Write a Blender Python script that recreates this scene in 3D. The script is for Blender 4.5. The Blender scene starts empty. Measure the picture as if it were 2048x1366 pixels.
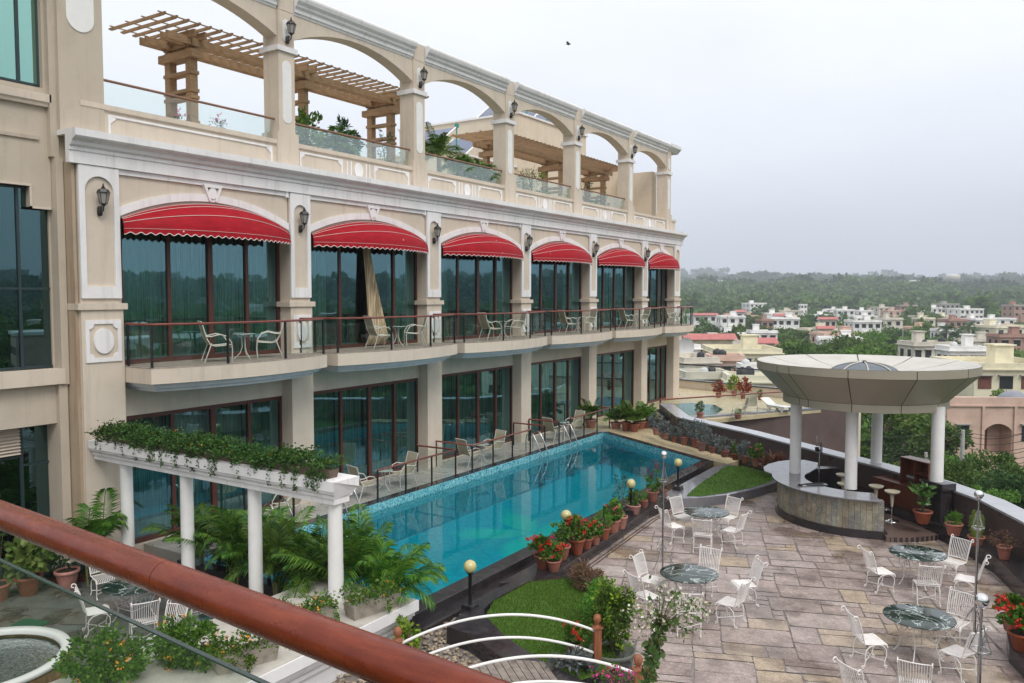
import bpy, math, random
import numpy as np
from mathutils import Vector, Matrix
R=math.radians; PI=math.pi
rnd=random.Random(7)
SC=bpy.context.scene
COL=SC.collection
# ---------------------------------------------------------------- camera model (2048 px wide photograph)
F=1640.;CX=1024.;CY=683.;H=6.7
PT=math.atan(93/F);YW=R(33.0)
fw=Vector((-math.sin(YW)*math.cos(PT),math.cos(YW)*math.cos(PT),-math.sin(PT)))
rt=Vector((math.cos(YW),math.sin(YW),0))
uu=Vector((-math.sin(YW)*math.sin(PT),math.cos(YW)*math.sin(PT),math.cos(PT)))
def ray(px,py): return fw+rt*((px-CX)/F)-uu*((py-CY)/F)
def onz(px,py,z=0):
    d=ray(px,py);t=(z-H)/d.z;return Vector((d.x*t,d.y*t,z))
def onx(px,py,x):
    d=ray(px,py);t=x/d.x;return Vector((x,d.y*t,H+d.z*t))
def at(px,py,D):
    d=ray(px,py);return Vector((0,0,H))+d*D
# ---------------------------------------------------------------- mesh helper
class MB:
    def __init__(s): s.v=[];s.f=[];s.sm=[];s.mi=[]
    def add(s,vs,fs,smooth=False,mi=0):
        o=len(s.v);s.v+= [tuple(v) for v in vs];s.f+=[tuple(i+o for i in f) for f in fs]
        s.sm+=[smooth]*len(fs);s.mi+=[mi]*len(fs);return s
    def bx(s,x0,x1,y0,y1,z0,z1,mi=0):
        if x0>x1:x0,x1=x1,x0
        if y0>y1:y0,y1=y1,y0
        if z0>z1:z0,z1=z1,z0
        vs=[(x,y,z) for z in(z0,z1) for y in(y0,y1) for x in(x0,x1)]
        return s.add(vs,[(0,2,3,1),(4,5,7,6),(0,1,5,4),(2,6,7,3),(0,4,6,2),(1,3,7,5)],mi=mi)
    def cb(s,c,d,rz=0,mi=0):
        n=MB().bx(-d[0]/2,d[0]/2,-d[1]/2,d[1]/2,-d[2]/2,d[2]/2)
        ca,sa=math.cos(rz),math.sin(rz)
        return s.add([(c[0]+x*ca-y*sa,c[1]+x*sa+y*ca,c[2]+z) for x,y,z in n.v],n.f,mi=mi)
    def prism(s,pts,z0,z1,mi=0,smooth=False):
        n=len(pts);a=sum(pts[i][0]*pts[(i+1)%n][1]-pts[(i+1)%n][0]*pts[i][1] for i in range(n))
        if a<0: pts=pts[::-1]
        vs=[(p[0],p[1],z0) for p in pts]+[(p[0],p[1],z1) for p in pts]
        s.add(vs,[tuple(range(n))[::-1],tuple(range(n,2*n))],mi=mi)
        o=len(s.v)-2*n
        for i in range(n):
            j=(i+1)%n;s.f.append((o+i,o+j,o+n+j,o+n+i));s.sm.append(smooth);s.mi.append(mi)
        return s
    def sheet(s,pts,z,mi=0):
        n=len(pts);a=sum(pts[i][0]*pts[(i+1)%n][1]-pts[(i+1)%n][0]*pts[i][1] for i in range(n))
        if a<0: pts=pts[::-1]
        return s.add([(p[0],p[1],z) for p in pts],[tuple(range(n))],mi=mi)
    def plate(s,outer,axis,a0,a1,mi=0):
        # polygon given in (u,w) extruded between a0 and a1 along x ('x': u=y,w=z) or y ('y': u=x,w=z)
        n=len(outer)
        mk=(lambda a,p:(a,p[0],p[1])) if axis=='x' else (lambda a,p:(p[0],a,p[1]))
        vs=[mk(a0,p) for p in outer]+[mk(a1,p) for p in outer]
        fs=[tuple(range(n)),tuple(range(n,2*n))[::-1]]+[(i,n+i,n+(i+1)%n,(i+1)%n) for i in range(n)]
        return s.add(vs,fs,mi=mi)
    def strip(s,lo,hi,axis,a0,a1,mi=0):
        # band between two polylines in (u,w), extruded (for arches)
        for i in range(len(lo)-1): s.plate([lo[i],lo[i+1],hi[i+1],hi[i]],axis,a0,a1,mi)
        return s
    def tube(s,path,r,n=8,caps=True,mi=0,smooth=True,closed=False):
        P=[Vector(p) for p in path];m=len(P)
        rr=r if isinstance(r,(list,tuple)) else [r]*m
        rings=[];up=None
        for i in range(m):
            if closed: t=(P[(i+1)%m]-P[i-1]).normalized()
            else: t=(P[min(i+1,m-1)]-P[max(i-1,0)]).normalized()
            if up is None:
                up=Vector((0,0,1)) if abs(t.z)<.95 else Vector((1,0,0))
            a=t.cross(up)
            if a.length<1e-4:a=t.cross(Vector((1,.3,0)))
            a.normalize();b=t.cross(a).normalized();up=-b if False else (a.cross(t)).normalized()
            rings.append([P[i]+(a*math.cos(2*PI*k/n)+up*math.sin(2*PI*k/n))*rr[i] for k in range(n)])
        vs=[v for q in rings for v in q];fs=[]
        for i in range(m if closed else m-1):
            j=(i+1)%m
            for k in range(n):
                l=(k+1)%n;fs.append((i*n+k,i*n+l,j*n+l,j*n+k))
        s.add(vs,fs,smooth,mi)
        if caps and not closed: s.add(rings[0],[tuple(range(n))[::-1]],False,mi);s.add(rings[-1],[tuple(range(n))],False,mi)
        return s
    def lathe(s,prof,c=(0,0,0),n=20,mi=0,smooth=True,a0=0,a1=2*PI,caps=True):
        full=abs(a1-a0-2*PI)<1e-6;k=n if full else n+1
        vs=[(c[0]+r*math.cos(a0+(a1-a0)*i/n),c[1]+r*math.sin(a0+(a1-a0)*i/n),c[2]+z) for r,z in prof for i in range(k)]
        fs=[]
        for j in range(len(prof)-1):
            for i in range(n):
                l=(i+1)%k;fs.append((j*k+i,j*k+l,(j+1)*k+l,(j+1)*k+i))
        s.add(vs,fs,smooth,mi)
        if caps and full:
            if prof[0][0]>1e-4:s.add(vs[:k],[tuple(range(k))[::-1]],False,mi)
            if prof[-1][0]>1e-4:s.add(vs[-k:],[tuple(range(k))],False,mi)
        return s
    def sph(s,c,r,n=12,m=8,mi=0,sz=1):
        return s.lathe([(max(r*math.sin(PI*i/m),1e-5),-r*sz*math.cos(PI*i/m)) for i in range(m+1)],c,n,mi,True,caps=False)
    def sweepy(s,prof,X,y0,y1,mi=0):
        # closed profile of (out,z) extruded along y; out is towards +x
        n=len(prof);vs=[(X+o,y0,z) for o,z in prof]+[(X+o,y1,z) for o,z in prof]
        return s.add(vs,[tuple(range(n)),tuple(range(n,2*n))[::-1]]+[(i,n+i,n+(i+1)%n,(i+1)%n) for i in range(n)],mi=mi)
    def quads(s,q,mi=0):
        # q: (N,4,3) array
        o=len(s.v);s.v+=[tuple(p) for p in q.reshape(-1,3).tolist()]
        N=len(q);s.f+=[(o+4*i,o+4*i+1,o+4*i+2,o+4*i+3) for i in range(N)];s.sm+=[False]*N;s.mi+=[mi]*N
        return s
    def xf(s,rz=0,t=(0,0,0),sc=1):
        ca,sa=math.cos(rz)*sc,math.sin(rz)*sc
        s.v=[(t[0]+x*ca-y*sa,t[1]+x*sa+y*ca,t[2]+z*sc) for x,y,z in s.v];return s
    def mesh(s,name,mats,fix=True):
        me=bpy.data.meshes.new(name);me.from_pydata(s.v,[],s.f)
        me.polygons.foreach_set('use_smooth',s.sm);me.polygons.foreach_set('material_index',s.mi)
        for m in (mats if isinstance(mats,(list,tuple)) else [mats]): me.materials.append(m)
        me.update();return me
    def build(s,name,mats,parent=None,bevel=0,**kw):
        o=bpy.data.objects.new(name,s.mesh(name,mats));COL.objects.link(o)
        if parent:o.parent=parent
        if bevel:
            b=o.modifiers.new('bevel','BEVEL');b.width=bevel;b.segments=2;b.limit_method='ANGLE';b.angle_limit=R(40)
        if kw:tag(o,**kw)
        return o
def tag(o,label=None,cat=None,group=None,kind=None):
    if label:o['label']=label
    if cat:o['category']=cat
    if group:o['group']=group
    if kind:o['kind']=kind
    return o
def empty(name,loc=(0,0,0),rz=0,**kw):
    o=bpy.data.objects.new(name,None);COL.objects.link(o);o.location=loc;o.rotation_euler=(0,0,rz);o.empty_display_size=.1
    return tag(o,**kw)
def inst(name,me,parent=None,loc=None,rz=None,sc=None):
    o=bpy.data.objects.new(name,me);COL.objects.link(o)
    if parent:o.parent=parent
    if loc is not None:o.location=loc
    if rz is not None:o.rotation_euler=(0,0,rz)
    if sc is not None:o.scale=(sc,)*3 if not isinstance(sc,tuple) else sc
    return o
def clone(root,loc,rz=0,sc=1,**kw):
    def cp(o,p):
        c=o.copy();COL.objects.link(c)
        if p:c.parent=p
        for ch in list(o.children):cp(ch,c)
        return c
    c=cp(root,None);c.location=loc;c.rotation_euler=(0,0,rz);c.scale=(sc,)*3 if not isinstance(sc,tuple) else sc
    for k in('label','group','category'):
        if k in kw or (k=='category' and 'cat' in kw):pass
    return tag(c,**kw)
ORD=['first','second','third','fourth','fifth','sixth','seventh','eighth','ninth','tenth','eleventh','twelfth','thirteenth','fourteenth','fifteenth','sixteenth']
def arc(y0,y1,zs,zc,n=24):
    # circular segment through (y0,zs),(y1,zs) with crown zc
    w=(y1-y0)/2;h=zc-zs;r=(w*w+h*h)/(2*h);cz=zc-r;cy=(y0+y1)/2;a=math.asin(w/r)
    return [(cy+r*math.sin(-a+2*a*i/n),cz+r*math.cos(-a+2*a*i/n)) for i in range(n+1)]
# ---------------------------------------------------------------- materials
MT={}
def NT(name):
    m=bpy.data.materials.new(name);m.use_nodes=True;nt=m.node_tree;MT[name]=m
    return m,nt,nt.nodes['Principled BSDF']
def nd(nt,t,**k):
    n=nt.nodes.new(t)
    for a,b in k.items():
        if a in n.inputs.keys() or (isinstance(a,str) and a.startswith('_')): pass
        setattr(n,a,b)
    return n
def pos(nt,scale=(1,1,1)):
    g=nt.nodes.new('ShaderNodeNewGeometry');mp=nt.nodes.new('ShaderNodeMapping');mp.inputs['Scale'].default_value=scale
    nt.links.new(g.outputs['Position'],mp.inputs['Vector']);return mp.outputs['Vector']
def noise(nt,vec,scale,det=4,rough=.6):
    n=nt.nodes.new('ShaderNodeTexNoise');n.inputs['Scale'].default_value=scale;n.inputs['Detail'].default_value=det;n.inputs['Roughness'].default_value=rough
    nt.links.new(vec,n.inputs['Vector']);return n.outputs['Fac']
def ramp(nt,fac,stops,interp='LINEAR'):
    r=nt.nodes.new('ShaderNodeValToRGB');r.color_ramp.interpolation=interp
    el=r.color_ramp.elements
    while len(el)<len(stops):el.new(.5)
    for e,(p,c) in zip(el,stops):e.position=p;e.color=(c[0],c[1],c[2],1) if not isinstance(c,(int,float)) else (c,c,c,1)
    nt.links.new(fac,r.inputs['Fac']);return r.outputs['Color']
def mix(nt,fac,a,b,mode='MIX'):
    m=nt.nodes.new('ShaderNodeMix');m.data_type='RGBA';m.blend_type=mode
    for s,v in((m.inputs[0],fac),(m.inputs[6],a),(m.inputs[7],b)):
        if isinstance(v,(int,float)):s.default_value=v
        elif isinstance(v,tuple):s.default_value=(v[0],v[1],v[2],1)
        else:nt.links.new(v,s)
    return m.outputs[2]
def bump(nt,bs,h,st=.3,dist=.01):
    b=nt.nodes.new('ShaderNodeBump');b.inputs['Strength'].default_value=st;b.inputs['Distance'].default_value=dist
    nt.links.new(h,b.inputs['Height']);nt.links.new(b.outputs['Normal'],bs.inputs['Normal'])
def pm(name,c,rough=.6,var=.2,vs=3.,bs=60.,bst=.15,bd=.004,metal=0,spec=None,vstr=(1,1,1),dark=None,coat=0,rv=0):
    m,nt,b=NT(name);v=pos(nt,vstr)
    n1=noise(nt,v,vs,5,.65)
    lo=dark or tuple(x*(1-var) for x in c);hi=tuple(min(1,x*(1+var*.5)) for x in c)
    col=ramp(nt,n1,[(.25,lo),(.55,c),(.8,hi)])
    nt.links.new(col,b.inputs['Base Color'])
    b.inputs['Roughness'].default_value=rough;b.inputs['Metallic'].default_value=metal
    if spec is not None:b.inputs['Specular IOR Level'].default_value=spec
    if coat:b.inputs['Coat Weight'].default_value=coat;b.inputs['Coat Roughness'].default_value=.15
    if rv:
        rr=ramp(nt,noise(nt,pos(nt),vs*1.7,3),[(.35,max(0,rough-rv)),(.65,min(1,rough+rv))]);nt.links.new(rr,b.inputs['Roughness'])
    if bst:bump(nt,b,noise(nt,pos(nt),bs,3),bst,bd)
    return m
def leafmat(name,cols,trans=.25,rough=.5):
    m,nt,b=NT(name);g=nt.nodes.new('ShaderNodeNewGeometry')
    n=len(cols);col=ramp(nt,g.outputs['Random Per Island'],[(i/(n-1),c) for i,c in enumerate(cols)])
    oi=nt.nodes.new('ShaderNodeObjectInfo')
    hv=nt.nodes.new('ShaderNodeHueSaturation');mr=nt.nodes.new('ShaderNodeMapRange');mr.inputs[3].default_value=.8;mr.inputs[4].default_value=1.2
    nt.links.new(oi.outputs['Random'],mr.inputs[0]);nt.links.new(mr.outputs[0],hv.inputs['Value'])
    mr2=nt.nodes.new('ShaderNodeMapRange');mr2.inputs[3].default_value=.485;mr2.inputs[4].default_value=.515
    nt.links.new(oi.outputs['Random'],mr2.inputs[0]);nt.links.new(mr2.outputs[0],hv.inputs['Hue'])
    nt.links.new(col,hv.inputs['Color']);col=hv.outputs[0]
    nt.links.new(col,b.inputs['Base Color']);b.inputs['Roughness'].default_value=rough;b.inputs['Specular IOR Level'].default_value=.3
    if trans:
        t=nt.nodes.new('ShaderNodeBsdfTranslucent');nt.links.new(col,t.inputs['Color'])
        mx=nt.nodes.new('ShaderNodeMixShader');mx.inputs[0].default_value=trans
        nt.links.new(b.outputs[0],mx.inputs[1]);nt.links.new(t.outputs[0],mx.inputs[2])
        nt.links.new(mx.outputs[0],nt.nodes['Material Output'].inputs['Surface'])
    return m
def glass(name,tint,refl,fac,rough=.0,bumpy=0,rng=.6):
    m,nt,b=NT(name);nt.nodes.remove(b)
    t=nt.nodes.new('ShaderNodeBsdfTransparent');t.inputs['Color'].default_value=(*tint,1)
    g=nt.nodes.new('ShaderNodeBsdfAnisotropic') if False else nt.nodes.new('ShaderNodeBsdfGlossy')
    g.inputs['Color'].default_value=(*refl,1);g.inputs['Roughness'].default_value=rough
    lw=nt.nodes.new('ShaderNodeLayerWeight');lw.inputs['Blend'].default_value=.35
    mr=nt.nodes.new('ShaderNodeMapRange');mr.inputs[3].default_value=fac;mr.inputs[4].default_value=min(1,fac+rng)
    nt.links.new(lw.outputs['Fresnel'],mr.inputs[0])
    mx=nt.nodes.new('ShaderNodeMixShader');nt.links.new(mr.outputs[0],mx.inputs[0])
    nt.links.new(t.outputs[0],mx.inputs[1]);nt.links.new(g.outputs[0],mx.inputs[2])
    if bumpy:
        bb=nt.nodes.new('ShaderNodeBump');bb.inputs['Strength'].default_value=bumpy;bb.inputs['Distance'].default_value=.02
        nt.links.new(noise(nt,pos(nt),.6,2),bb.inputs['Height']);nt.links.new(bb.outputs[0],g.inputs['Normal'])
    nt.links.new(mx.outputs[0],nt.nodes['Material Output'].inputs['Surface']);return m
def stucco(name,c,stain=(.30,.25,.17),amt=.5):
    m,nt,b=NT(name)
    n1=noise(nt,pos(nt),.9,5,.7);col=ramp(nt,n1,[(.2,tuple(x*.86 for x in c)),(.5,c),(.8,tuple(min(1,x*1.07) for x in c))])
    st=ramp(nt,noise(nt,pos(nt,(3.2,3.2,.22)),1.3,5,.7),[(.52,0.),(.74,1.)])
    mk=nt.nodes.new('ShaderNodeMath');mk.operation='MULTIPLY';mk.inputs[1].default_value=amt;nt.links.new(st,mk.inputs[0])
    col=mix(nt,mk.outputs[0],col,stain);nt.links.new(col,b.inputs['Base Color'])
    b.inputs['Roughness'].default_value=.85;b.inputs['Specular IOR Level'].default_value=.2
    bump(nt,b,noise(nt,pos(nt),45,4,.7),.35,.006);return m
CREAM=stucco('cream_stucco',(.63,.545,.45),(.36,.31,.24),.38)
CREAMD=stucco('tan_stucco',(.52,.45,.365),(.33,.28,.20),.4)
WHITE=stucco('white_trim_paint',(.80,.785,.785),(.46,.43,.39),.5)
WHT2=pm('white_gloss_paint',(.80,.79,.77),.45,.1,2,50,.08)
AWN=None
def mk_awn():
    m,nt,b=NT('red_awning_canvas')
    c=ramp(nt,noise(nt,pos(nt,(1,1,3)),3,5,.7),[(.25,(.24,.004,.010)),(.55,(.35,.006,.015)),(.8,(.40,.013,.022))])
    vo=nt.nodes.new('ShaderNodeTexVoronoi');vo.inputs['Scale'].default_value=2.6;nt.links.new(pos(nt),vo.inputs['Vector'])
    sp=ramp(nt,vo.outputs['Distance'],[(.045,1.),(.07,0.)]);c=mix(nt,sp,c,(.75,.6,.58))
    nt.links.new(c,b.inputs['Base Color']);b.inputs['Roughness'].default_value=.6;bump(nt,b,noise(nt,pos(nt),5,3),.4,.02)
    b.inputs['Specular IOR Level'].default_value=.15
    return m
AWN=mk_awn()
PIPING=pm('white_piping',(.72,.66,.62),.6,.1)
FRAME=pm('brown_window_frame',(.085,.026,.018),.4,.25,4,40,.1)
PANE=glass('tinted_window_glass',(.38,.64,.58),(.36,.66,.74),.31,0,.12)
PANE3=glass('bright_reflecting_glass',(.25,.5,.45),(.55,.92,.82),.5,0,.05)
PANE2=glass('dark_blue_glass',(.10,.20,.20),(.30,.52,.56),.28,0,.05)
RGL=glass('clear_rail_glass',(.94,.98,.965),(.9,.95,.93),.03,rng=.3)
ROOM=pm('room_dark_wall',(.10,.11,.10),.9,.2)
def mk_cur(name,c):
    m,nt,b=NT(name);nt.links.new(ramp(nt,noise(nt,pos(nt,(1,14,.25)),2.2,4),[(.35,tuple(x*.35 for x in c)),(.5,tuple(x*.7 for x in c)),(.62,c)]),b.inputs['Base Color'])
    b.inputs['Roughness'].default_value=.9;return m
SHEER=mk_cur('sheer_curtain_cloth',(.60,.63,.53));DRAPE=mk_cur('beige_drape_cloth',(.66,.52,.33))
BLK=pm('black_iron_paint',(.012,.011,.012),.4,.2,5,60,.1)
RAILW=pm('red_brown_rail_paint',(.20,.045,.028),.35,.25,6,50,.1,coat=.3)
STEEL=pm('polished_steel',(.50,.50,.51),.22,.08,4,30,.02,metal=1)
CHROME=pm('chrome',(.8,.8,.8),.08,.03,4,30,0,metal=1)
IRONW=pm('white_iron_paint',(.78,.75,.73),.4,.12,8,80,.1)
WICK=pm('sling_mesh_fabric',(.40,.37,.27),.8,.15,10,220,.5,.002)
ALU=pm('cream_tube_frame',(.62,.60,.54),.4,.1,10)
TERRA=pm('terracotta',(.36,.095,.045),.7,.4,7,60,.2,dark=(.22,.07,.045))
def _rv(m):
    nt=m.node_tree;b=nt.nodes['Principled BSDF'];l=b.inputs['Base Color'].links[0].from_socket;oi=nt.nodes.new('ShaderNodeObjectInfo');hv=nt.nodes.new('ShaderNodeHueSaturation');a=nt.nodes.new('ShaderNodeMapRange');a.inputs[3].default_value=.6;a.inputs[4].default_value=1.25;nt.links.new(oi.outputs['Random'],a.inputs[0]);nt.links.new(a.outputs[0],hv.inputs['Value']);a2=nt.nodes.new('ShaderNodeMapRange');a2.inputs[3].default_value=1.1;a2.inputs[4].default_value=.7;nt.links.new(oi.outputs['Random'],a2.inputs[0]);nt.links.new(a2.outputs[0],hv.inputs['Saturation']);nt.links.new(l,hv.inputs['Color']);nt.links.new(hv.outputs[0],b.inputs['Base Color'])
_rv(TERRA)
TERRA2=pm('weathered_terracotta',(.33,.15,.10),.8,.4,9,60,.3,dark=(.20,.12,.09))
SOIL=pm('potting_soil',(.03,.02,.014),.95,.3,20,60,.5)
CONC=pm('weathered_concrete',(.34,.30,.25),.9,.4,5,50,.4,dark=(.16,.14,.11))
PLNT=pm('planter_box_clay',(.14,.10,.075),.9,.4,6,40,.4,dark=(.09,.065,.05))
GRANB=pm('black_granite',(.035,.03,.033),.16,.5,3,90,.1,.001,rv=.1)
GRANG=pm('grey_granite_top',(.20,.20,.22),.10,.3,2.5,200,.05,.001,rv=.06)
GRANP=pm('purple_granite_wall',(.085,.062,.060),.4,.3,1.3,40,.1,rv=.15)
WOODP=pm('weathered_pergola_timber',(.40,.26,.145),.8,.35,3,40,.35,vstr=(1,1,4))
WOODC=pm('mahogany_laminate',(.13,.040,.022),.35,.3,3,60,.05,vstr=(6,6,.6),coat=.2)
WOODB=pm('bridge_post_timber',(.30,.105,.045),.6,.4,5,40,.3,vstr=(6,6,.7),dark=(.13,.05,.03))
PLANK=pm('grey_weathered_planks',(.26,.22,.19),.85,.5,6,50,.5,vstr=(1,1,1),dark=(.08,.055,.05))
def mk_rail():
    m,nt,b=NT('varnished_handrail_wood')
    c=ramp(nt,noise(nt,pos(nt,(2.5,16,16)),2.6,6,.7),[(.25,(.10,.013,.005)),(.5,(.165,.026,.009)),(.78,(.25,.050,.016))])
    nt.links.new(c,b.inputs['Base Color']);nt.links.new(ramp(nt,noise(nt,pos(nt),30,4),[(.3,.18),(.7,.42)]),b.inputs['Roughness'])
    b.inputs['Coat Weight'].default_value=.15;b.inputs['Coat Roughness'].default_value=.1;b.inputs['Specular IOR Level'].default_value=.25
    vo=nt.nodes.new('ShaderNodeTexVoronoi');vo.inputs['Scale'].default_value=75;nt.links.new(pos(nt),vo.inputs['Vector'])
    h=ramp(nt,vo.outputs['Distance'],[(.12,1.),(.3,0.)])
    ma=nt.nodes.new('ShaderNodeMath');ma.operation='MULTIPLY';nt.links.new(h,ma.inputs[0]);nt.links.new(ramp(nt,noise(nt,pos(nt),14,2),[(.5,0.),(.62,1.)]),ma.inputs[1])
    bump(nt,b,ma.outputs[0],.6,.0015);return m
HRAIL=mk_rail()
def mk_marble(name,base,vein):
    m,nt,b=NT(name)
    w=nt.nodes.new('ShaderNodeTexNoise');w.inputs['Scale'].default_value=1.7;w.inputs['Detail'].default_value=7;w.inputs['Distortion'].default_value=1.6
    nt.links.new(pos(nt),w.inputs['Vector'])
    c=ramp(nt,w.outputs['Fac'],[(.40,base),(.485,tuple(x*1.8+.01 for x in base)),(.5,vein),(.515,tuple(x*1.4 for x in base)),(.62,base)])
    nt.links.new(c,b.inputs['Base Color']);b.inputs['Roughness'].default_value=.07;return m
MARB=mk_marble('green_black_marble',(.016,.030,.027),(.55,.60,.58))
ALUP=pm('champagne_aluminium_panel',(.39,.35,.275),.42,.10,1.1,30,.03,metal=.3,vstr=(1,1,.5))
ALUT=pm('pale_dish_panel',(.54,.52,.475),.5,.14,1.6,30,.03)
SEAM=pm('panel_seam_sealant',(.10,.07,.055),.7,.1)
DOME=glass('smoked_dome_glass',(.25,.27,.30),(.6,.65,.7),.3)
GLOBE=pm('frosted_globe_glass',(.54,.48,.22),.25,.12,20,60,.1,coat=.4)
SILV=pm('silver_ball',(.72,.72,.73),.12,.05,4,30,0,metal=1)
LAMPG=pm('lantern_frosted_pane',(.32,.31,.29),.2,.1)
WPOND=None
# ================================================================ SETTING
def S(o): o['kind']='structure'; return o
def slabs(name,poly_test,x0,x1,y0,y1,ang,z,cell,seed,mat,gap=.013):
    # random ashlar paving: a grid of small cells greedily filled with rectangles of many sizes, rotated by ang
    r=random.Random(seed);mb=MB();ca,sa=math.cos(ang),math.sin(ang);g=cell;N=int(90/g);occ_=set()
    sizes=[(3,2),(4,2),(2,2),(3,1),(2,1),(5,2),(4,3),(3,3),(5,3),(2,3),(4,1),(3,2),(4,2)]
    wob={}
    def P(i,j,q):
        if (i,j) not in wob: wob[(i,j)]=(r.uniform(-.02,.02),r.uniform(-.02,.02))
        w=wob[(i,j)];return (-45+i*g+w[0],-45+j*g+w[1])
    for j in range(N):
        for i in range(N):
            if (i,j) in occ_: continue
            u,v=-45+i*g,-45+j*g;X=u*ca-v*sa;Y=u*sa+v*ca
            if not(x0-2<X<x1+2 and y0-2<Y<y1+2): continue
            r.shuffle(sizes)
            for w,h in sizes+[(1,1)]:
                if all((i+a_,j+b_) not in occ_ for a_ in range(w) for b_ in range(h)): break
            for a_ in range(w):
                for b_ in range(h): occ_.add((i+a_,j+b_))
            c=[P(i,j,0),P(i+w,j,0),P(i+w,j+h,0),P(i,j+h,0)];cx=sum(p[0] for p in c)/4;cy=sum(p[1] for p in c)/4
            q=[]
            for k in range(4):
                a_,b_=c[k],c[(k+1)%4]
                for t in(.06,.5,.94):
                    x=a_[0]+(b_[0]-a_[0])*t;y=a_[1]+(b_[1]-a_[1])*t;d=math.hypot(x-cx,y-cy);s_=1-(gap+r.uniform(-.004,.008))/d*1.2;q.append((cx+(x-cx)*s_,cy+(y-cy)*s_))
            q=[(p[0]*ca-p[1]*sa,p[0]*sa+p[1]*ca) for p in q]
            if any(poly_test(*p) for p in q):
                zz=z+r.uniform(-.003,.003);tx,ty=r.uniform(-.003,.003),r.uniform(-.003,.003);n=len(q)
                mb.add([(p[0],p[1],zz+(p[0]-q[0][0])*tx+(p[1]-q[0][1])*ty) for p in q],[tuple(range(n))])
    return mb
CLIP=None
def inside(poly,x,y):
    c=False;n=len(poly)
    for i in range(n):
        x1,y1=poly[i][:2];x2,y2=poly[i-1][:2]
        if (y1>y)!=(y2>y) and x<(x2-x1)*(y-y1)/(y2-y1)+x1:c=not c
    return c
def clip(q): return q
def stone(name,cols,wet,scale=.9,rough=(.28,.7),grain=40):
    m,nt,b=NT(name);g=nt.nodes.new('ShaderNodeNewGeometry');n=len(cols)
    col=ramp(nt,g.outputs['Random Per Island'],[(i/(n-1),c) for i,c in enumerate(cols)],'CONSTANT' if n>8 else 'LINEAR')
    gr=ramp(nt,noise(nt,pos(nt),grain,5,.75),[(.34,.60),(.50,1.0),(.60,1.2),(.68,1.9)])
    col=mix(nt,1.,col,gr,'MULTIPLY')
    ef=ramp(nt,noise(nt,pos(nt),11,6,.8),[(.50,0.),(.62,.55)]);col=mix(nt,ef,col,(min(1,cols[0][0]*1.75),min(1,cols[0][1]*1.8),min(1,cols[0][2]*1.8)))
    dk=ramp(nt,noise(nt,pos(nt),23,5,.8),[(.30,.8),(.42,0.)]);col=mix(nt,dk,col,(cols[0][0]*.45,cols[0][1]*.36,cols[0][2]*.34))
    gr2=ramp(nt,noise(nt,pos(nt),2.6,4,.6),[(.3,.72),(.6,1.12)]);col=mix(nt,1.,col,gr2,'MULTIPLY')
    w=ramp(nt,noise(nt,pos(nt),scale,4,.6),[(.50,0.),(.60,1.)])
    col2=mix(nt,1.,col,wet,'MULTIPLY')
    col=mix(nt,w,col,col2);nt.links.new(col,b.inputs['Base Color'])
    rr=mix(nt,w,(rough[1],)*3,(rough[0],)*3);nt.links.new(rr,b.inputs['Roughness'])
    bump(nt,b,noise(nt,pos(nt),28,5,.7),.45,.006);return m
PAVE=stone('wet_sandstone_paving',[(.32,.258,.236),(.35,.29,.268),(.285,.222,.205),(.33,.272,.25),(.365,.292,.228),(.335,.273,.256),(.365,.312,.288),(.30,.235,.215),(.375,.295,.21),(.32,.252,.232),(.35,.29,.272),(.28,.225,.21)],(.62,.58,.55),.75,(.22,.65),34)
SLATE=stone('wet_slate_paving',[(.10,.11,.105),(.15,.155,.14),(.12,.10,.085),(.16,.17,.16),(.13,.14,.13),(.17,.15,.125),(.11,.12,.12)],(.5,.45,.4),.9,(.12,.5),24)
MORT=pm('mortar_joint',(.23,.20,.185),.85,.4,3,60,.3,dark=(.09,.07,.06))
DECKM=pm('cream_pool_deck',(.52,.43,.27),.45,.2,2.5,50,.1,rv=.2)
DECKG=pm('pale_deck_tile',(.42,.40,.36),.35,.25,2.5,50,.1,rv=.15)
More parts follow.
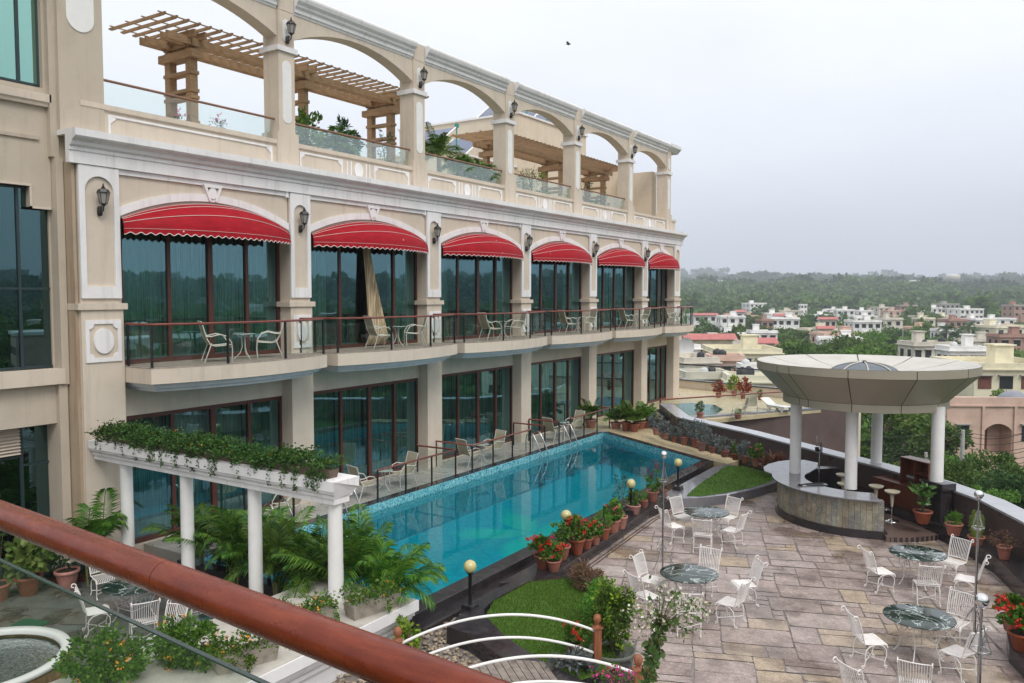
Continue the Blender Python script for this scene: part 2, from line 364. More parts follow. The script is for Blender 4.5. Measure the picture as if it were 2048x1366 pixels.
def mk_mosaic(name,grout,cells,scale,floor=False):
    m,nt,b=NT(name);v=pos(nt)
    ck=nt.nodes.new('ShaderNodeTexVoronoi');ck.inputs['Scale'].default_value=scale;ck.inputs['Randomness'].default_value=.0;ck.distance='CHEBYCHEV'
    nt.links.new(v,ck.inputs['Vector'])
    wn=nt.nodes.new('ShaderNodeTexWhiteNoise');nt.links.new(ck.outputs['Position'],wn.inputs['Vector'])
    col=ramp(nt,wn.outputs['Value'],cells,'CONSTANT')
    if floor:
        fl=[]
        # a mosaic flower of pale green petals laid into the floor
        sp=nt.nodes.new('ShaderNodeSeparateXYZ');g=nt.nodes.new('ShaderNodeNewGeometry');nt.links.new(g.outputs['Position'],sp.inputs[0])
        def M(op,a,b=None,c=None):
            q=nt.nodes.new('ShaderNodeMath');q.operation=op
            for i,x in enumerate((a,b,c)):
                if x is None:continue
                if isinstance(x,(int,float)):q.inputs[i].default_value=x
                else:nt.links.new(x,q.inputs[i])
            return q.outputs[0]
        dx=M('SUBTRACT',sp.outputs[0],-13.9);dy=M('SUBTRACT',sp.outputs[1],22.8)
        r=M('SQRT',M('ADD',M('MULTIPLY',dx,dx),M('MULTIPLY',dy,dy)));th=M('ARCTAN2',dy,dx)
        pe=M('ABSOLUTE',M('COSINE',M('MULTIPLY',th,2.5)))
        rad=M('MULTIPLY_ADD',pe,2.4,1.9)
        k=M('SUBTRACT',rad,M('ADD',r,M('MULTIPLY',noise(nt,pos(nt),.9,4),2.6)))
        f=ramp(nt,k,[(.0,0.),(.9,1.)])
        gate=ramp(nt,pe,[(.12,0.),(.3,1.)])
        f=M('MULTIPLY',f,gate);f=M('MULTIPLY',f,.5)
        col=mix(nt,f,col,(.06,.72,.50))
    nt.links.new(col,b.inputs['Base Color']);b.inputs['Roughness'].default_value=.25;return m
MOS=mk_mosaic('pale_blue_mosaic',None,[(0,(.14,.42,.48)),(.35,(.22,.52,.56)),(.6,(.09,.34,.43)),(.8,(.34,.62,.64)),(.93,(.02,.13,.22))],22)
MOSF=mk_mosaic('pool_floor_mosaic',None,[(0,(.0,.39,.51)),(.4,(.0,.45,.55)),(.7,(.0,.35,.48))],10,True)
MOSW=mk_mosaic('pool_wall_mosaic',None,[(0,(.0,.36,.46)),(.4,(.02,.42,.50)),(.7,(.0,.32,.43))],10)
def mk_water(name,tint,bs=2.2,st=.25,scale3=(1,1,1)):
    m,nt,b=NT(name);nt.nodes.remove(b)
    t=nt.nodes.new('ShaderNodeBsdfTransparent');t.inputs['Color'].default_value=(*tint,1)
    g=nt.nodes.new('ShaderNodeBsdfGlossy');g.inputs['Roughness'].default_value=.03;g.inputs['Color'].default_value=(.9,.95,1,1)
    fr=nt.nodes.new('ShaderNodeFresnel');fr.inputs['IOR'].default_value=1.36
    bb=nt.nodes.new('ShaderNodeBump');bb.inputs['Strength'].default_value=st;bb.inputs['Distance'].default_value=.03
    nt.links.new(noise(nt,pos(nt,scale3),bs,3,.55),bb.inputs['Height'])
    nt.links.new(bb.outputs[0],g.inputs['Normal']);nt.links.new(bb.outputs[0],fr.inputs['Normal'])
    mx=nt.nodes.new('ShaderNodeMixShader');nt.links.new(fr.outputs[0],mx.inputs[0]);nt.links.new(t.outputs[0],mx.inputs[1]);nt.links.new(g.outputs[0],mx.inputs[2])
    nt.links.new(mx.outputs[0],nt.nodes['Material Output'].inputs['Surface']);return m
WAT=mk_water('pool_water',(.50,.94,.95),1.3,.11)
WAT2=mk_water('fountain_water',(.75,.85,.80),9,.9)
GRASS=pm('lawn_turf',(.085,.18,.022),.9,.35,2.5,150,.6,.01,dark=(.055,.135,.014))
GRASSB=leafmat('grass_blade',[(.055,.14,.014),(.10,.22,.024),(.14,.26,.04)],.2)
PEB=stone('river_pebble',[(.36,.27,.18),(.28,.23,.18),(.42,.36,.28),(.22,.19,.17),(.33,.28,.22),(.45,.38,.28),(.25,.17,.12)],(.8,.78,.75),2,(.35,.7),50)
PURP=pm('brown_stone_cladding',(.115,.078,.072),.6,.3,.7,30,.3,rv=.15)
# --- terrain : one sheet out to the hills
def fbm(x,y,o=4):
    s=0;a=1;f=1
    for k in range(o):
        s+=a*(math.sin(x*f*1.0+1.7*k+2*math.sin(y*f*.7+k))*math.cos(y*f*.9-1.3*k+1.5*math.sin(x*f*.6)));a*=.5;f*=2.03
    return s
def ss(a,b,t):
    t=max(0,min(1,(t-a)/(b-a)));return t*t*(3-2*t)
def th(x,y):
    d=math.hypot(x+8,y-18);r=math.hypot(x,y)
    z=-5.5-7.5*ss(30,85,d)
    z+=1.2*fbm(x/90,y/90,2)*ss(60,150,d)
    az=math.degrees(math.atan2(x,y))
    z+=ss(650,1250,r)*(13+6*fbm(x/260,y/260,3))
    z+=ss(1300,2350,r)*(22+12*fbm(x/420+2,y/420,4)+7*fbm(x/140,y/140,2))
    z+=ss(2500,3300,r)*(30+30*fbm(x/600+5,y/600,3))*(1 if az>-60 else 1)
    return z
N=190
ax=[0]
xs=[math.copysign(abs(t)**2.2*3700,t) for t in np.linspace(-1,1,N)]
mb=MB();mb.v=[(x,y,th(x,y)) for y in xs for x in xs]
mb.f=[(j*N+i,j*N+i+1,(j+1)*N+i+1,(j+1)*N+i) for j in range(N-1) for i in range(N-1)]
mb.sm=[True]*len(mb.f);mb.mi=[0]*len(mb.f)
TERR=pm('wooded_ground',(.045,.07,.022),.95,.5,.02,.4,.5,.3,dark=(.025,.045,.018))
S(mb.build('terrain',TERR))
# --- terrace levels
POOL=[(-17.08,12.3),(-10.85,12.3),(-11.02,30.45),(-17.15,34.25)]
CURB=[(-9.4,11.0),(-9.5,14.2),(-9.35,15.5),(-9.35,16.6),(-9.45,18.2),(-9.62,20.4),(-9.78,22.6),(-9.65,24.0),(-9.1,24.6),(-8.45,25.6),(-7.9,27.0),(-7.6,28.3),(-7.4,29.6)]
WALLI=[(-16.0,38.2),(-13.55,34.35),(-9.7,31.95),(-6.2,29.25),(-4.2,27.75),(-2.45,26.15),(-1.25,24.7),(-.26,22.85),(.55,20.5),(1.1,17.5),(1.3,14),(1.3,2)]
def offs(pl,d):
    out=[]
    for i,p in enumerate(pl):
        a=Vector(pl[max(i-1,0)]);b=Vector(pl[min(i+1,len(pl)-1)]);t=(b-a).normalized();out.append((p[0]-t.y*d,p[1]+t.x*d))
    return out
tpoly=CURB+[( -6.6,29.4)]+WALLI[4:]+[(-9.4,2)]
tpoly=CURB[:]+[(-6.2,29.25)]+WALLI[4:]+[(-9.4,2)]
m0=MB();m0.sheet([(-9.9,1.0),(-9.9,12.35),(-7,12.35),(-9.45,16),(-9.9,23),(-9.9,32.2),(-9.7,32.0),(-6.2,29.3),(-2.45,26.2),(-.26,22.9),(.55,20.5),(1.1,17.5),(1.3,14),(1.3,1.0)],-.012)
S(m0.build('terrace_bedding',MORT))
PT_=lambda x,y: inside(tpoly,x,y)
mp=slabs('p',PT_,-11,2,1,31,R(20.6),.0,.27,3,PAVE)
S(mp.build('terrace_paving',PAVE))
cy=[(-19.3,0.5),(-9.85,.5),(-9.85,12.3),(-19.3,12.3)]
mc0=MB();mc0.sheet([(-24,.5),(-9.905,.5),(-9.905,12.28),(-19.4,12.28),(-19.4,13.5),(-24,13.5)],-.012);S(mc0.build('courtyard_bedding',MORT))
mc=slabs('c',lambda x,y:-23.5<x<-10.1 and .5<y<11.9,-24,-10,0,13,R(33),.0,.42,5,SLATE)
S(mc.build('courtyard_paving',SLATE))
# pool basin, coping
pb=MB()
n=4
for i in range(4):
    a,b=POOL[i],POOL[(i+1)%4]
    pb.add([(a[0],a[1],-1.15),(b[0],b[1],-1.15),(b[0],b[1],-.10),(a[0],a[1],-.10),(b[0],b[1],.285),(a[0],a[1],.285)],[(0,1,2,3)],mi=2);pb.add([(a[0],a[1],-.10),(b[0],b[1],-.10),(b[0],b[1],.285),(a[0],a[1],.285)],[(0,1,2,3)],mi=0)
pb.sheet(POOL,-1.15,1)
S(pb.build('pool_basin',[MOS,MOSF,MOSW]))
S(MB().sheet([(p[0],p[1]) for p in POOL],.03).build('pool_water',WAT))
cp=MB()
cp.prism([(-10.838,12.3),(-10.4,12.3),(-10.56,30.55),(-11.008,30.45)],.0,.3)              # black coping on the terrace side
cp.prism([(-17.092,12.3),(-17.162,34.25),(-17.5,34.25),(-17.43,12.3)],-.3,.3)
cp.prism([(-11.01,30.462),(-17.14,34.262),(-17.02,34.52),(-10.75,30.66)],-.3,.306)
cp.prism([(-17.43,12.288),(-17.43,11.95),(-10.4,11.95),(-10.4,12.288)],-.3,.3)
S(cp.build('pool_coping',GRANB,bevel=.008))
S(MB().prism([(-10.4,12.3),(-10.05,12.3),(-10.2,29.5),(-10.55,29.8)],-.02,.12).build('pool_gutter_step',GRANB,bevel=.008))
# far deck (cream) between pool and planter wall, and the hotel-side decks
S(MB().prism([(-17.02,34.53),(-10.75,30.67),(-9.9,30.3),(-9.7,31.9),(-13.55,34.3),(-14.5,35.5),(-16.6,35.4)],-.3,.298).build('pool_deck',DECKM))
S(MB().prism([(-19.4,12.3),(-17.43,12.3),(-17.5,34.25),(-17.1,34.6),(-19.4,34.6)],-.3,.296).build('villa_deck',DECKG))
S(MB().prism([(-19.4,34.6),(-17.1,34.6),(-16.62,35.45),(-14.5,35.55),(-16.1,38.3),(-19.0,44.0),(-18.9,50),(-19.4,50)],-.3,.30).build('side_deck',DECKM))
# pebble strip
pe=[(-10.4,7.9),(-7.6,11.0),(-9.0,12.25),(-9.45,12.25),(-9.75,14.6),(-9.95,17.5),(-10.05,17.5),(-10.05,12.3),(-10.4,12.3)]
S(MB().sheet([(-10.4,1.2),(-6.5,1.2),(-6.5,11.3),(-7.6,11.9),(-9.4,12.3),(-9.6,17.5),(-10.3,29.0),(-10.4,29.0)],.004).build('gravel_bed',MORT))
pp=MB();r=random.Random(4);ico=[(0,0,1),(.89,0,.45),(.28,.85,.45),(-.72,.53,.45),(-.72,-.53,.45),(.28,-.85,.45),(.72,.53,-.45),(-.28,.85,-.45),(-.89,0,-.45),(-.28,-.85,-.45),(.72,-.53,-.45),(0,0,-1)]
icf=[(0,1,2),(0,2,3),(0,3,4),(0,4,5),(0,5,1),(1,6,2),(2,7,3),(3,8,4),(4,9,5),(5,10,1),(6,7,2),(7,8,3),(8,9,4),(9,10,5),(10,6,1),(6,11,7),(7,11,8),(8,11,9),(9,11,10),(10,11,6)]
def pebble(x,y,z,s):
    a,b,c=s*r.uniform(.8,1.4),s*r.uniform(.7,1.1),s*r.uniform(.45,.7);t=r.uniform(0,6.3);ca,sa=math.cos(t),math.sin(t)
    pp.add([(x+(p[0]*a*ca-p[1]*b*sa),y+(p[0]*a*sa+p[1]*b*ca),z+p[2]*c) for p in ico],icf,True)
PEBP=[(-10.38,7.5),(-6.9,9.6),(-6.9,11.35),(-8.9,12.15),(-9.45,12.2),(-9.75,14.6),(-9.98,19),(-10.04,19),(-10.03,12.35),(-10.38,12.3)]
PEBP2=[(-10.1,19),(-9.98,19),(-10.05,29.4),(-10.2,29.4)]
for k in range(6200):
    x,y=r.uniform(-10.4,-6.8),r.uniform(7.5,19)
    if inside(PEBP,x,y): pebble(x,y,.015+r.uniform(0,.05),r.uniform(.028,.055))
for k in range(500):
    x,y=r.uniform(-10.2,-9.95),r.uniform(19,29.4)
    if inside(PEBP2,x,y): pebble(x,y,.12+r.uniform(-.02,.02),r.uniform(.028,.05))
pp.build('river_pebbles',PEB,kind='stuff',label='bed of rounded brown river pebbles between pool edge and lawn kerb',cat='pebbles')
# raised flower kerb between pool gutter and paving (black granite)
inner=[(-10.04,14.9),(-10.05,17.5),(-10.08,20),(-10.13,23),(-10.15,26),(-10.2,29.3)]
kb=MB();out=[(-9.62,15.0)]+CURB[2:8]
kp=[(-10.02,14.9)]+inner[1:4]+[(-10.14,24.2)]+CURB[7:1:-1]
S(kb.prism(kp,-.02,.296).build('flower_kerb',GRANB,bevel=.01))
# drain channel along the kerb
dr=MB()
for i in range(2,7):
    a=Vector(CURB[i]);b=Vector(CURB[i+1]);t=(b-a).normalized();nn=Vector((t.y,-t.x));L=(b-a).length;k=0
    while k<L:
        for o in(.14,.24): c=a+t*k+nn*o;dr.cb((c.x,c.y,.006),(.06,.035,.012),math.atan2(t.y,t.x))
        k+=.1
S(dr.build('drain_cover',pm('rusty_drain_iron',(.10,.055,.04),.7,.4,9)))
# lawns
def lawn(name,poly,z,label,seed,dens):
    g=MB().sheet(poly,z);S(g.build(name,GRASS))
    rr=np.random.RandomState(seed);xs_=[p[0] for p in poly];ys_=[p[1] for p in poly];P=[]
    while len(P)<dens:
        x,y=rr.uniform(min(xs_),max(xs_)),rr.uniform(min(ys_),max(ys_))
        if inside(poly,x,y):P.append((x,y))
    P=np.array(P);n=len(P);th_=rr.uniform(0,6.28,n);h=rr.uniform(.02,.05,n);w=.006
    d=np.stack([np.cos(th_),np.sin(th_)],1);base=np.concatenate([P,np.full((n,1),z-.002)],1)
    q=np.zeros((n,4,3));q[:,0]=base;q[:,1]=base;q[:,0,:2]-=d*w;q[:,1,:2]+=d*w
    tip=base.copy();tip[:,2]+=h;tip[:,:2]+=rr.normal(0,.012,(n,2));q[:,2]=tip;q[:,2,:2]+=d*w*.4;q[:,3]=tip;q[:,3,:2]-=d*w*.4
    MB().quads(q).build('grass_blades',GRASSB,kind='stuff',label=label,cat='grass')
L1=[(-9.3,15.15),(-8.9,15.75),(-8.3,15.7),(-7.75,15.2),(-7.45,14.4),(-6.6,13.4),(-6.1,12.6),(-6.35,12.0),(-7.1,12.1),(-8.1,12.5),(-9.1,12.95),(-9.42,13.6),(-9.42,14.5)]
L1=[(-9.45,15.3),(-8.9,15.9),(-8.3,15.8),(-7.75,15.2),(-7.45,14.4),(-6.6,13.4),(-5.95,12.6),(-6.3,11.75),(-7.2,12.0),(-8.2,12.45),(-9.15,13.1),(-9.48,13.9)]
lawn('near_lawn',L1,.30,'short green grass of the near lawn beside the foot bridge',1,26000)
kk=MB()
# granite kerb wall around the near lawn on the pebble side
ko=[(-9.75,15.3),(-9.78,14.2),(-9.6,12.9),(-9.45,12.25),(-8.9,12.2),(-7.9,11.75),(-6.9,11.25),(-6.3,10.9)]
ki=[(-9.45,15.3),(-9.48,13.9),(-9.35,13.35),(-9.15,13.1),(-8.2,12.45),(-7.2,12.0),(-6.3,11.75),(-5.95,11.5)]
for i in range(len(ko)-1): kk.prism([ko[i],ko[i+1],ki[i+1],ki[i]],-.02,.34)
S(kk.build('near_lawn_kerb',GRANB))
kk=MB()
kr=offs([(-9.45,15.3),(-8.9,15.9),(-8.3,15.8),(-7.75,15.2),(-7.45,14.4),(-6.6,13.4),(-5.95,12.6),(-6.0,11.75)],.0);ko2=offs(kr,.22)
for i in range(len(kr)-1): kk.prism([kr[i],kr[i+1],ko2[i+1],ko2[i]],-.02,.305)
kk.prism([(-9.45,15.3),(-9.48,13.9),(-9.15,13.1),(-8.2,12.45),(-7.2,12.0),(-6.3,11.75),(-5.95,12.6),(-6.6,13.4),(-7.45,14.4),(-7.75,15.2),(-8.3,15.8),(-8.9,15.9)],-.02,.29)
S(kk.build('near_lawn_bed',GRANB))
L2=[(-9.42,24.75),(-9.62,26.3),(-9.75,28.5),(-9.85,29.9),(-9.3,30.2),(-8.3,29.65),(-7.75,29.1),(-7.75,28.0),(-8.05,26.9),(-8.55,25.7),(-9.0,24.95)]
lawn('far_lawn',L2,.30,'bright green grass of the far lawn between pool and bar',2,9000)
kk=MB();kk.prism([(-10.14,24.2),(-9.72,24.1),(-9.3,24.45),(-9.0,24.72),(-8.35,25.6),(-7.83,26.9),(-7.55,28.1),(-7.55,29.3),(-9.9,30.35),(-10.2,29.5)],-.02,.29)
S(kk.build('far_lawn_bed',GRANG))
# curb steps by the right wall, planter ledge below the wall
ledge=offs(WALLI,-.62)
led=MB()
for i in range(0,len(WALLI)-1): led.prism([WALLI[i],WALLI[i+1],ledge[i+1],ledge[i]],-.02,.42 if i>=4 else .5)
S(led.build('planter_ledge',GRANB))
# right-hand raised flower bed, low right corner
S(MB().prism([(-.25,18.6),(-.42,17.9),(-.35,17.2),(-.05,16.5),(.4,16.0),(1.2,15.8),(1.2,19.0),(.3,19.0)],-.02,.3).build('corner_flower_kerb',GRANB))
# second terrace beyond the wall
T2=[(-19.4,44.1),(-16.2,38.6),(-14.1,40.9),(-11.3,46.3),(-9.0,50.5),(-12.3,51.2),(-21.2,53.5),(-23,52),(-19.5,50)]
S(MB().prism(T2,.1,.31).build('lower_terrace_deck',DECKM))
S(MB().sheet([(-17.9,42.6),(-16.0,41.0),(-14.6,42.6),(-14.9,44.6),(-15.9,46.2),(-17.4,46.4),(-18.4,45.0)],.318).build('plunge_pool_water',mk_water('plunge_pool_water',(.25,.62,.60),3,.2)))
# ================================================================ HOTEL WING
HW=empty('hotel_wing',(-19,10.6,0),label='long cream hotel wing with arcade, balconies and tinted sliding windows above the pool',cat='building')
def hp(mb,name,mat,parent=None,bevel=0):
    # vertices are written in world coordinates; shift so that the parent's origin is honoured
    p=parent or HW
    o=mb.build(name,mat,p,bevel)
    w=Vector(HW.location)
    if p is HW: o.location=-w
    return o
PY=[10.6,16.97,23.42,29.85,36.15,42.45,47.2]       # near edge of each pier
PW=[1.05,.85,.85,.8,.8,.8,.95]
XF=-18.9;XW=-19.32
wall=MB()
# piers, lower storey and upper storey
for k in range(7):
    y0,y1=PY[k],PY[k]+PW[k]
    wall.bx(-20.2,XF,y0,y1,-.5,6.35)
    wall.bx(-20.2,XF-.05,y0+.03,y1-.03,6.35,9.75)
    wall.bx(-20.0,XF+.05,y0-.09,y1+.09,6.35,6.5)
bays=[(PY[k]+PW[k],PY[k+1]) for k in range(6)]
for k,(a,b) in enumerate(bays):
    wall.bx(-20.1,XW,a,b,3.65,4.6);wall.bx(-20.1,XW,a,b,-.5,.32)
    wall.bx(-19.9,XW,a,a+.22,.32,3.65);wall.bx(-19.9,XW,a,a+.22,4.9,9.2)
    # arched wall plate above upper windows
    A=arc(a,b,8.55,9.12,24)
    wall.strip(A,[(p[0],9.75) for p in A],'x',-19.55,-18.99)
wall.bx(-20.1,-18.96,PY[0],PY[6]+PW[6],9.75,10.45)
wall.bx(-33,-20.1,PY[0],PY[6]+.9,-.5,.2);wall.bx(-33,-32.6,PY[0],48.1,.2,10.4)
wall.bx(-33,-20.1,47.7,48.1,.2,10.4);wall.bx(-33,-20.1,10.6,11,.2,10.4)
wall.bx(-33,-19.9,10.7,48.1,10.35,10.5)
hp(wall,'wall',CREAM)
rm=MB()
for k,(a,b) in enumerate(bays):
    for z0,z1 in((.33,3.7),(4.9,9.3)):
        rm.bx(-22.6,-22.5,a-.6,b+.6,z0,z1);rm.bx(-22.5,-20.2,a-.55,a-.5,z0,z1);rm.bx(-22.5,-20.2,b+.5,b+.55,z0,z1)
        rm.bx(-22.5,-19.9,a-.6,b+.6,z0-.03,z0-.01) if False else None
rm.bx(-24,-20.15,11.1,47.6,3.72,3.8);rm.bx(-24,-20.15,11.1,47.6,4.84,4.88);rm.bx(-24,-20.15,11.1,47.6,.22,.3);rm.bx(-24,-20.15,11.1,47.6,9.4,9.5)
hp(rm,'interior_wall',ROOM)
# cornice and frieze at roof level
co=MB()
ye=PY[6]+PW[6]
co.sweepy([(-.1,9.75),(.04,9.75),(.04,10.02),(.07,10.04),(.07,10.12),(.14,10.16),(.17,10.24),(.30,10.30),(.34,10.34),(.34,10.50),(-.5,10.52),(-.5,10.4),(-.1,10.4)],XF,PY[0]-.2,ye+.3)
hp(co,'cornice',WHITE)
tr=MB()
for k,(a,b) in enumerate(bays):       # thin frieze band + corner brackets
    tr.bx(-18.99,-18.93,a+.0,b-.12,9.62,9.75);tr.bx(-18.99,-18.90,b-.12,b-.02,9.58,9.75)
hp(tr,'frieze_moulding',WHITE)
for k,(a,b) in enumerate(bays):
    A=arc(a,b,8.62,9.2,28);B=arc(a-.0,b+.0,8.82,9.40,28)
    m=MB().strip(A,B,'x',-18.99,-18.93)
    hp(m,'arch_moulding',WHITE)
    c=(a+b)/2;m=MB()
    m.plate([(c-.12,9.22),(c-.06,9.22),(c-.22,9.66),(c-.30,9.66)],'x',-18.99,-18.88)
    m.plate([(c+.06,9.22),(c+.12,9.22),(c+.30,9.66),(c+.22,9.66)],'x',-18.99,-18.88)
    m.plate([(c-.22,9.58),(c+.22,9.58),(c+.24,9.66),(c-.24,9.66)],'x',-18.99,-18.89)
    m.plate([(c+.12*math.cos(t),9.43+.12*math.sin(t)+(.03 if math.sin(t)>0 else -.03)) for t in[2*PI*i/16 for i in range(16)]],'x',-18.99,-18.90)
    hp(m,'keystone',WHITE)
# pilaster faces
def stadium(c,zc0,zc1,r,n=10,bottom=True,top=True):
    p=[]
    if top: p+=[(c+r*math.cos(PI*i/n),zc1+r*math.sin(PI*i/n)) for i in range(n+1)]
    else: p+=[(c+r,zc1),(c-r,zc1)]
    if bottom: p+=[(c+r*math.cos(PI+PI*i/n),zc0+r*math.sin(PI+PI*i/n)) for i in range(n+1)]
    else: p+=[(c-r,zc0),(c+r,zc0)]
    return p
def ring(mb,outer,inner,x0,x1):
    n=len(outer)
    for i in range(n): mb.plate([outer[i],outer[(i+1)%n],inner[(i+1)%n],inner[i]],'x',x0,x1)
    return mb
for k in range(7):
    y0,y1=PY[k]+.03,PY[k]+PW[k]-.03;c=(y0+y1)/2;w=(y1-y0)/2;r_=w-.14
    m=MB()
    inn=stadium(c,6.9,9.15,r_,12,bottom=False)          # arched top, square bottom
    n=len(inn);zt=9.74
    # outer points matched to the inner outline
    outp=[(c+w*max(-1,min(1,(p[0]-c)/r_)) if True else 0, zt if (p[1]>9.151) else (6.62 if p[1]<6.95 else p[1])) for p in inn]
    outp[0]=(c+w,9.15);outp[12]=(c-w,9.15);outp[13]=(c-w,6.62);outp[14]=(c+w,6.62)
    ring(m,outp,inn,XF-.051,XF+.012)
    m.plate([(c+w,9.15),(c+w,zt),(outp[1][0],zt)],'x',XF-.051,XF+.012);m.plate([(c-w,9.15),(outp[11][0],zt),(c-w,zt)],'x',XF-.051,XF+.012)
    hp(m,'pilaster_panel',WHITE)
    m=MB();z0,z1=5.1,6.1;ww=w-.05
    sq=[(c-ww,z0),(c+ww,z0),(c+ww,z1),(c-ww,z1)];g=.09;q2=[(c-ww+g,z0+g),(c+ww-g,z0+g),(c+ww-g,z1-g),(c-ww+g,z1-g)]
    ring(m,sq,q2,XF-.01,XF+.035)
    for sy in(-1,1):
        for zc,sz in((z0+g,1),(z1-g,-1)):
            cy_=c+sy*(ww-g);m.plate([(cy_,zc)]+[(cy_-sy*.12*math.cos(t),zc+sz*.12*math.sin(t)) for t in[PI/2*i/5 for i in range(6)]],'x',XF-.01,XF+.033)
    m.plate([(c+.25*math.cos(t)*(ww/.45),5.6+.30*math.sin(t)) for t in[2*PI*i/32 for i in range(32)]],'x',XF-.01,XF+.045)
    hp(m,'pier_medallion',WHITE)
# windows
def curtainmesh(y0,y1,z0,z1,x,seed,amp=.035):
    r=random.Random(seed);mb=MB();n=max(6,int((y1-y0)/.06));pts=[]
    ph=r.uniform(0,6)
    for i in range(n+1):
        y=y0+(y1-y0)*i/n;pts.append((x+amp*math.sin(i*1.55+ph)+.015*math.sin(i*.4+ph),y))
    vs=[(p[0],p[1],z0) for p in pts]+[(p[0],p[1],z1) for p in pts];m=n+1
    mb.add(vs,[(i,i+1,m+i+1,m+i) for i in range(n)],True);return mb
cs=11
for k,(a,b) in enumerate(bays):
    for fl,(z0,z1) in enumerate(((.34,3.65),(4.95,9.15))):
        y0,y1=a+.22,b-.003
        W_=bpy.data.objects.new('window',None)
        fm=MB();t=.075;xf0,xf1=-19.46,-19.36
        fm.bx(xf0,xf1,y0,y0+t,z0,z1);fm.bx(xf0,xf1,y1-t,y1,z0,z1);fm.bx(xf0-.01,xf1+.003,y0,y1,z1-.11,z1+.0 if fl==0 else z1-.0);fm.bx(xf0-.01,xf1+.003,y0,y1,z0,z0+.12)
        nb=4;div=[y0+(y1-y0)*f for f in(.27,.52,.76)]
        if k==5:div=[y0+(y1-y0)*f for f in(.34,.62,.80)]
        for j,d in enumerate(div):
            wd=.05 if j!=1 else .075
            fm.bx(xf0+.012*(j-1),xf1+.006+.012*(j-1),d-wd,d+wd,z0,z1)
        wf=hp(fm,'window',FRAME)
        pn=MB();ys=[y0]+div+[y1]
        for j in range(4):
            q0,q1=-19.41+.010*math.sin(k*7+j*3+fl*5),-19.41+.010*math.sin(k*5+j*9+fl*2+1);pn.add([(q0,ys[j]+.05,z0+.1),(q1,ys[j+1]-.05,z0+.1),(q1,ys[j+1]-.05,z1-.1),(q0,ys[j]+.05,z1-.1)],[(0,1,2,3)])
        o=pn.build('pane',PANE,wf)
        # sheer curtains
        cm=MB();cs+=1;rr=random.Random(cs)
        full=(rr.random()<(.5 if fl==0 else .3))
        for j in range(4):
            if fl==1 and k==1 and j in(1,2):continue
            if full or j in(0,3) or rr.random()<.3:
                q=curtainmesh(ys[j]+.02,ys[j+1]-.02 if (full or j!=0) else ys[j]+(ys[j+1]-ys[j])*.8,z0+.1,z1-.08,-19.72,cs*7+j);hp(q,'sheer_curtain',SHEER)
# beige drape blowing out of the second upper bay: its own thing
a,b=bays[1];dm=MB();yc=a+.22+(b-a-.22)*.50
rows=14;vs=[];fs=[]
for i in range(rows+1):
    t=i/rows;z=8.75-t*3.75;w=.16+.36*t**1.3;c=yc-.12+.45*t
    for j in range(17):
        u=j/16-.5;vs.append((-19.52+.04*math.sin(j*1.9+t*2)+.22*t*(t<.98),c+u*2*w,z))
for i in range(rows):
    for j in range(16):fs.append((i*17+j,i*17+j+1,(i+1)*17+j+1,(i+1)*17+j))
dm.add([(v[0]+.2,v[1],v[2]) for v in vs],fs,True)
dm.build('drape',DRAPE,label='long beige drape hanging out of the open second upper window',cat='curtain')
# balconies
def balc_outline(a,b,ext=0,n=14):
    y0=a+.02-ext;y1=b+.42+ext;ymid=(y0+y1)/2;pts=[]
    x0=-17.85+ext;bul=.5;w=(y1-y0)/2;r_=(w*w+bul*bul)/(2*bul);an=math.asin(w/r_)
    for i in range(n+1):
        t=-an+2*an*i/n;pts.append((x0+bul-r_+r_*math.cos(t),ymid+r_*math.sin(t)))
    return pts
for k,(a,b) in enumerate(bays):
    if k==5:b=b+.1
    P=balc_outline(a,b)
    bal=MB();base=[(-19.4,P[0][1])]+P+[(-19.4,P[-1][1])]
    bal.prism(base,4.56,4.92);
    bo=hp(bal,'balcony',CREAM)
    P2=balc_outline(a,b,-.02);m=MB()
    m.prism([(-19.38,P2[0][1])]+P2+[(-19.38,P2[-1][1])],4.925,4.95);m.build('floor_edge',CONC,bo)
    m=MB()
    for e,z0,z1 in((-.12,4.50,4.56),(-.17,4.44,4.50),(-.30,4.34,4.44)):
        q=balc_outline(a,b,e);m.prism([(-19.3,q[0][1]+.0)]+q+[(-19.3,q[-1][1])],z0,z1)
    m.build('soffit_moulding',pm('blue_grey_moulding',(.60,.63,.66),.7,.15) if k==0 else MT['blue_grey_moulding'],bo)
    Q=balc_outline(a,b,-.07,30)
    m=MB();path=[(-18.93,Q[0][1],5.99)]+[(p[0],p[1],5.99) for p in Q]+[(-18.93,Q[-1][1],5.99)]
    m.tube(path,.032,8);m.build('handrail',RAILW,bo)
    posts=[(-18.88,Q[0][1])]+[Q[i] for i in(0,10,20,30)]+[(-18.88,Q[-1][1])]
    for p in posts: MB().cb((p[0],p[1],5.46),(.05,.05,1.03)).build('rail_post',BLK,bo)
    for i0,i1 in((0,10),(10,20),(20,30)):
        m=MB()
        for i in range(i0,i1): m.add([(Q[i][0],Q[i][1],5.03),(Q[i+1][0],Q[i+1][1],5.03),(Q[i+1][0],Q[i+1][1],5.84),(Q[i][0],Q[i][1],5.84)],[(0,1,2,3)],True)
        m.build('rail_glass',RGL,bo)
    for e in(0,-1): MB().add([(-18.85,Q[e][1],5.03),(Q[e][0],Q[e][1],5.03),(Q[e][0],Q[e][1],5.84),(-18.85,Q[e][1],5.84)],[(0,1,2,3)]).build('rail_glass',RGL,bo)
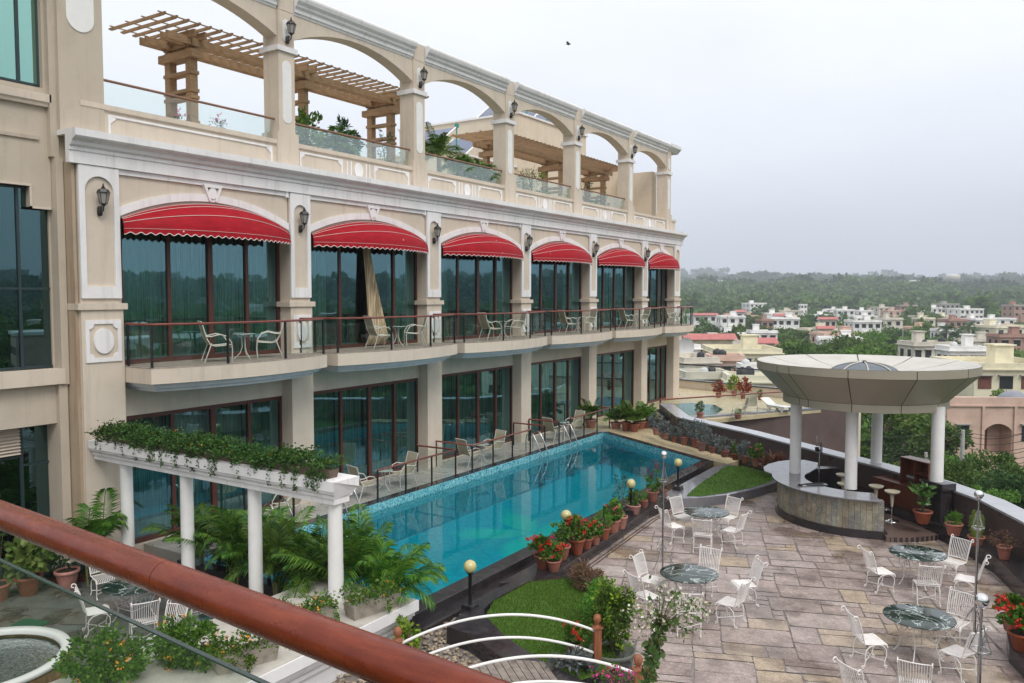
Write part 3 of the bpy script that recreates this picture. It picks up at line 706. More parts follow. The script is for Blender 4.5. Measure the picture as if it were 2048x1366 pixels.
# roof terrace parapet, glass rail and arcade
XA=-19.2
pa=MB()
pa.bx(-19.9,XA-.06,10.9,ye,10.5,11.16);pa.sweepy([(-.75,11.16),(-.03,11.16),(0,11.18),(0,11.30),(-.78,11.32)],XA,10.9,ye)
hp(pa,'parapet',CREAM)
UC=[10.75,16.9,23.1,29.1,35.1,41.2,46.6]
UWd=.62
cols=MB()
for i,y in enumerate(UC[1:],1):
    m=MB();m.bx(-19.85,XA,y,y+UWd,10.5,13.92);m.bx(-19.87,XA+.04,y-.09,y+UWd+.09,10.5,11.55)
    m.bx(-19.85,XA,y,y+UWd,14.07,15.12);m.bx(-19.85,XA+.01,y+.02,y+UWd-.02,15.12,15.72)
    o=hp(m,'arcade_column',CREAM)
    m=MB();m.bx(-19.93,XA+.07,y-.08,y+UWd+.08,13.92,14.07);m.build('capital',WHITE,o)
    m=MB();c=y+UWd/2;m.plate(stadium(c,12.0,13.5,.17,10),'x',XA-.01,XA+.015);m.plate(stadium(c,14.35,14.75,.13,8),'x',XA-.01,XA+.02);m.build('stadium_inset',WHT2,o)
for i in range(0,6):
    a=UC[i]+UWd if i else 11.0;b=UC[i+1]
    A=arc(a,b,14.35,14.98 if i<5 else 14.9,26);m=MB().strip(A,[(p[0],15.15) for p in A],'x',-19.75,XA-.06)
    o=hp(m,'arcade_arch',CREAM)
    m=MB();m.sweepy([(-.56,15.12),(-.04,15.12),(-.02,15.18),(.02,15.20),(.03,15.30),(.10,15.36),(.12,15.42),(.20,15.50),(.24,15.60),(.24,15.66),(.20,15.72),(-.56,15.74)],XA,a+.02,b-.02)
    m.build('arcade_cornice',WHITE,o)
m=MB();m.sweepy([(-.5,15.3),(.0,15.3),(.24,15.55),(.24,15.73),(-.5,15.75)],XA,UC[6]+.05,ye+.1);hp(m,'cornice_return',WHITE)
# parapet mouldings
for i in range(6):
    a=UC[i]+UWd+.2 if i else 11.6;b=UC[i+1]-.25;c=(a+b)/2;m=MB()
    spans=[(a,c-.75),(c+.75,b)] if i else [(a,b)]
    for s0,s1 in spans:
        for (p,q,r0,r1) in((s0,s1,11.03,11.08),(s0,s0+.05,10.55,11.03),(s1-.05,s1,10.55,11.03)): m.bx(XA-.07,XA-.025,p,q,r0,r1)
        for ee,sg in((s0+.05,1),(s1-.05,-1)): m.plate([(ee,11.03),(ee+sg*.16,11.03),(ee+sg*.12,10.97),(ee,10.87)],'x',XA-.07,XA-.03)
    if i:
        for e in(c-.55,c-.38,c+.33,c+.5): m.bx(XA-.07,XA-.025,e,e+.05,10.55,11.08)
        m.plate([(c+.2*math.cos(t),10.82+.25*math.sin(t)) for t in[2*PI*j/24 for j in range(24)]],'x',XA-.07,XA-.02)
    hp(m,'parapet_moulding',WHITE)
for i in range(5):
    a=UC[i]+UWd+.02 if i else 11.55;b=UC[i+1]-.02
    m=MB();m.tube([(XA-.2,a,11.93),(XA-.2,b,11.93)],.035,8);o=hp(m,'roof_rail',pm('worn_wood_rail',(.24,.13,.085),.6,.3) if i==0 else MT['worn_wood_rail'])
    m=MB();m.bx(XA-.206,XA-.194,a+.05,b-.05,11.34,11.88);m.build('glass_panel',RGL,o)
# ================================================================ NEAR HOTEL BLOCK (left edge of the photograph)
HB=empty('hotel_block',(-19.4,8,0),label='cream hotel block at the left edge with tall dark blue windows and louvre',cat='building')
def hq(mb,name,mat,parent=None,bevel=0):
    o=mb.build(name,mat,parent or HB,bevel)
    if not parent:o.location=-Vector(HB.location)
    return o
w=MB()
w.bx(-20.6,-19.42,10.38,10.6,-.5,11.4);w.bx(-21.2,-19.62,10.3,11.35,-.5,10.35)
w.bx(-20.6,-19.22,10.42,11.5,10.45,18)          # upper pilaster
w.bx(-20.4,-19.30,10.33,10.5,4.6,9.9)         # slim fin
w.bx(-20.4,-19.36,10.28,10.48,-.5,4.6);w.bx(-20.4,-19.34,10.26,10.44,9.9,18)
w.bx(-24,-19.5,1.5,10.32,3.68,4.62);w.bx(-24,-19.5,1.5,10.32,9.2,11.45)
w.bx(-24,-19.5,10.2,10.32,11.45,18);w.bx(-24,-19.5,9.83,10.32,8.72,9.2)
w.bx(-24,-20.6,1.5,10.5,-.5,3.6);w.bx(-30,-21.2,1.5,10.65,10.5,18.0);w.bx(-24,-19.5,1.5,9.98,-.5,.03)
w.bx(-24,-20.4,1.5,10.5,4.6,4.7)
hq(w,'wall',CREAMD)
w=MB();w.bx(-19.6,-19.28,1.5,10.40,4.62,4.98);hq(w,'window_sill',CREAM);w=MB();w.sweepy([(-.3,11.02),(.10,11.02),(.12,11.08),(.16,11.12),(.16,11.3),(-.3,11.32)],-19.5,1.5,10.3)
hq(w,'sill_moulding',CREAM);w=MB();w.sweepy([(-.3,10.25),(.05,10.25),(.07,10.33),(-.3,10.35)],-19.5,1.5,10.05)
hq(w,'lintel_moulding',CREAM)
w=MB();w.plate(stadium(10.96,13.2,15.5,.33,12),'x',-19.23,-19.20);hq(w,'stadium_inset',WHT2)
w=MB();w.sweepy([(0,9.18),(.03,9.18),(.03,9.23),(0,9.23)],-19.5,1.5,9.86);w.bx(-19.5,-19.475,9.82,9.87,8.68,9.18);w.bx(-19.5,-19.475,9.82,10.3,8.68,8.73);hq(w,'window_trim',CREAM)
for (y0,y1,z0,z1,mu,tr_) in((1.6,10.36,5.0,9.18,(9.62,8.3,6.9),(6.85,)),(1.6,10.24,11.5,17.5,(9.75,8.4),(13.6,)),):
    f=MB()
    for y in mu:f.bx(-19.72,-19.64,y-.03,y+.03,z0,z1)
    for z in tr_:f.bx(-19.715,-19.645,y0,y1,z-.025,z+.025)
    for (p,q,s_,t_) in((y0,y1,z0,z0+.05),(y0,y1,z1-.05,z1),(y1-.05,y1,z0,z1)): f.bx(-19.74,-19.63,p,q,s_,t_)
    o=hq(f,'window',pm('dark_teal_frame',(.02,.04,.045),.4,.2) if z0<6 else MT['dark_teal_frame'])
    p=MB();p.bx(-19.69,-19.68,y0,y1,z0,z1);p.build('pane',PANE2 if z0<6 else PANE3,o)
g=MB()
g.bx(-22.9,-22.8,1.6,10.3,4.7,17.4);g.bx(-22.8,-20,1.6,9.9,8.95,9.05) if False else None
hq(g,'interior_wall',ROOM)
f=MB();f.bx(-20.0,-19.9,9.62,9.69,.03,3.66);f.bx(-20.0,-19.9,10.38,10.43,.03,3.66);f.bx(-20,-19.9,6,10.43,3.6,3.66);f.bx(-20,-19.9,6,9.62,2.92,2.99);f.bx(-20.0,-19.88,8.4,8.46,.03,3.66);f.bx(-20.0,-19.9,9.69,10.38,2.7,2.74)
o=hq(f,'glass_door',MT['dark_teal_frame']);p=MB();p.bx(-19.96,-19.95,8.46,10.4,.1,3.62);p.build('pane',PANE2,o)
f=MB()
for i in range(8): f.add([(-19.9,8.46,3.06+i*.075),(-19.9,9.61,3.06+i*.075),(-19.82,9.61,3.01+i*.075),(-19.82,8.46,3.01+i*.075)],[(0,1,2,3)])
f.bx(-19.945,-19.905,8.46,9.61,2.99,3.6);hq(f,'louvre',CREAM)
# stained strip between block and wing
w=MB();w.bx(-20.3,-19.0,10.52,10.6,.0,9.8);hq(w,'rusty_rainwater_strip',stucco('rust_stained_render',(.42,.33,.24),(.22,.12,.07),.7))
# ================================================================ AWNINGS
AWL=['long red scalloped awning over the nearest upper window, beside the left block','red scalloped awning above the window with the loose beige drape','third red scalloped awning along the upper storey, counted from the left block','fourth red scalloped awning along the upper storey, counted from the left block','red scalloped awning second from the far end of the hotel wing','small looking red scalloped awning at the far end of the hotel wing']
for k,(a,b) in enumerate(bays):
    e=empty('window_awning',(-18.95,(a+b)/2,8.3),label=AWL[k],cat='awning',group='red awnings over the upper windows')
    off=-Vector(e.location);nu,nv=48,10
    a_,b_=a+.03,b-.03;A=arc(a_,b_,8.58,9.13,nu)
    def pt(u,v):
        i=u*nu;j=min(int(i),nu-1);f=i-j;ty=A[j][0]+(A[j+1][0]-A[j][0])*f;tz=A[j][1]+(A[j+1][1]-A[j][1])*f
        q=max(0,math.sin(PI*u))**.72;fx=.10+.82*q
        th_=v*PI/2
        return (-18.93+fx*math.sin(th_)**1.05*(1-.04*math.sin(2*th_)), ty, 8.30+(tz-8.30)*(math.cos(th_)**.85 if v<1 else 0))
    m=MB();m.add([pt(i/nu,j/nv) for j in range(nv+1) for i in range(nu+1)],[(j*(nu+1)+i,j*(nu+1)+i+1,(j+1)*(nu+1)+i+1,(j+1)*(nu+1)+i) for j in range(nv) for i in range(nu)],True)
    o=m.build('canopy',AWN,e);o.location=off
    m=MB();ns=26*6;L1_=[];L2_=[]
    for i in range(ns+1):
        u=i/ns;p=pt(u,1);dz=.10+.028*math.cos(2*PI*u*26);L1_.append(p);L2_.append((p[0]+.01,p[1],p[2]-dz))
    m.add(L1_+L2_,[(i,i+1,ns+2+i,ns+1+i) for i in range(ns)]);o=m.build('valance',AWN,e);o.location=off
    m=MB().tube(L2_,.011,5);o=m.build('piping',PIPING,e);o.location=off
    for v in(.18,.36,.66,.985):
        m=MB().tube([tuple(Vector(pt(i/60,v))+Vector((.006,0,.006))) for i in range(61)],.007 if v<.9 else .004,5);o=m.build('piping',PIPING,e);o.location=off
# ================================================================ WALL LANTERNS
def lantern():
    e=empty('wall_lantern',(0,0,0))
    m=MB();m.lathe([(.045,-.34),(.06,-.30),(.06,-.16),(.04,-.12)],(.03,0,0),10);m.tube([(.03,0,-.22),(.10,0,-.26),(.18,0,-.22),(.20,0,-.14),(.19,0,-.10)],.016,6);m.tube([(.05,0,-.15),(.10,0,-.11),(.14,0,-.15),(.12,0,-.19)],.010,6);m.build('bracket',BLK,e)
    c=(.20,0,0)
    m=MB();m.lathe([(.001,-.14),(.03,-.12),(.05,-.09),(.085,-.07),(.085,-.06)],c,6,smooth=False)
    m.lathe([(.165,.19),(.15,.20),(.11,.27),(.05,.29),(.05,.31),(.025,.33),(.03,.35),(.012,.37),(.018,.39),(.001,.42)],c,6,smooth=False)
    for i in range(6):
        t=i*PI/3;m.tube([(c[0]+.08*math.cos(t),.08*math.sin(t),-.07),(c[0]+.14*math.cos(t),.14*math.sin(t),.20)],.008,4)
    m.build('cage',BLK,e)
    m=MB();m.lathe([(.072,-.06),(.128,.19)],c,6,smooth=False,caps=False);m.build('lamp_glass',LAMPG,e)
    return e
LN=lantern();first=True
NL=['on the pilaster beside the left block','between the first and second red awnings','between the second and third red awnings','between the third and fourth red awnings','between the fourth and fifth red awnings','between the fifth and sixth red awnings']
for k in range(6):
    c=PY[k]+PW[k]/2;lo=(XF-.03,c,8.92)
    lb='black iron wall lantern '+NL[k]
    if first: LN.location=lo;tag(LN,lb,'wall lamp','black wall lanterns on the hotel');first=False
    else: clone(LN,lo,0,1,label=lb)
for i in range(1,6):
    clone(LN,(XA+.03,UC[i]+UWd/2,14.5),0,1,label='black iron wall lantern high on the %s arcade column from the left block'%ORD[i-1])
# ================================================================ FURNITURE
def iron_chair():
    e=empty('garden_chair',(0,0,0))
    m=MB()
    for i in range(13):
        x=-.205+.41*i/12;q=1+.0*x
        m.tube([(x,-.20,.455),(x,-.10,.44),(x,.05,.445),(x*1.05,.16,.455),(x*1.05,.215,.43),(x*1.05,.228,.385)],.0085,4,smooth=False)
    for s in(-1,1):m.tube([(s*.215,-.20,.445),(s*.225,.05,.435),(s*.225,.18,.44),(s*.225,.225,.375)],.012,6)
    m.tube([(-.225,.228,.38),(.225,.228,.38)],.010,5);m.tube([(-.215,-.2,.447),(.215,-.2,.447)],.010,5)
    m.build('seat',IRONW,e)
    m=MB()
    def bk(x,z):
        t=(z-.46)/.5;return (x*(1+.10*t),-.205-.10*t-.035*math.cos(x/.22*PI/2)+.035*0+(-.05*t*t),z)
    for i in range(12):
        x=-.20+.40*i/11;m.tube([bk(x,.50),bk(x,.66),bk(x,.80),bk(x,.925)],.008,4,smooth=False)
    for z in(.50,.925):m.tube([bk(-.22+.44*i/10,z) for i in range(11)],.011,6)
    for s in(-1,1):
        p0=Vector(bk(s*.225,.93));pts=[bk(s*.225,.45),bk(s*.225,.6),bk(s*.225,.78),tuple(p0)]
        for i in range(1,13):
            t=i/12*1.65*PI;rr=.05*(1-.45*i/12);pts.append((p0.x+s*.0,p0.y-.05+rr*math.cos(t),p0.z+.0+rr*math.sin(t)))
        m.tube(pts,.011,6)
    m.build('backrest',IRONW,e)
    def foot(p,sx,sy):
        out=[];
        for i in range(9):
            t=i/8*1.5*PI;r_=.03*(1-.3*i/8);out.append((p[0],p[1]+sy*(r_*math.sin(t)),p[2]+.03-r_*math.cos(t)))
        return out
    for sx in(-1,1):
        m=MB();pts=[(sx*.22,.05,.43),(sx*.222,.14,.41),(sx*.224,.20,.34),(sx*.224,.205,.24),(sx*.222,.175,.13),(sx*.222,.17,.05),(sx*.222,.185,.008)]
        m.tube(pts+foot((sx*.222,.19,.0),sx,1)[1:],.0105,6);m.build('leg',IRONW,e)
        m=MB();pts=[(sx*.22,.02,.43),(sx*.222,-.10,.405),(sx*.224,-.17,.34),(sx*.224,-.19,.24),(sx*.222,-.185,.13),(sx*.222,-.20,.05),(sx*.222,-.225,.008)]
        m.tube(pts+foot((sx*.222,-.23,.0),sx,-1)[1:],.0105,6);m.build('leg',IRONW,e)
    m=MB()
    for s in(-1,1): m.tube([(-.22,s*.175,.135),(-.13,s*.12,.13),(-.05,s*.03,.13),(0,s*.012,.13),(.05,s*.03,.13),(.13,s*.12,.13),(.22,s*.175,.135)],.009,5)
    m.build('stretcher',IRONW,e)
    return e
CH=iron_chair();usedc=[False]
def facing(p,t,jit=0): # rz so that local +y points to t
    d=Vector(t[:2])-Vector(p[:2]);return math.atan2(-d.x,d.y)+jit
def chair(px,py,t,label,jit=0,z=0):
    p=onz(px,py,z);rz=facing(p,t,R(jit));g='white wrought iron chairs round the marble tables'
    if not usedc[0]:
        usedc[0]=True;CH.location=p;CH.rotation_euler=(0,0,rz);return tag(CH,label,'chair',g)
    return clone(CH,p,rz,label=label,cat='chair',group=g)
def marble_table():
    e=empty('marble_table',(0,0,0))
    MB().lathe([(.0001,.735),(.60,.735),(.615,.742),(.62,.75),(.615,.758),(.60,.762),(.0001,.762)],(0,0,0),40,caps=False).build('tabletop',MARB,e)
    for k in range(4):
        t=k*PI/2+.4;c,s=math.cos(t),math.sin(t)
        m=MB().tube([(r_*c,r_*s,z) for r_,z in((.40,.73),(.44,.66),(.42,.55),(.34,.40),(.30,.25),(.34,.12),(.40,.03),(.43,.012))],.012,6);m.build('leg',IRONW,e)
    m=MB()
    for k in range(4):
        t=k*PI/2+.4;t2=t+PI/2;a=Vector((.32*math.cos(t),.32*math.sin(t),.3));b=Vector((.32*math.cos(t2),.32*math.sin(t2),.3));m.tube([a,b],.008,5)
        a.z=b.z=.62;a*=1.25;b*=1.25;a.z=b.z=.64
        mid=(a+b)/2;d=(b-a).normalized()
        for o in(-.14,0,.14):
            c=mid+d*o;m.tube([(c.x+d.x*.06*math.cos(q),c.y+d.y*.06*math.cos(q),c.z+.06*math.sin(q)) for q in[2*PI*i/12 for i in range(12)]],.006,4,closed=True)
            m.tube([(c.x*.9+d.x*.06*math.cos(q),c.y*.9+d.y*.06*math.cos(q),.45+.06*math.sin(q)) for q in[2*PI*i/12 for i in range(12)]],.006,4,closed=True)
    m.build('scroll_frame',IRONW,e);return e
TB=marble_table();ut=[False]
def table(px,py,label,rz=0):
    p=onz(px,py,.76);p.z=0
    if not ut[0]:
        ut[0]=True;TB.location=p;TB.rotation_euler=(0,0,rz);tag(TB,label,'table','round marble topped garden tables');return p
    clone(TB,p,rz,label=label,cat='table',group='round marble topped garden tables');return p
tA=table(1413,1023,'round marble table nearest the far lawn and the bar',.3)
tB=table(1378,1146,'round marble table beside the tall lamp pole nearest the pool',.9)
tC=table(1835,1105,'wet round marble table nearest the wall with potted cactus',.2)
tD=table(1838,1232,'wet dark marble table in the lower right of the terrace',1.1)
tE=table(268,1168,'round marble table in the courtyard nearest the hotel windows',.5)
tF=table(421,1246,'round marble table partly under the wooden handrail by the planters',.2)
chair(1368,1064,tA,'white iron chair behind the table by the far lawn, on its left',0)
chair(1346,1083,tA,'white iron chair on the pool side of the table by the far lawn',8)
chair(1452,1064,tA,'white iron chair behind the table by the far lawn, on its bar side',-5)
chair(1464,1092,tA,'white iron chair right of the table by the far lawn',10)
chair(1405,1103,tA,'white iron chair in front of the table by the far lawn, back to us',0)
chair(1303,1198,tB,'white iron chair left and behind the table at the tall lamp pole',0)
chair(1292,1232,tB,'white iron chair left and in front of the table at the tall lamp pole',6)
chair(1410,1186,tB,'white iron chair directly behind the table at the tall lamp pole',0)
chair(1487,1207,tB,'white iron chair farther right of the table at the tall lamp pole',-6)
chair(1460,1246,tB,'white iron chair at the front right of the table at the tall lamp pole',10)
chair(1378,1266,tB,'white iron chair half hidden by the white blossoming vine',0)
chair(1760,1180,tC,'white iron chair left of the wet table near the cactus wall',-12)
chair(1903,1160,tC,'white iron chair behind the wet table near the cactus wall',12)
chair(1932,1196,tC,'white iron chair behind the lamp pole nearest the cactus wall',15)
chair(1852,1206,tC,'white iron chair with its back to us at the table near the cactus wall',4)
chair(1738,1326,tD,'white iron chair left of the dark table in the lower right',-12)
chair(1905,1288,tD,'white iron chair behind the dark table in the lower right',6)
chair(1915,1352,tD,'white iron chair right of the dark table, beside the nearest lamp pole',10)
chair(1828,1420,tD,'white iron chair cut by the lower edge, back to us at the dark table',0)
chair(1728,1438,tD,'white iron chair of which only the scrolled top shows at the lower edge',-25)
chair(210,1192,tE,'white iron chair behind the courtyard table near the white flowers',0)
chair(196,1264,tE,'white iron chair left of the courtyard table, seen from its side',-20)
chair(288,1288,tE,'white iron chair in front of the courtyard table, back to us',0)
chair(384,1238,tF,'white iron chair tucked beside the table under the wooden handrail',40)
chair(330,1322,onz(250,1366,0),'white iron chair behind the glass, partly covered by the planter shrubs',0)
# sling chairs and small tables
def sling():
    e=empty('sling_chair',(0,0,0))
    prof=[(.25,.40),(.10,.385),(-.10,.37),(-.22,.40),(-.30,.55),(-.36,.75),(-.40,.92),(-.43,.95)]
    m=MB();n=len(prof);m.add([(s*.25,y,z) for s in(-1,1) for y,z in prof],[(i,i+1,n+i+1,n+i) for i in range(n-1)],True);m.build('sling',WICK,e)
    for s in(-1,1):
        m=MB();m.tube([(s*.26,y,z) for y,z in prof],.014,6);m.tube([(s*.285,.24,.0),(s*.285,.26,.25),(s*.285,.24,.45),(s*.285,.14,.60),(s*.285,-.02,.645),(s*.285,-.2,.60),(s*.28,-.33,.60)],.015,6);m.tube([(s*.27,-.20,.44),(s*.285,-.27,.25),(s*.285,-.36,.0)],.015,6)
        m.build('side_frame',ALU,e)
    m=MB();m.tube([(-.26,-.42,.945),(.26,-.42,.945)],.014,6);m.tube([(-.285,.255,.33),(.285,.255,.33)],.012,6);m.build('cross_bar',ALU,e);return e
def smallt():
    e=empty('side_table',(0,0,0))
    MB().lathe([(.0001,.68),(.30,.68),(.305,.69),(.30,.70),(.0001,.70)],(0,0,0),24,caps=False).build('tabletop',pm('frosted_table_glass',(.30,.36,.33),.12,.1),e)
    for k in range(3):
        t=k*2*PI/3;c,s=math.cos(t),math.sin(t);MB().tube([(r_*c,r_*s,z) for r_,z in((.20,.68),(.06,.60),(.045,.35),(.10,.18),(.24,.03),(.28,.01))],.013,6).build('leg',ALU,e)
    return e
SL=sling();ST=smallt();SL.scale=(1.12,)*3;u2=[0,0]
BW=['nearest','second','third','fourth','fifth','farthest']
def put(proto,i,loc,rz,**kw):
    if not u2[i]:
        u2[i]=1;proto.location=loc;proto.rotation_euler=(0,0,rz);return tag(proto,**kw)
    return clone(proto,loc,rz,tuple(proto.scale),**kw)
for k,(a,b) in enumerate(bays):
    L_=(b-a)/5.32;yb=a
    g='sling chairs on the balconies and pool decks'
    put(SL,0,(-18.25,yb+2.25*L_,4.952),R(-25+rnd.uniform(-10,10)),label='sling chair on the near side of the table on the %s balcony'%BW[k],cat='chair',group=g)
    put(SL,0,(-18.35,yb+3.95*L_,4.952),R(150+rnd.uniform(-15,15)),label='sling chair on the far side of the table on the %s balcony'%BW[k],cat='chair',group=g)
    put(ST,1,(-18.3,yb+3.1*L_,4.952),0,label='small round table between sling chairs on the %s balcony'%BW[k],cat='table',group='small round tables between the sling chairs')
DK=[('first',19.0,19.95,20.9),('second',24.7,25.5,26.3),('third',31.0,32.0,32.9)]
for nm,y0,y1,y2 in DK:
    put(SL,0,(-17.9,y0,.298),R(-15),label='sling chair on the near side of the table on the %s visible pool deck'%nm,cat='chair',group=g)
    put(SL,0,(-18.0,y2,.298),R(165),label='sling chair on the far side of the table on the %s visible pool deck'%nm,cat='chair',group=g)
    put(ST,1,(-17.95,y1,.298),0,label='small round table on the %s visible pool deck'%nm,cat='table',group='small round tables between the sling chairs')
put(SL,0,(-18.0,15.9,.298),R(170),label='sling chair behind the palms under the planted colonnade',cat='chair',group=g)
# second terrace chairs and lounger
p=onz(1478,836,.31);put(SL,0,p,R(120),label='sling chair seen from behind beside the small plunge pool',cat='chair',group=g)
p=onz(1503,828,.31);put(SL,0,p,R(200),label='sling chair facing the small plunge pool, right of its twin',cat='chair',group=g)
def lounger(p,rz,label):
    e=empty('sun_lounger',p,rz,label=label,cat='sun lounger',group='white sun loungers')
    MB().plate([(-.9,.30),(.35,.28),(.95,.62),(.93,.65),(.34,.32),(-.9,.34)],'y',-.32,.32).build('deck_panel',WHT2,e)
    for s in(-1,1):
        MB().plate([(-.85,.30),(-.7,0),(-.62,0),(-.6,.22),(.1,.22),(.2,0),(.3,0),(.5,.38),(.35,.3)],'y',s*.30-.02,s*.30+.02).build('side_leg',WHT2,e)
lounger(onz(1553,822,.31),R(150),'white sun lounger on the small terrace behind the bar canopy')
# ================================================================ DECK RAILINGS
def deckrail(name,pts,label):
    c=pts[0];e=empty('deck_railing',(c[0],c[1],.298),label=label,cat='railing',group='red topped glass railings along the pool decks');off=-Vector(e.location)
    o=MB().tube([(p[0],p[1],1.26) for p in pts],.032,8).build('handrail',RAILW,e);o.location=off
    for i in range(len(pts)-1):
        a=Vector(pts[i]);b=Vector(pts[i+1]);L=(b-a).length;n=max(1,round(L/1.5));
        for j in range(n+(1 if i==len(pts)-2 else 0)):
            q=a.lerp(b,j/n);o=MB().cb((q.x,q.y,.77),(.045,.045,.95)).build('post',BLK,e);o.location=off
        for j in range(n):
            q0=a.lerp(b,(j+.06)/n);q1=a.lerp(b,(j+.94)/n);o=MB().add([(q0.x,q0.y,.38),(q1.x,q1.y,.38),(q1.x,q1.y,1.15),(q0.x,q0.y,1.15)],[(0,1,2,3)]).build('glass_panel',RGL,e);o.location=off
deckrail('r',[(-17.22,18.85),(-17.24,22.9),(-18.9,22.82)],'red topped glass railing round the first pool deck past the palms')
deckrail('r',[(-18.9,23.9),(-17.24,23.9),(-17.3,28.0)],'red topped glass railing round the second pool deck, before the ladder')
deckrail('r',[(-18.85,29.15),(-17.3,29.15)],'short red topped glass railing just past the first steel ladder')
deckrail('r',[(-18.85,30.4),(-17.33,30.4)],'short red topped glass railing just before the farthest steel ladder')
deckrail('r',[(-17.4,31.5),(-17.45,35.5),(-18.9,35.5)],'red topped glass railing at the far corner of the pool')
q=onz(587,993,1.26);deckrail('r',[(-18.9,q.y),(q.x,q.y)],'short red topped glass railing behind the palms')
# ladders
def ladder():
    e=empty('pool_ladder',(0,0,0))
    for s in(-.27,.27): MB().tube([(-.42,s,.0),(-.42,s,.45),(-.38,s,.68),(-.24,s,.80),(-.08,s,.74),(.12,s,.40),(.28,s,.0),(.34,s,-.25),(.32,s,-.6),(.30,s,-1.2)],.022,8).build('grab_rail',STEEL,e)
    for z in(-.55,-.85,-1.15): MB().bx(.24,.36,-.26,.26,z,z+.03).build('tread',STEEL,e)
    return e
LD=ladder()
LAD=[(28.45,'curved steel pool ladder beside the second pool deck railing'),(31.0,'curved steel pool ladder at the far end of the pool'),(17.5,'curved steel pool ladder just right of the last colonnade column'),(15.0,'curved steel pool ladder seen between the palms behind the colonnade')]
for i,(y,l) in enumerate(LAD):
    if i==0:LD.location=(-17.2,y,.30);tag(LD,l,'ladder','steel pool ladders')
    else:clone(LD,(-17.2,y,.30),0,label=l,cat='ladder',group='steel pool ladders')
# ================================================================ LAMPS
def globe():
    e=empty('bollard_lamp',(0,0,0))
    MB().bx(-.15,.15,-.15,.15,0,.03).bx(-.13,.13,-.13,.13,.03,.13).build('base',GRANB,e,bevel=.008)
    MB().lathe([(.035,.13),(.035,.74),(.07,.76),(.07,.79)],(0,0,0),12).build('post',BLK,e)
    MB().sph((0,0,.90),.135,20,14).build('globe',GLOBE,e);return e
GL=globe();GLL=[((-9.62,13.25),'globe lamp on a black post nearest to us, beside the pebbles','first'),((-9.88,17.7),'globe lamp standing among the red geraniums',''),((-9.98,21.75),'globe lamp between the leafy pots halfway up the pool',''),((-9.95,25.35),'farthest globe lamp, by the edge of the far lawn','')]
for i,(p,l,_) in enumerate(GLL):
    lo=(p[0],p[1],.30)
    if i==0:GL.location=lo;tag(GL,l,'lamp','globe lamps along the pool')
    else:clone(GL,lo,0,label=l,cat='lamp',group='globe lamps along the pool')
def poleLamp():
    e=empty('lamp_pole',(0,0,0))
    MB().tube([(0,0,.05),(0,0,2.45)],.023,12).build('pole',STEEL,e)
    MB().tube([(0,0,2.45),(0,0,2.86)],.016,10).lathe([(.05,2.84),(.03,2.86)],(0,0,0),12).build('neck',STEEL,e)
    MB().sph((0,0,2.93),.085,18,12).build('ball',SILV,e)
    m=MB()
    for k in range(4):
        t=k*PI/2;m.tube([(r_*math.cos(t),r_*math.sin(t),z) for r_,z in((.03,2.62),(.05,2.50),(.11,2.34),(.12,2.28),(.03,2.24))],.007,5)
    m.tube([(.11*math.cos(t),.11*math.sin(t),2.30) for t in[2*PI*i/16 for i in range(16)]],.007,5,closed=True);m.build('cage',STEEL,e)
    for k in range(3):
        t=k*2*PI/3+.4;m=MB();c,s=math.cos(t),math.sin(t)
        m.tube([(r_*c,r_*s,z) for r_,z in((.03,.75),(.10,.62),(.22,.35),(.36,.10),(.46,.01))],.009,5)
        pts=[]
        for i in range(15):
            q=i/14*1.8*PI;rr=.12*(1-.5*i/14);pts.append(((.16+rr*math.cos(q+PI))*c,(.16+rr*math.cos(q+PI))*s,.72+rr*math.sin(q+PI)))
        m.tube(pts,.008,5);m.build('scroll_leg',STEEL,e)
    return e
PL=poleLamp();p1=onz(1325,1152,0);p2=onz(1948,1292,0);p3=at(1964,1186,10.15);p3.z=0
for i,(p,l) in enumerate([(p1,'slim steel lamp pole with silver ball beside the table nearest the pool'),(p2,'slim steel lamp pole with silver ball behind the lower right table'),(p3,'nearest steel lamp pole, its silver ball low at the right edge')]):
    if i==0:PL.location=p;tag(PL,l,'lamp post','steel lamp poles on the terrace')
    else:clone(PL,p,.7*i,label=l,cat='lamp post',group='steel lamp poles on the terrace')
# ================================================================ COLONNADE, LEDGE
e=empty('colonnade',(-15,11,0),label='white colonnade of round columns carrying a moulded beam with planters',cat='pergola');off=-Vector(e.location)
m=MB();prof=[(-.20,2.80),(.20,2.80),(.20,2.90),(.24,2.92),(.24,2.97),(.29,3.02),(.29,3.06),(.33,3.08),(.33,3.27),(-.33,3.27),(-.33,3.08),(-.29,3.06),(-.29,3.02),(-.24,2.97),(-.24,2.92),(-.20,2.90)]
n=len(prof);x0,x1=-18.88,-10.95
vs=[];
for sgn,X in((0,x0),(1,x1)):
    for o_,z in prof: vs.append((X+(abs(o_)-.2 if sgn else 0),11+o_,z))
m.add(vs,[tuple(range(n)),tuple(range(n,2*n))[::-1]]+[(i,n+i,n+(i+1)%n,(i+1)%n) for i in range(n)])
o=m.build('beam',WHITE,e);o.location=off
for x in(-17.9,-15.64,-13.41,-11.13):
    z0=.9 if x>-12 else .0
    o=MB().lathe([(.15,z0),(.145,z0+.5),(.135,2.8)],(x,11,0),24).build('column',WHT2,e);o.location=off
e=empty('planter_ledge_wall',(-11,8,0),label='low white stepped wall carrying planters at the foot of the colonnade',cat='wall');off=-Vector(e.location)
m=MB();prof=[(-2.5,-.02),(-.32,-.02),(-.32,.34),(-.24,.36),(-.24,.44),(-.17,.50),(-.17,.56),(-.10,.58),(-.10,.66),(0,.70),(0,.9),(-2.5,.9)]
m.sweepy(prof,-9.83,1.5,11.88);o=m.build('stepped_body',WHITE,e);o.location=off
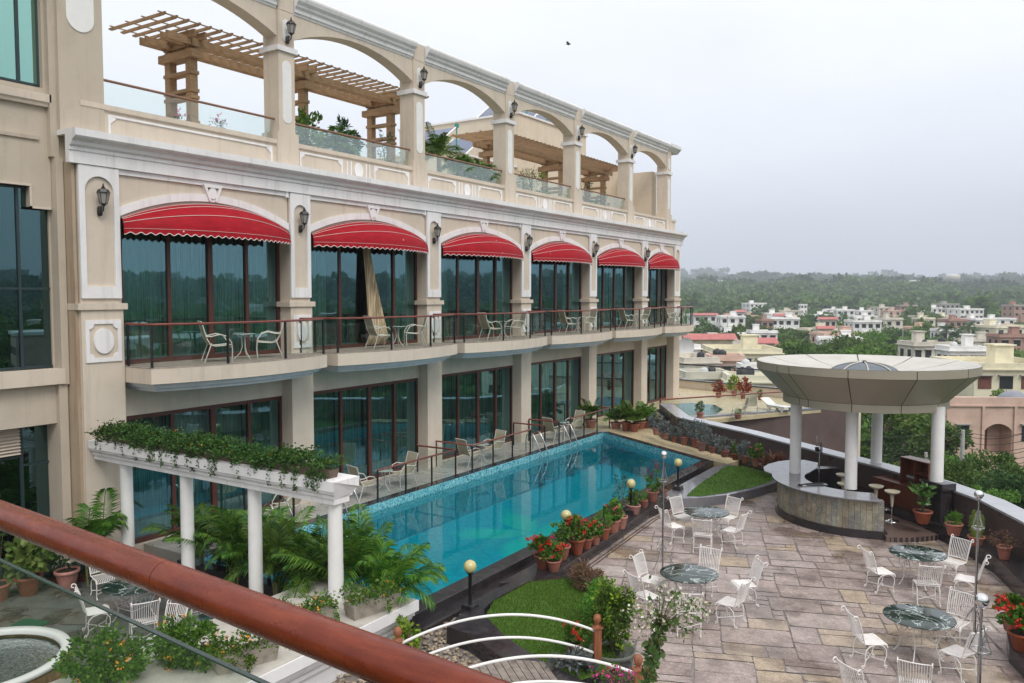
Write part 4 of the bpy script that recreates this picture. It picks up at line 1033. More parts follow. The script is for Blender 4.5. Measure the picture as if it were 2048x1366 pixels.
o=MB().bx(-12.30,-9.86,1.5,11.85,.902,.912).build('top_slab',CONC if False else pm('stained_white_slab',(.50,.47,.42),.8,.3,3,40,.2),e);o.location=off
# ================================================================ BRIDGE
BA=Vector((-6.39,12.58));BB=Vector((-8.95,10.25));WD=Vector((.755,-.655))*1.68
e=empty('foot_bridge',(-7.5,11,0),label='arched foot bridge of grey planks with white pipe rails and wooden posts',cat='bridge');off=-Vector(e.location)
def bz(t): return .04+.38*(4*t*(1-t))
NP=26;L=(BB-BA).length;d=(BB-BA).normalized();nn=WD.normalized()
for i in range(NP):
    t0,t1=i/NP,(i+1)/NP-.004;a=BA.lerp(BB,t0)-nn*.02;b=BA.lerp(BB,t1)-nn*.02
    m=MB();q=[a,b,b+WD*1.03,a+WD*1.03];zz=[bz(t0),bz(t1),bz(t1),bz(t0)]
    m.add([(p.x,p.y,z-.035) for p,z in zip(q,zz)]+[(p.x,p.y,z) for p,z in zip(q,zz)],[(0,1,2,3),(7,6,5,4),(0,4,5,1),(1,5,6,2),(2,6,7,3),(3,7,4,0)])
    o=m.build('plank',PLANK,e);o.location=off
for side in(0,1):
    s=WD*side
    for t in(0,1):
        p=BA.lerp(BB,t)+s;ang=math.atan2(d.y,d.x)
        m=MB().cb((p.x,p.y,.42),(.13,.13,.96),ang);m.cb((p.x,p.y,.905),(.17,.17,.03),ang);o=m.build('post',WOODB,e,bevel=.006);o.location=off
        o=MB().lathe([(.055,.92),(.04,.94),(.035,.97),(.055,.99),(.07,1.03),(.072,1.07),(.055,1.12),(.0001,1.14)],(p.x,p.y,0),14).build('finial',WOODB,e);o.location=off
    for zz in(.82,.42):
        m=MB().tube([(*(BA.lerp(BB,i/20)+s),zz+.41*(4*(i/20)*(1-i/20))) for i in range(21)],.025,8);o=m.build('pipe_rail',WHT2,e);o.location=off
    m=MB()
    for i in range(20):
        q0=BA.lerp(BB,i/20)+s;q1=BA.lerp(BB,(i+1)/20)+s;z0,z1=bz(i/20),bz((i+1)/20)
        m.add([(q0.x,q0.y,z0-.2),(q1.x,q1.y,z1-.2),(q1.x,q1.y,z1-.04),(q0.x,q0.y,z0-.04)],[(0,1,2,3)])
    o=m.build('side_beam',WOODB,e);o.location=off
# ================================================================ NEAR BALCONY RAILING (we stand behind it)
e=empty('balcony_railing',(-1.6,1.15,5.0),label='varnished wooden handrail over a glass panel crossing the lower left foreground',cat='railing');off=-Vector(e.location)
ra=onz(0,1029,6.03);rb=onz(850,1356,6.03);dv=(rb-ra).normalized();A_=ra-dv*1.2;B_=rb+dv*1.1
jt=onz(352,1150,6.03);jt=ra+dv*((jt-ra).dot(dv))
o=MB().tube([A_,A_.lerp(jt,.5),jt-dv*.006,jt-dv*.0012],.0405,40).build('handrail',HRAIL,e);o.location=off
o=MB().tube([jt+dv*.0012,jt+dv*.006,jt.lerp(B_,.5),B_],.0405,40).build('handrail',HRAIL,e);o.location=off
gd=dv;pz=ra.copy()
def onplane(px,py):
    r0=ray(px,py);nrm=Vector((-dv.y,dv.x,0));t=(pz-Vector((0,0,H))).dot(nrm)/r0.dot(nrm);return Vector((0,0,H))+r0*t
g0=onplane(0,1136);g1=onplane(573,1366);gz=(g0.z+g1.z)/2
m=MB();a=ra-dv*1.2;b=onplane(700,1366)
m.cb(((a.x+b.x)/2,(a.y+b.y)/2,(5.0+gz)/2),((b-a).length,.010,gz-5.0),math.atan2(dv.y,dv.x));o=m.build('glass_panel',glass('green_edge_glass',(.935,.965,.95),(.8,.88,.85),.03,rng=.12),e);o.location=off
m=MB();m.cb(((a.x+b.x)/2,(a.y+b.y)/2,gz+.002),((b-a).length,.012,.004),math.atan2(dv.y,dv.x));o=m.build('glass_edge',pm('dark_glass_edge',(.03,.06,.05),.2,.1),e);o.location=off
c=onplane(745,1366);o=MB().cb((c.x,c.y,5.47),(.07,.035,1.0),math.atan2(dv.y,dv.x)).build('post',BLK,e,bevel=.004);o.location=off
# ================================================================ FOUNTAIN BASIN bottom left
pc=onz(-42,1322,.6);e=empty('fountain_basin',(pc.x,pc.y,0),label='round raised fountain basin with white rim and rippled water',cat='fountain')
RB=1.36;MB().lathe([(RB-.16,.55),(RB-.16,.62),(RB-.12,.64),(RB,.64),(RB+.02,.60),(RB,.56)],(0,0,0),64,caps=False).build('rim',WHT2,e)
m=MB()
for i in range(48):
    for j in range(3):
        t=2*PI*i/48+.06*(j%2);m.cb(((RB-.03)*math.cos(t),(RB-.03)*math.sin(t),.10+.17*j),(.06,.165,.155),t)
m.build('stone_cladding',stone('rust_cladding_stone',[(.30,.14,.06),(.40,.26,.14),(.22,.10,.05),(.35,.2,.1)],(.7,.7,.7)),e)
MB().lathe([(RB-.05,0),(RB-.05,.56)],(0,0,0),48,caps=False).build('wall',CONC,e)
MB().lathe([(.0001,.50),(RB-.14,.50)],(0,0,0),64,caps=False).build('water',WAT2,e)
MB().lathe([(.0001,.22),(RB-.1,.22)],(0,0,0),48,caps=False).build('floor',pm('grey_pebble_floor',(.22,.25,.22),.6,.5,30,60,.3),e)
q_=onz(58,1250,0);e=MB().cb((0,0,.011),(.62,.45,.02)).build('door_mat',pm('green_mat_pile',(.015,.10,.045),.9,.3,20,120,.5),label='dark green mat lying on the wet slate beside the round fountain',cat='mat');e.location=q_;e.rotation_euler=(0,0,R(20))
# ================================================================ BAR PAVILION
KC=Vector((-4.5,26.35));e=empty('bar_pavilion',(KC.x,KC.y,0),label='open air bar with inverted cone canopy on white columns and curved stone counter',cat='pavilion')
def KO(m,name,mat,bevel=0,parent=None):
    return m.build(name,mat,parent or e,bevel)
cx,cy=KC.x,KC.y
def arcp(r,a0,a1,n): return [(r*math.cos(R(a0+(a1-a0)*i/n)),r*math.sin(R(a0+(a1-a0)*i/n))) for i in range(n+1)]
KO(MB().prism(arcp(2.30,165,294,30)+arcp(2.66,294,395,30)+[(0,1.2)],-.02,.15),'floor_step',pm('brown_floor_granite',(.16,.11,.095),.25,.3,2,60,.1))
m=MB();N_=44
m.lathe([(2.30,.15),(2.45,.15)],(0,0,0),N_,a0=R(172),a1=R(294),caps=False)
# counter wall as individual slate tiles
cw=MB();r=random.Random(9)
for i in range(34):
    a0=172+122*i/34;a1=172+122*(i+1)/34-.15;zs=.22
    cuts=[.22,r.uniform(.45,.6),r.uniform(.7,.85),1.06]
    if r.random()<.5:cuts=[.22,r.uniform(.45,.85),1.06]
    for z0,z1 in zip(cuts,cuts[1:]):
        ro=2.42+r.uniform(-.004,.006);q=arcp(ro,a0,a1,1);q2=arcp(2.2,a0,a1,1);cw.prism([q[0],q[1],q2[1],q2[0]],z0+.003,z1)
KO(cw,'counter_wall',stone('slate_tile_cladding',[(.22,.21,.17),(.30,.27,.19),(.17,.165,.14),(.25,.25,.22),(.34,.29,.19),(.20,.19,.19),(.27,.22,.15)],(.85,.85,.85),2,(.4,.6),30))
pl=MB()
for i in range(60):
    a0=170+126*i/60;q=arcp(2.47,a0,a0+2.05,1);q2=arcp(2.2,a0,a0+2.05,1);pl.prism([q[0],q[1],q2[1],q2[0]],-.01,.22)
KO(pl,'counter_plinth',GRANB)
# stepped edge where the floor opens on the right
pl=MB()
for i in range(16):
    a0=296+52*i/16;q=arcp(2.66,a0,a0+3.15,1);q2=arcp(2.5,a0,a0+3.15,1);pl.prism([q[0],q[1],q2[1],q2[0]],-.01,.135)
KO(pl,'step_riser',GRANB)
outer=arcp(2.58,192,291,30);lobe=[(-3.05,.35),(-3.05,.9),(-2.9,1.5),(-2.6,2.0),(-2.2,2.25),(-1.7,2.0),(-1.55,1.2)];inner=arcp(1.62,291,168,30)
KO(MB().prism(lobe[:]+inner[::-1]+[] if False else outer[::-1]+[(-2.85,-.25)]+lobe+inner[::-1],1.06,1.10),'counter_top',GRANG,.008)
KO(MB().prism(arcp(2.25,120,170,10)+arcp(1.9,170,120,10),.0,1.06),'counter_return',GRANB)
c3=onz(1752,937,1.1);KO(MB().cb((c3.x-cx,c3.y-cy,1.08),(1.5,.55,.05),R(-35)).cb((c3.x-cx,c3.y-cy,.58),(1.3,.4,.95),R(-35)),'back_counter',GRANB,.008)
for i,(q,zb) in enumerate(((onz(1590,945,1.1),1.1),(onz(1701,977,1.1),1.1),(c3,1.1),(onz(1873,962,1.5),1.5))):
    KO(MB().lathe([(.175,zb),(.17,zb+.4),(.17,3.6)],(q.x-cx,q.y-cy,0),28),'column',WHT2)
c4=onz(1873,962,1.5);KO(MB().cb((c4.x-cx+.05,c4.y-cy,1.40),(.75,.5,.2),R(-40)).cb((c4.x-cx+.05,c4.y-cy,.7),(.6,.4,1.2),R(-40)),'column_base',GRANB,.01)
# canopy: dish of aluminium panels with seams
RO,RI=3.09,2.30
def panels(prof,mat,name,gap=.35,angs=None):
    m=MB();A=angs
    for a0,a1 in zip(A,A[1:]):
        n=max(2,int((a1-a0)/5));m.lathe(prof,(0,0,0),n,a0=R(a0+gap/2),a1=R(a1-gap/2),caps=False)
    return KO(m,name,mat)
A0=[-90-14,-90+0-7]+[]
base=-124;A=[];angs=[base-4.5,base+4.5];st=(360-9)/11
for i in range(1,12): angs.append(base+4.5+st*i)
angs=[a for a in angs]
o1=panels([(RI,3.46),(RI,3.68)],ALUP,'canopy_lower_band',.6,angs)
o2=panels([(RI+.005,3.69),(RO-.005,4.46)],ALUP,'canopy_cone',.55,angs)
o3=panels([(RO,4.47),(RO,4.70)],ALUP,'canopy_upper_band',.45,angs)
o4=panels([(RO-.01,4.705),(2.4,4.55),(1.0,4.34)],ALUT,'canopy_dish',.7,angs)
KO(MB().lathe([(RI-.015,3.47),(RI-.015,3.70),(RO-.02,4.465),(RO-.02,4.66),(2.4,4.50),(1.0,4.29)],(0,0,0),72,caps=False),'canopy_liner',SEAM)
KO(MB().lathe([(RI-.02,3.46),(1.1,3.62),(.9,3.66),(.001,3.66)],(0,0,0),48,caps=False),'canopy_ceiling',ALUT)
o5=KO(MB().lathe([(1.0*math.cos(t),4.33+.36*math.sin(t)) for t in[PI/2*i/10 for i in range(10)]]+[(.001,4.69)],(0,0,0),40,caps=False),'dome',DOME)
for k in range(8):
    t=k*PI/4+.3;MB().tube([(1.0*math.cos(q)*math.cos(t),1.0*math.cos(q)*math.sin(t),4.34+.36*math.sin(q)) for q in[PI/2*i/10 for i in range(11)]],.022,6).build('dome_rib',ALUT,o5)
MB().sph((0,0,4.70),.09,14,6,sz=.5).build('dome_cap',BLK,o5)
# bar stools
def stool():
    e=empty('bar_stool',(0,0,0))
    m=MB();m.lathe([(.0001,.80),(.10,.795),(.185,.83),(.215,.885),(.205,.89),(.17,.85),(.09,.825),(.0001,.825)],(0,0,0),24,caps=False);o=m.build('seat',pm('cream_plastic_seat',(.58,.53,.41),.3,.12,4),e)
    MB().lathe([(.06,.80),(.045,.6),(.03,.42)],(0,0,0),14).build('cone_stem',MT['cream_plastic_seat'],e)
    MB().tube([(0,0,.03),(0,0,.5)],.020,10).build('stem',CHROME,e)
    MB().lathe([(.205,0),(.205,.012),(.12,.03),(.04,.06),(.02,.08)],(0,0,0),24).build('base',CHROME,e)
    MB().tube([(.0,.0,.30),(.0,.10,.31)]+[(.11*math.sin(t),.10+.11-.11*math.cos(t),.31) for t in[2*PI*i/14 for i in range(1,14)]]+[(0,.10,.31)],.009,6).build('foot_ring',CHROME,e);return e
BS=stool();SP=[(onz(1783,1042,.15),'cream bar stool with chrome base standing nearest the open step of the bar'),(Vector((-4.05,26.15,.15)),'cream bar stool just behind the front one, beside the brown cabinet'),(Vector((-5.2,27.25,.15)),'cream bar stool half hidden behind the front bar column'),(Vector((-4.9,25.95,.15)),'low cream bar stool close behind the front bar column')]
for i,(p,l) in enumerate(SP):
    if i==0:BS.location=p;BS.rotation_euler=(0,0,1.2);tag(BS,l,'stool','cream bar stools at the bar')
    else:clone(BS,p,1.2*i,label=l,cat='stool',group='cream bar stools at the bar')
# cabinet
e=empty('bar_cabinet',(-3.35,26.75,.15),R(-38),label='brown wooden bar cabinet with drawers and open shelves',cat='cabinet')
m=MB();m.bx(-.30,.95,-.30,-.27,0,.95);m.bx(-.95,.95,.22,.25,0,.95);m.bx(-.95,-.92,-.3,.22,0,.95);m.bx(.92,.95,-.27,.22,0,.95);m.bx(-.30,-.27,-.27,.22,0,.95)
m=MB().bx(-.95,.95,-.30,.25,.0,.92);m.build('desk_body',WOODC,e,bevel=.004)
MB().bx(-.97,.97,-.32,.27,.922,.95).build('desk_top',WOODC,e)
for x in(-.75,-.1,):
    o=MB().bx(x,x+.55,-.315,-.303,.70,.88).build('drawer',WOODC,e);MB().bx(x+.2,x+.35,-.335,-.316,.78,.80).build('handle',STEEL,o)
m=MB();x0,x1,y0,y1,z0,z1=-.1,.95,-.1,.27,.95,1.72
m.bx(x0,x1,y1-.02,y1,z0,z1);m.bx(x0,x0+.025,y0,y1-.02,z0,z1-.03);m.bx(x1-.025,x1,y0,y1-.02,z0,z1-.03);m.bx(x0-.01,x1+.01,y0-.01,y1+.01,z1-.03,z1+.003);m.bx(.42,.445,y0+.01,y1-.02,z0,z1-.03);m.bx(.445,x1-.025,y0+.01,y1-.02,1.32,1.345)
m.build('shelf_unit',WOODC,e)
# fan on a stand
e=empty('misting_fan',(-5.75,26.45,.15),R(-70),label='black misting fan on a steel stand behind the bar counter',cat='fan')
MB().lathe([(.22,0),(.22,.03),(.03,.06)],(0,0,0),20).build('base',BLK,e);MB().tube([(0,0,.05),(0,0,1.75)],.022,8).build('pole',STEEL,e)
m=MB();m.lathe([(.0001,-.05),(.07,-.05),(.08,.05),(.0001,.06)],(0,0,0),14,caps=False);m.v=[(x,z-.08,y+1.75) for x,y,z in m.v];m.build('motor',BLK,e)
m=MB()
for r_ in(.06,.12,.18,.22):m.tube([(r_*math.cos(t),.05,1.75+r_*math.sin(t)) for t in[2*PI*i/20 for i in range(20)]],.004,4,closed=True)
for k in range(14):
    t=2*PI*k/14;m.tube([(.03*math.cos(t),.08,1.75+.03*math.sin(t)),(.22*math.cos(t),.05,1.75+.22*math.sin(t)),(.20*math.cos(t),-.05,1.75+.20*math.sin(t))],.003,4)
m.build('guard',BLK,e)
for k in range(4):
    t=PI/2*k;c,s=math.cos(t),math.sin(t);MB().add([(0,.0,1.75),(.17*c-.05*s,.015,1.75+.17*s+.05*c),(.19*c,.0,1.75+.19*s),(.17*c+.05*s,-.015,1.75+.17*s-.05*c)],[(0,1,2,3)]).build('blade',BLK,e)
MB().tube([(0,-.1,1.85),(.1,-.1,2.1),(.02,-.1,2.2)],.012,6).build('hose',STEEL,e)
# dark cloth-like utensils and a tray left on the counter
e=empty('utensil_tray',(-5.5,25.0,1.105),R(30),label='dark tray with black utensils lying on the bar counter',cat='tray')
MB().bx(-.3,.3,-.12,.12,0,.015).build('tray',pm('dark_tray',(.03,.035,.045),.3,.2),e)
m=MB();m.tube([(-.5,-.15,.03),(-.2,-.05,.04),(.2,.02,.04)],.02,6);m.lathe([(.06,0),(.07,.03),(.03,.05)],(-.52,-.16,0),12);m.build('ladle',BLK,e)
# ================================================================ WALLS
e=empty('parapet_wall',(-6,30,0),label='long black granite parapet with a grey top curving round the terrace',cat='wall');off=-Vector(e.location)
oo=offs(WALLI,.62)
Wt=1.24
m=MB()
for i in range(len(WALLI)-1):
    m.prism([WALLI[i],WALLI[i+1],(oo[i+1][0],oo[i+1][1]),(oo[i][0],oo[i][1])][::-1],-8,Wt)
WO=offs(WALLI,-1.0*-1)
def bandw(a,b,z0,z1,mat,name):
    P=offs(WALLI,a);Q=offs(WALLI,b);m=MB()
    for i in range(len(P)-1): m.prism([P[i],P[i+1],Q[i+1],Q[i]],z0,z1)
    o=m.build(name,mat,e);o.location=off
sgn=1
bandw(0,.55,-9,Wt,GRANP,'wall_body')
bandw(-.04,.60,Wt,Wt+.06,pm('light_granite_cap',(.40,.41,.44),.16,.2,2,120,.05,rv=.08),'top_slab')
# low stepped wall end at the pool corner, dark
o=MB().prism([(-16.3,38.4),(-15.0,36.2),(-14.6,36.5),(-15.9,38.8)],.3,.95).build('wall_end',GRANB,e,bevel=.01);o.location=off
e=empty('terrace_side_wall',(-11,47,0),label='brown stone side wall dropping below the small terrace behind the bar',cat='wall');off=-Vector(e.location)
o=MB().prism([(-14.6,41.2),(-11.3,46.35),(-8.9,50.6),(-9.1,50.7),(-11.5,46.5),(-14.8,41.3)],-9,.28).prism([(-16.2,38.6),(-14.6,41.2),(-14.8,41.3),(-16.4,38.7)],-9,.28).build('wall_face',PURP,e);o.location=off
o=MB().prism([(-16.2,38.55),(-14.58,41.15),(-11.28,46.3),(-8.85,50.6),(-9.2,50.8),(-11.55,46.55),(-14.85,41.4),(-16.5,38.75)],.28,.40).build('coping',GRANG,e);o.location=off
o=MB().prism([(-8.9,50.6),(-12.3,51.3),(-21.2,53.6),(-21.2,53.9),(-12.2,51.6),(-8.8,50.9)],-9,.85).build('end_parapet',CREAM,e);o.location=off
o=MB().prism([(-8.85,50.55),(-12.3,51.25),(-21.2,53.55),(-21.2,53.95),(-12.2,51.65),(-8.75,50.95)],.85,.91).build('end_cap',GRANB,e);o.location=off
def grail(pts,z0,zt,label,mt):
    e=empty('terrace_glass_rail',(pts[0][0],pts[0][1],z0),label=label,cat='railing');off=-Vector(e.location)
    o=MB().tube([(p[0],p[1],zt) for p in pts],.04,8).build('handrail',mt,e);o.location=off
    for i in range(len(pts)-1):
        a=Vector(pts[i]);b=Vector(pts[i+1]);n=max(1,round((b-a).length/2))
        for j in range(n):
            q0=a.lerp(b,(j+.01)/n);q1=a.lerp(b,(j+.99)/n);o=MB().add([(q0.x,q0.y,z0),(q1.x,q1.y,z0),(q1.x,q1.y,zt-.02),(q0.x,q0.y,zt-.02)],[(0,1,2,3)]).build('glass_panel',RGL,e);o.location=off
    o=MB().cb((pts[0][0],pts[0][1],(z0+zt)/2),(.08,.08,zt-z0)).build('post',mt,e);o.location=off
grail([(-16.2,38.75),(-14.7,41.2),(-11.45,46.3),(-9.1,50.5)],.40,1.40,'red topped glass railing between the small terrace and the brown wall',RAILW)
grail([(-21.2,53.75),(-12.25,51.45),(-8.9,50.8)],.91,1.95,'dark topped glass railing at the far end of the small terrace',BLK)
# ================================================================ ROOF PERGOLAS, SOLAR PANELS, ROOF ROOMS
def pergola(frames,xa,zc,ys0,ys1,label,xs=(-22.35,-21.35)):
    e=empty('roof_pergola',(xa,frames[0],10.5),label=label,cat='pergola',group='timber pergolas on the hotel roof');off=-Vector(e.location)
    def B(m,n): o=m.build(n,WOODP,e);o.location=off
    for y in frames:
        for x in xs: B(MB().bx(x-.12,x+.12,y-.12,y+.12,10.5,zc-.05),'post')
        for z in(zc-.80,zc-1.32,zc-1.52,zc-2.25): B(MB().bx(xs[0]-.17,xs[1]+.17,y-.14,y+.14,z,z+.10),'rung')
        m=MB().bx(xs[0]-.32,xs[1]+.32,y-.2,y+.2,zc-.35,zc-.12);m.bx(xs[0]-.2,xs[1]+.2,y-.1,y+.1,zc,zc+.2);m.bx(xs[0]-.45,xs[1]+.45,y-.22,y-.14,zc+.2,zc+.4);m.bx(xs[0]-.45,xs[1]+.45,y+.14,y+.22,zc+.2,zc+.4);B(m,'capital_beams')
    y0,y1=frames[0]-.9,frames[-1]+.9
    for x in xs:
        for dx in(-.13,.13):B(MB().bx(x+dx-.035,x+dx+.035,y0,y1,zc+.02-.3+.3,zc+.24),'side_beam')
    y=ys0;k=0
    xm=(xs[0]+xs[1])/2
    while y<ys1:
        m=MB();z=zc+.42;w=1.35
        m.plate([(xm-w,z+.02),(xm-w+.10,z-.02),(xm+w-.10,z-.02),(xm+w,z+.02),(xm+w,z+.06),(xm-w,z+.06)],'y',y-.027,y+.027);B(m,'slat');y+=.37
    for i in range(4):
        x=xm-1.15+2.3*i/3;B(MB().bx(x-.02,x+.02,ys0-.1,ys1+.1,zc+.482,zc+.51),'lath')
pergola([15.5,19.85,24.3],-22,14.0,14.1,25.6,'weathered timber pergola on the roof behind the first two arches')
pergola([32.2,37.6,42.4],-22,13.55,30.5,44.3,'weathered timber pergola on the roof behind the middle arches')
e=empty('roof_penthouse',(-27,50,10.5),label='plain cream stair block on the hotel roof behind the far arches',cat='building');off=-Vector(e.location)
o=MB().bx(-34,-25.2,39.5,47.6,10.5,16.9).bx(-34,-25.4,33,39.5,10.5,13.9).build('wall',stucco('light_cream_stucco',(.67,.58,.46),(.45,.38,.28),.3),e);o.location=off
o=MB().bx(-22.6,-20.3,46.9,47.6,10.5,14.2).bx(-25.2,-22.6,47.3,47.6,10.5,14.6).build('end_wall',MT['light_cream_stucco'],e);o.location=off
o=MB().bx(-34.1,-25.3,32.9,39.5,13.9,14.0).bx(-34.1,-25.1,39.4,47.7,16.9,17.0).build('roof_edge',WHITE,e);o.location=off
SOL=pm('solar_cells',(.10,.13,.22),.18,.3,1.5,30,.05,metal=.2);TEAL=pm('teal_panel_frame',(.02,.26,.22),.4,.2)
for i,(x,y,z) in enumerate([(-27.5,34.2,14.05),(-27.5,36.9,14.05),(-27.5,41.2,17.05),(-27.5,43.6,17.05),(-27.5,45.9,17.05)]):
    e=empty('solar_water_heater',(x,y,z),0,label='tilted blue solar water heater on the hotel roof, %s from the left'%ORD[i],cat='solar heater',group='tilted solar panels on the hotel roof')
    m=MB();m.add([(-1.1,-1.0,.1),(1.1,-1.0,.1),(1.1,1.0,1.5),(-1.1,1.0,1.5),(-1.1,-1.0,.03),(1.1,-1.0,.03),(1.1,1.0,1.43),(-1.1,1.0,1.43)],[(0,1,2,3),(7,6,5,4),(0,4,5,1),(1,5,6,2),(2,6,7,3),(3,7,4,0)]);m.build('collector',SOL,e)
    m=MB();
    for s in(-1.12,1.12): m.tube([(s,-1.02,.1),(s,1.02,1.52)],.05,4,smooth=False)
    m.build('side_frame',WHT2,e)
    m=MB();m.tube([(1.12,1.0,0),(1.12,1.05,1.55)],.05,4,smooth=False);m.tube([(-1.12,1.0,0),(-1.12,1.05,1.55)],.05,4);m.lathe([(.12,0),(.12,.18)],(1.12,1.05,1.5),10);m.build('support',TEAL,e)
# small bird
e=empty('bird',at(1137,88,60),R(20),label='small dark bird gliding high in the pale sky',cat='bird')
m=MB();m.lathe([(.001,-.22),(.05,-.1),(.06,.05),(.03,.15),(.001,.2)],(0,0,0),8,caps=False);m.v=[(z,y,x) for x,y,z in m.v];m.build('body',BLK,e)
for s in(-1,1):MB().add([(.05,0,.02),(-.1,0,.02),(-.12,s*.35,.07),(-.06,s*.55,.04),(.05,s*.3,.08)],[(0,1,2,3,4)]).build('wing',BLK,e)
# ================================================================ PLANTS
LG=leafmat('green_leaf',[(.025,.07,.010),(.055,.13,.014),(.09,.19,.022),(.15,.27,.035)])
LD_=leafmat('dark_green_leaf',[(.010,.032,.010),(.020,.060,.014),(.035,.09,.018)])
LD2=leafmat('hedge_leaf',[(.014,.042,.010),(.030,.080,.014),(.050,.12,.020),(.09,.17,.03)])
LY=leafmat('yellow_green_leaf',[(.06,.14,.012),(.14,.24,.02),(.30,.36,.03),(.04,.10,.012)])
LS=leafmat('silver_leaf',[(.09,.11,.10),(.15,.17,.16),(.24,.26,.26),(.06,.08,.07)])
LR=leafmat('orange_brown_leaf',[(.16,.05,.03),(.28,.10,.05),(.10,.07,.04),(.34,.15,.08)])
LC=leafmat('crimson_leaf',[(.20,.015,.01),(.35,.03,.015),(.12,.02,.01),(.06,.06,.01)])
LP=leafmat('palm_leaf',[(.022,.070,.010),(.050,.130,.014),(.10,.21,.024),(.17,.28,.038)],.3,.4)
LDRY=leafmat('dry_reddish_stem',[(.14,.07,.04),(.22,.12,.07),(.10,.09,.04),(.28,.14,.12)])
LBL=leafmat('blue_grass_leaf',[(.03,.07,.06),(.06,.12,.11),(.10,.16,.15)])
FR=pm('scarlet_petal',(.62,.02,.012),.5,.3,30);FP=pm('pink_petal',(.62,.06,.25),.5,.3,30);FWH=leafmat('cream_petal',[(.72,.66,.55),(.78,.74,.66),(.62,.60,.42),(.74,.62,.55)],.2);FO=pm('orange_petal',(.75,.30,.02),.5,.2,30);FCO=pm('coral_petal',(.66,.16,.13),.5,.2,30)
STEM=pm('green_brown_stem',(.10,.09,.035),.8,.3,20)
def lq(C,size,asp=.5,rs=None,out=None,flat=.35,jit=.35):
    # diamond leaves at centres C; out = optional outward direction
    n=len(C);sz=size*(1+rs.uniform(-jit,jit,(n,1)))
    d=rs.normal(size=(n,3))
    if out is not None:d=d*.7+out*1.0
    d[:,2]*=(1-flat*.3);d/=np.linalg.norm(d,axis=1,keepdims=True)+1e-9
    u=rs.normal(size=(n,3));u[:,2]*=.5;s=np.cross(d,u);s/=np.linalg.norm(s,axis=1,keepdims=True)+1e-9
    q=np.zeros((n,4,3));q[:,0]=C;q[:,2]=C+d*sz;q[:,1]=C+d*sz*.45+s*sz*asp*.5;q[:,3]=C+d*sz*.45-s*sz*asp*.5
    return q
def blob(n,rx,ry,rz,cz,rs,clumps=14,spread=.32,hollow=.45):
    cc=rs.normal(size=(clumps,3));cc/=np.linalg.norm(cc,axis=1,keepdims=True);cc*=rs.uniform(hollow,1,(clumps,1))*.78
    idx=rs.randint(0,clumps,n);off=rs.normal(size=(n,3));off/=np.linalg.norm(off,axis=1,keepdims=True);off*=rs.uniform(.3,1,(n,1))*spread*rs.uniform(.7,1.4,(clumps,1))[idx]
    P=cc[idx]+off;out=P/ (np.linalg.norm(P,axis=1,keepdims=True)+1e-6)
    P=P*np.array([rx,ry,rz]);P[:,2]+=cz
    return P,out
def shoots(m,n,spread,h,rs,r=.006,z0=0):
    for i in range(n):
        t=rs.uniform(0,6.28);rr=spread*rs.uniform(.2,1);m.tube([(0,0,z0),(rr*.4*math.cos(t),rr*.4*math.sin(t),z0+h*.5),(rr*math.cos(t),rr*math.sin(t),z0+h*rs.uniform(.7,1))],[r,r*.8,r*.4],4)
def frond(mb,base,az,L,rise,droop,nl,ll,rs,w=.016,vee=.5,rad=.008,mi=0,curl=.0):
    # arching palm frond with two rows of leaflets
    c,s=math.cos(az),math.sin(az);pts=[]
    for i in range(nl+1):
        t=i/nl;x=L*(t*math.cos(rise)*(1-.10*t));z=L*(t*math.sin(rise)-droop*t*t)
        pts.append(Vector((base[0]+c*x,base[1]+s*x,base[2]+z)))
    mb.tube(pts[::max(1,nl//7)]+[pts[-1]],rad,4,mi=1 if mi is None else mi,caps=False)
    Q=[]
    for i in range(max(2,int(nl*.18)),nl+1):
        t=i/nl;p=pts[i];tn=(pts[i]-pts[i-1]).normalized();side=Vector((-s,c,0))
        for sg in(-1,1):
            l=ll*math.sin(PI*min(1,.12+t*.86))**.6*rs.uniform(.85,1.1)
            d=(tn*(.55+.5*t)+side*sg*1.0+Vector((0,0,.35-vee*.9))).normalized();up=d.cross(side).normalized()
            mid=p+d*l*.5+Vector((0,0,.04*l));tip=p+d*l+Vector((0,0,-.28*l*rs.uniform(.4,1.3)))
            wv=tn*w
            Q.append([p-wv*.3,mid-wv,tip,mid+wv])
    mb.quads(np.array([[tuple(v) for v in q] for q in Q]),mi=mi or 0)
def potmesh(r=.16,h=.26,mat=TERRA):
    m=MB();m.lathe([(r*.62,0),(r*.66,.01),(r*.95,h*.80),(r*.97,h*.82),(r*1.08,h*.84),(r*1.08,h),(r*.95,h),(r*.90,h*.9),(.0001,h*.9)],(0,0,0),22,caps=False);return m
PM={}
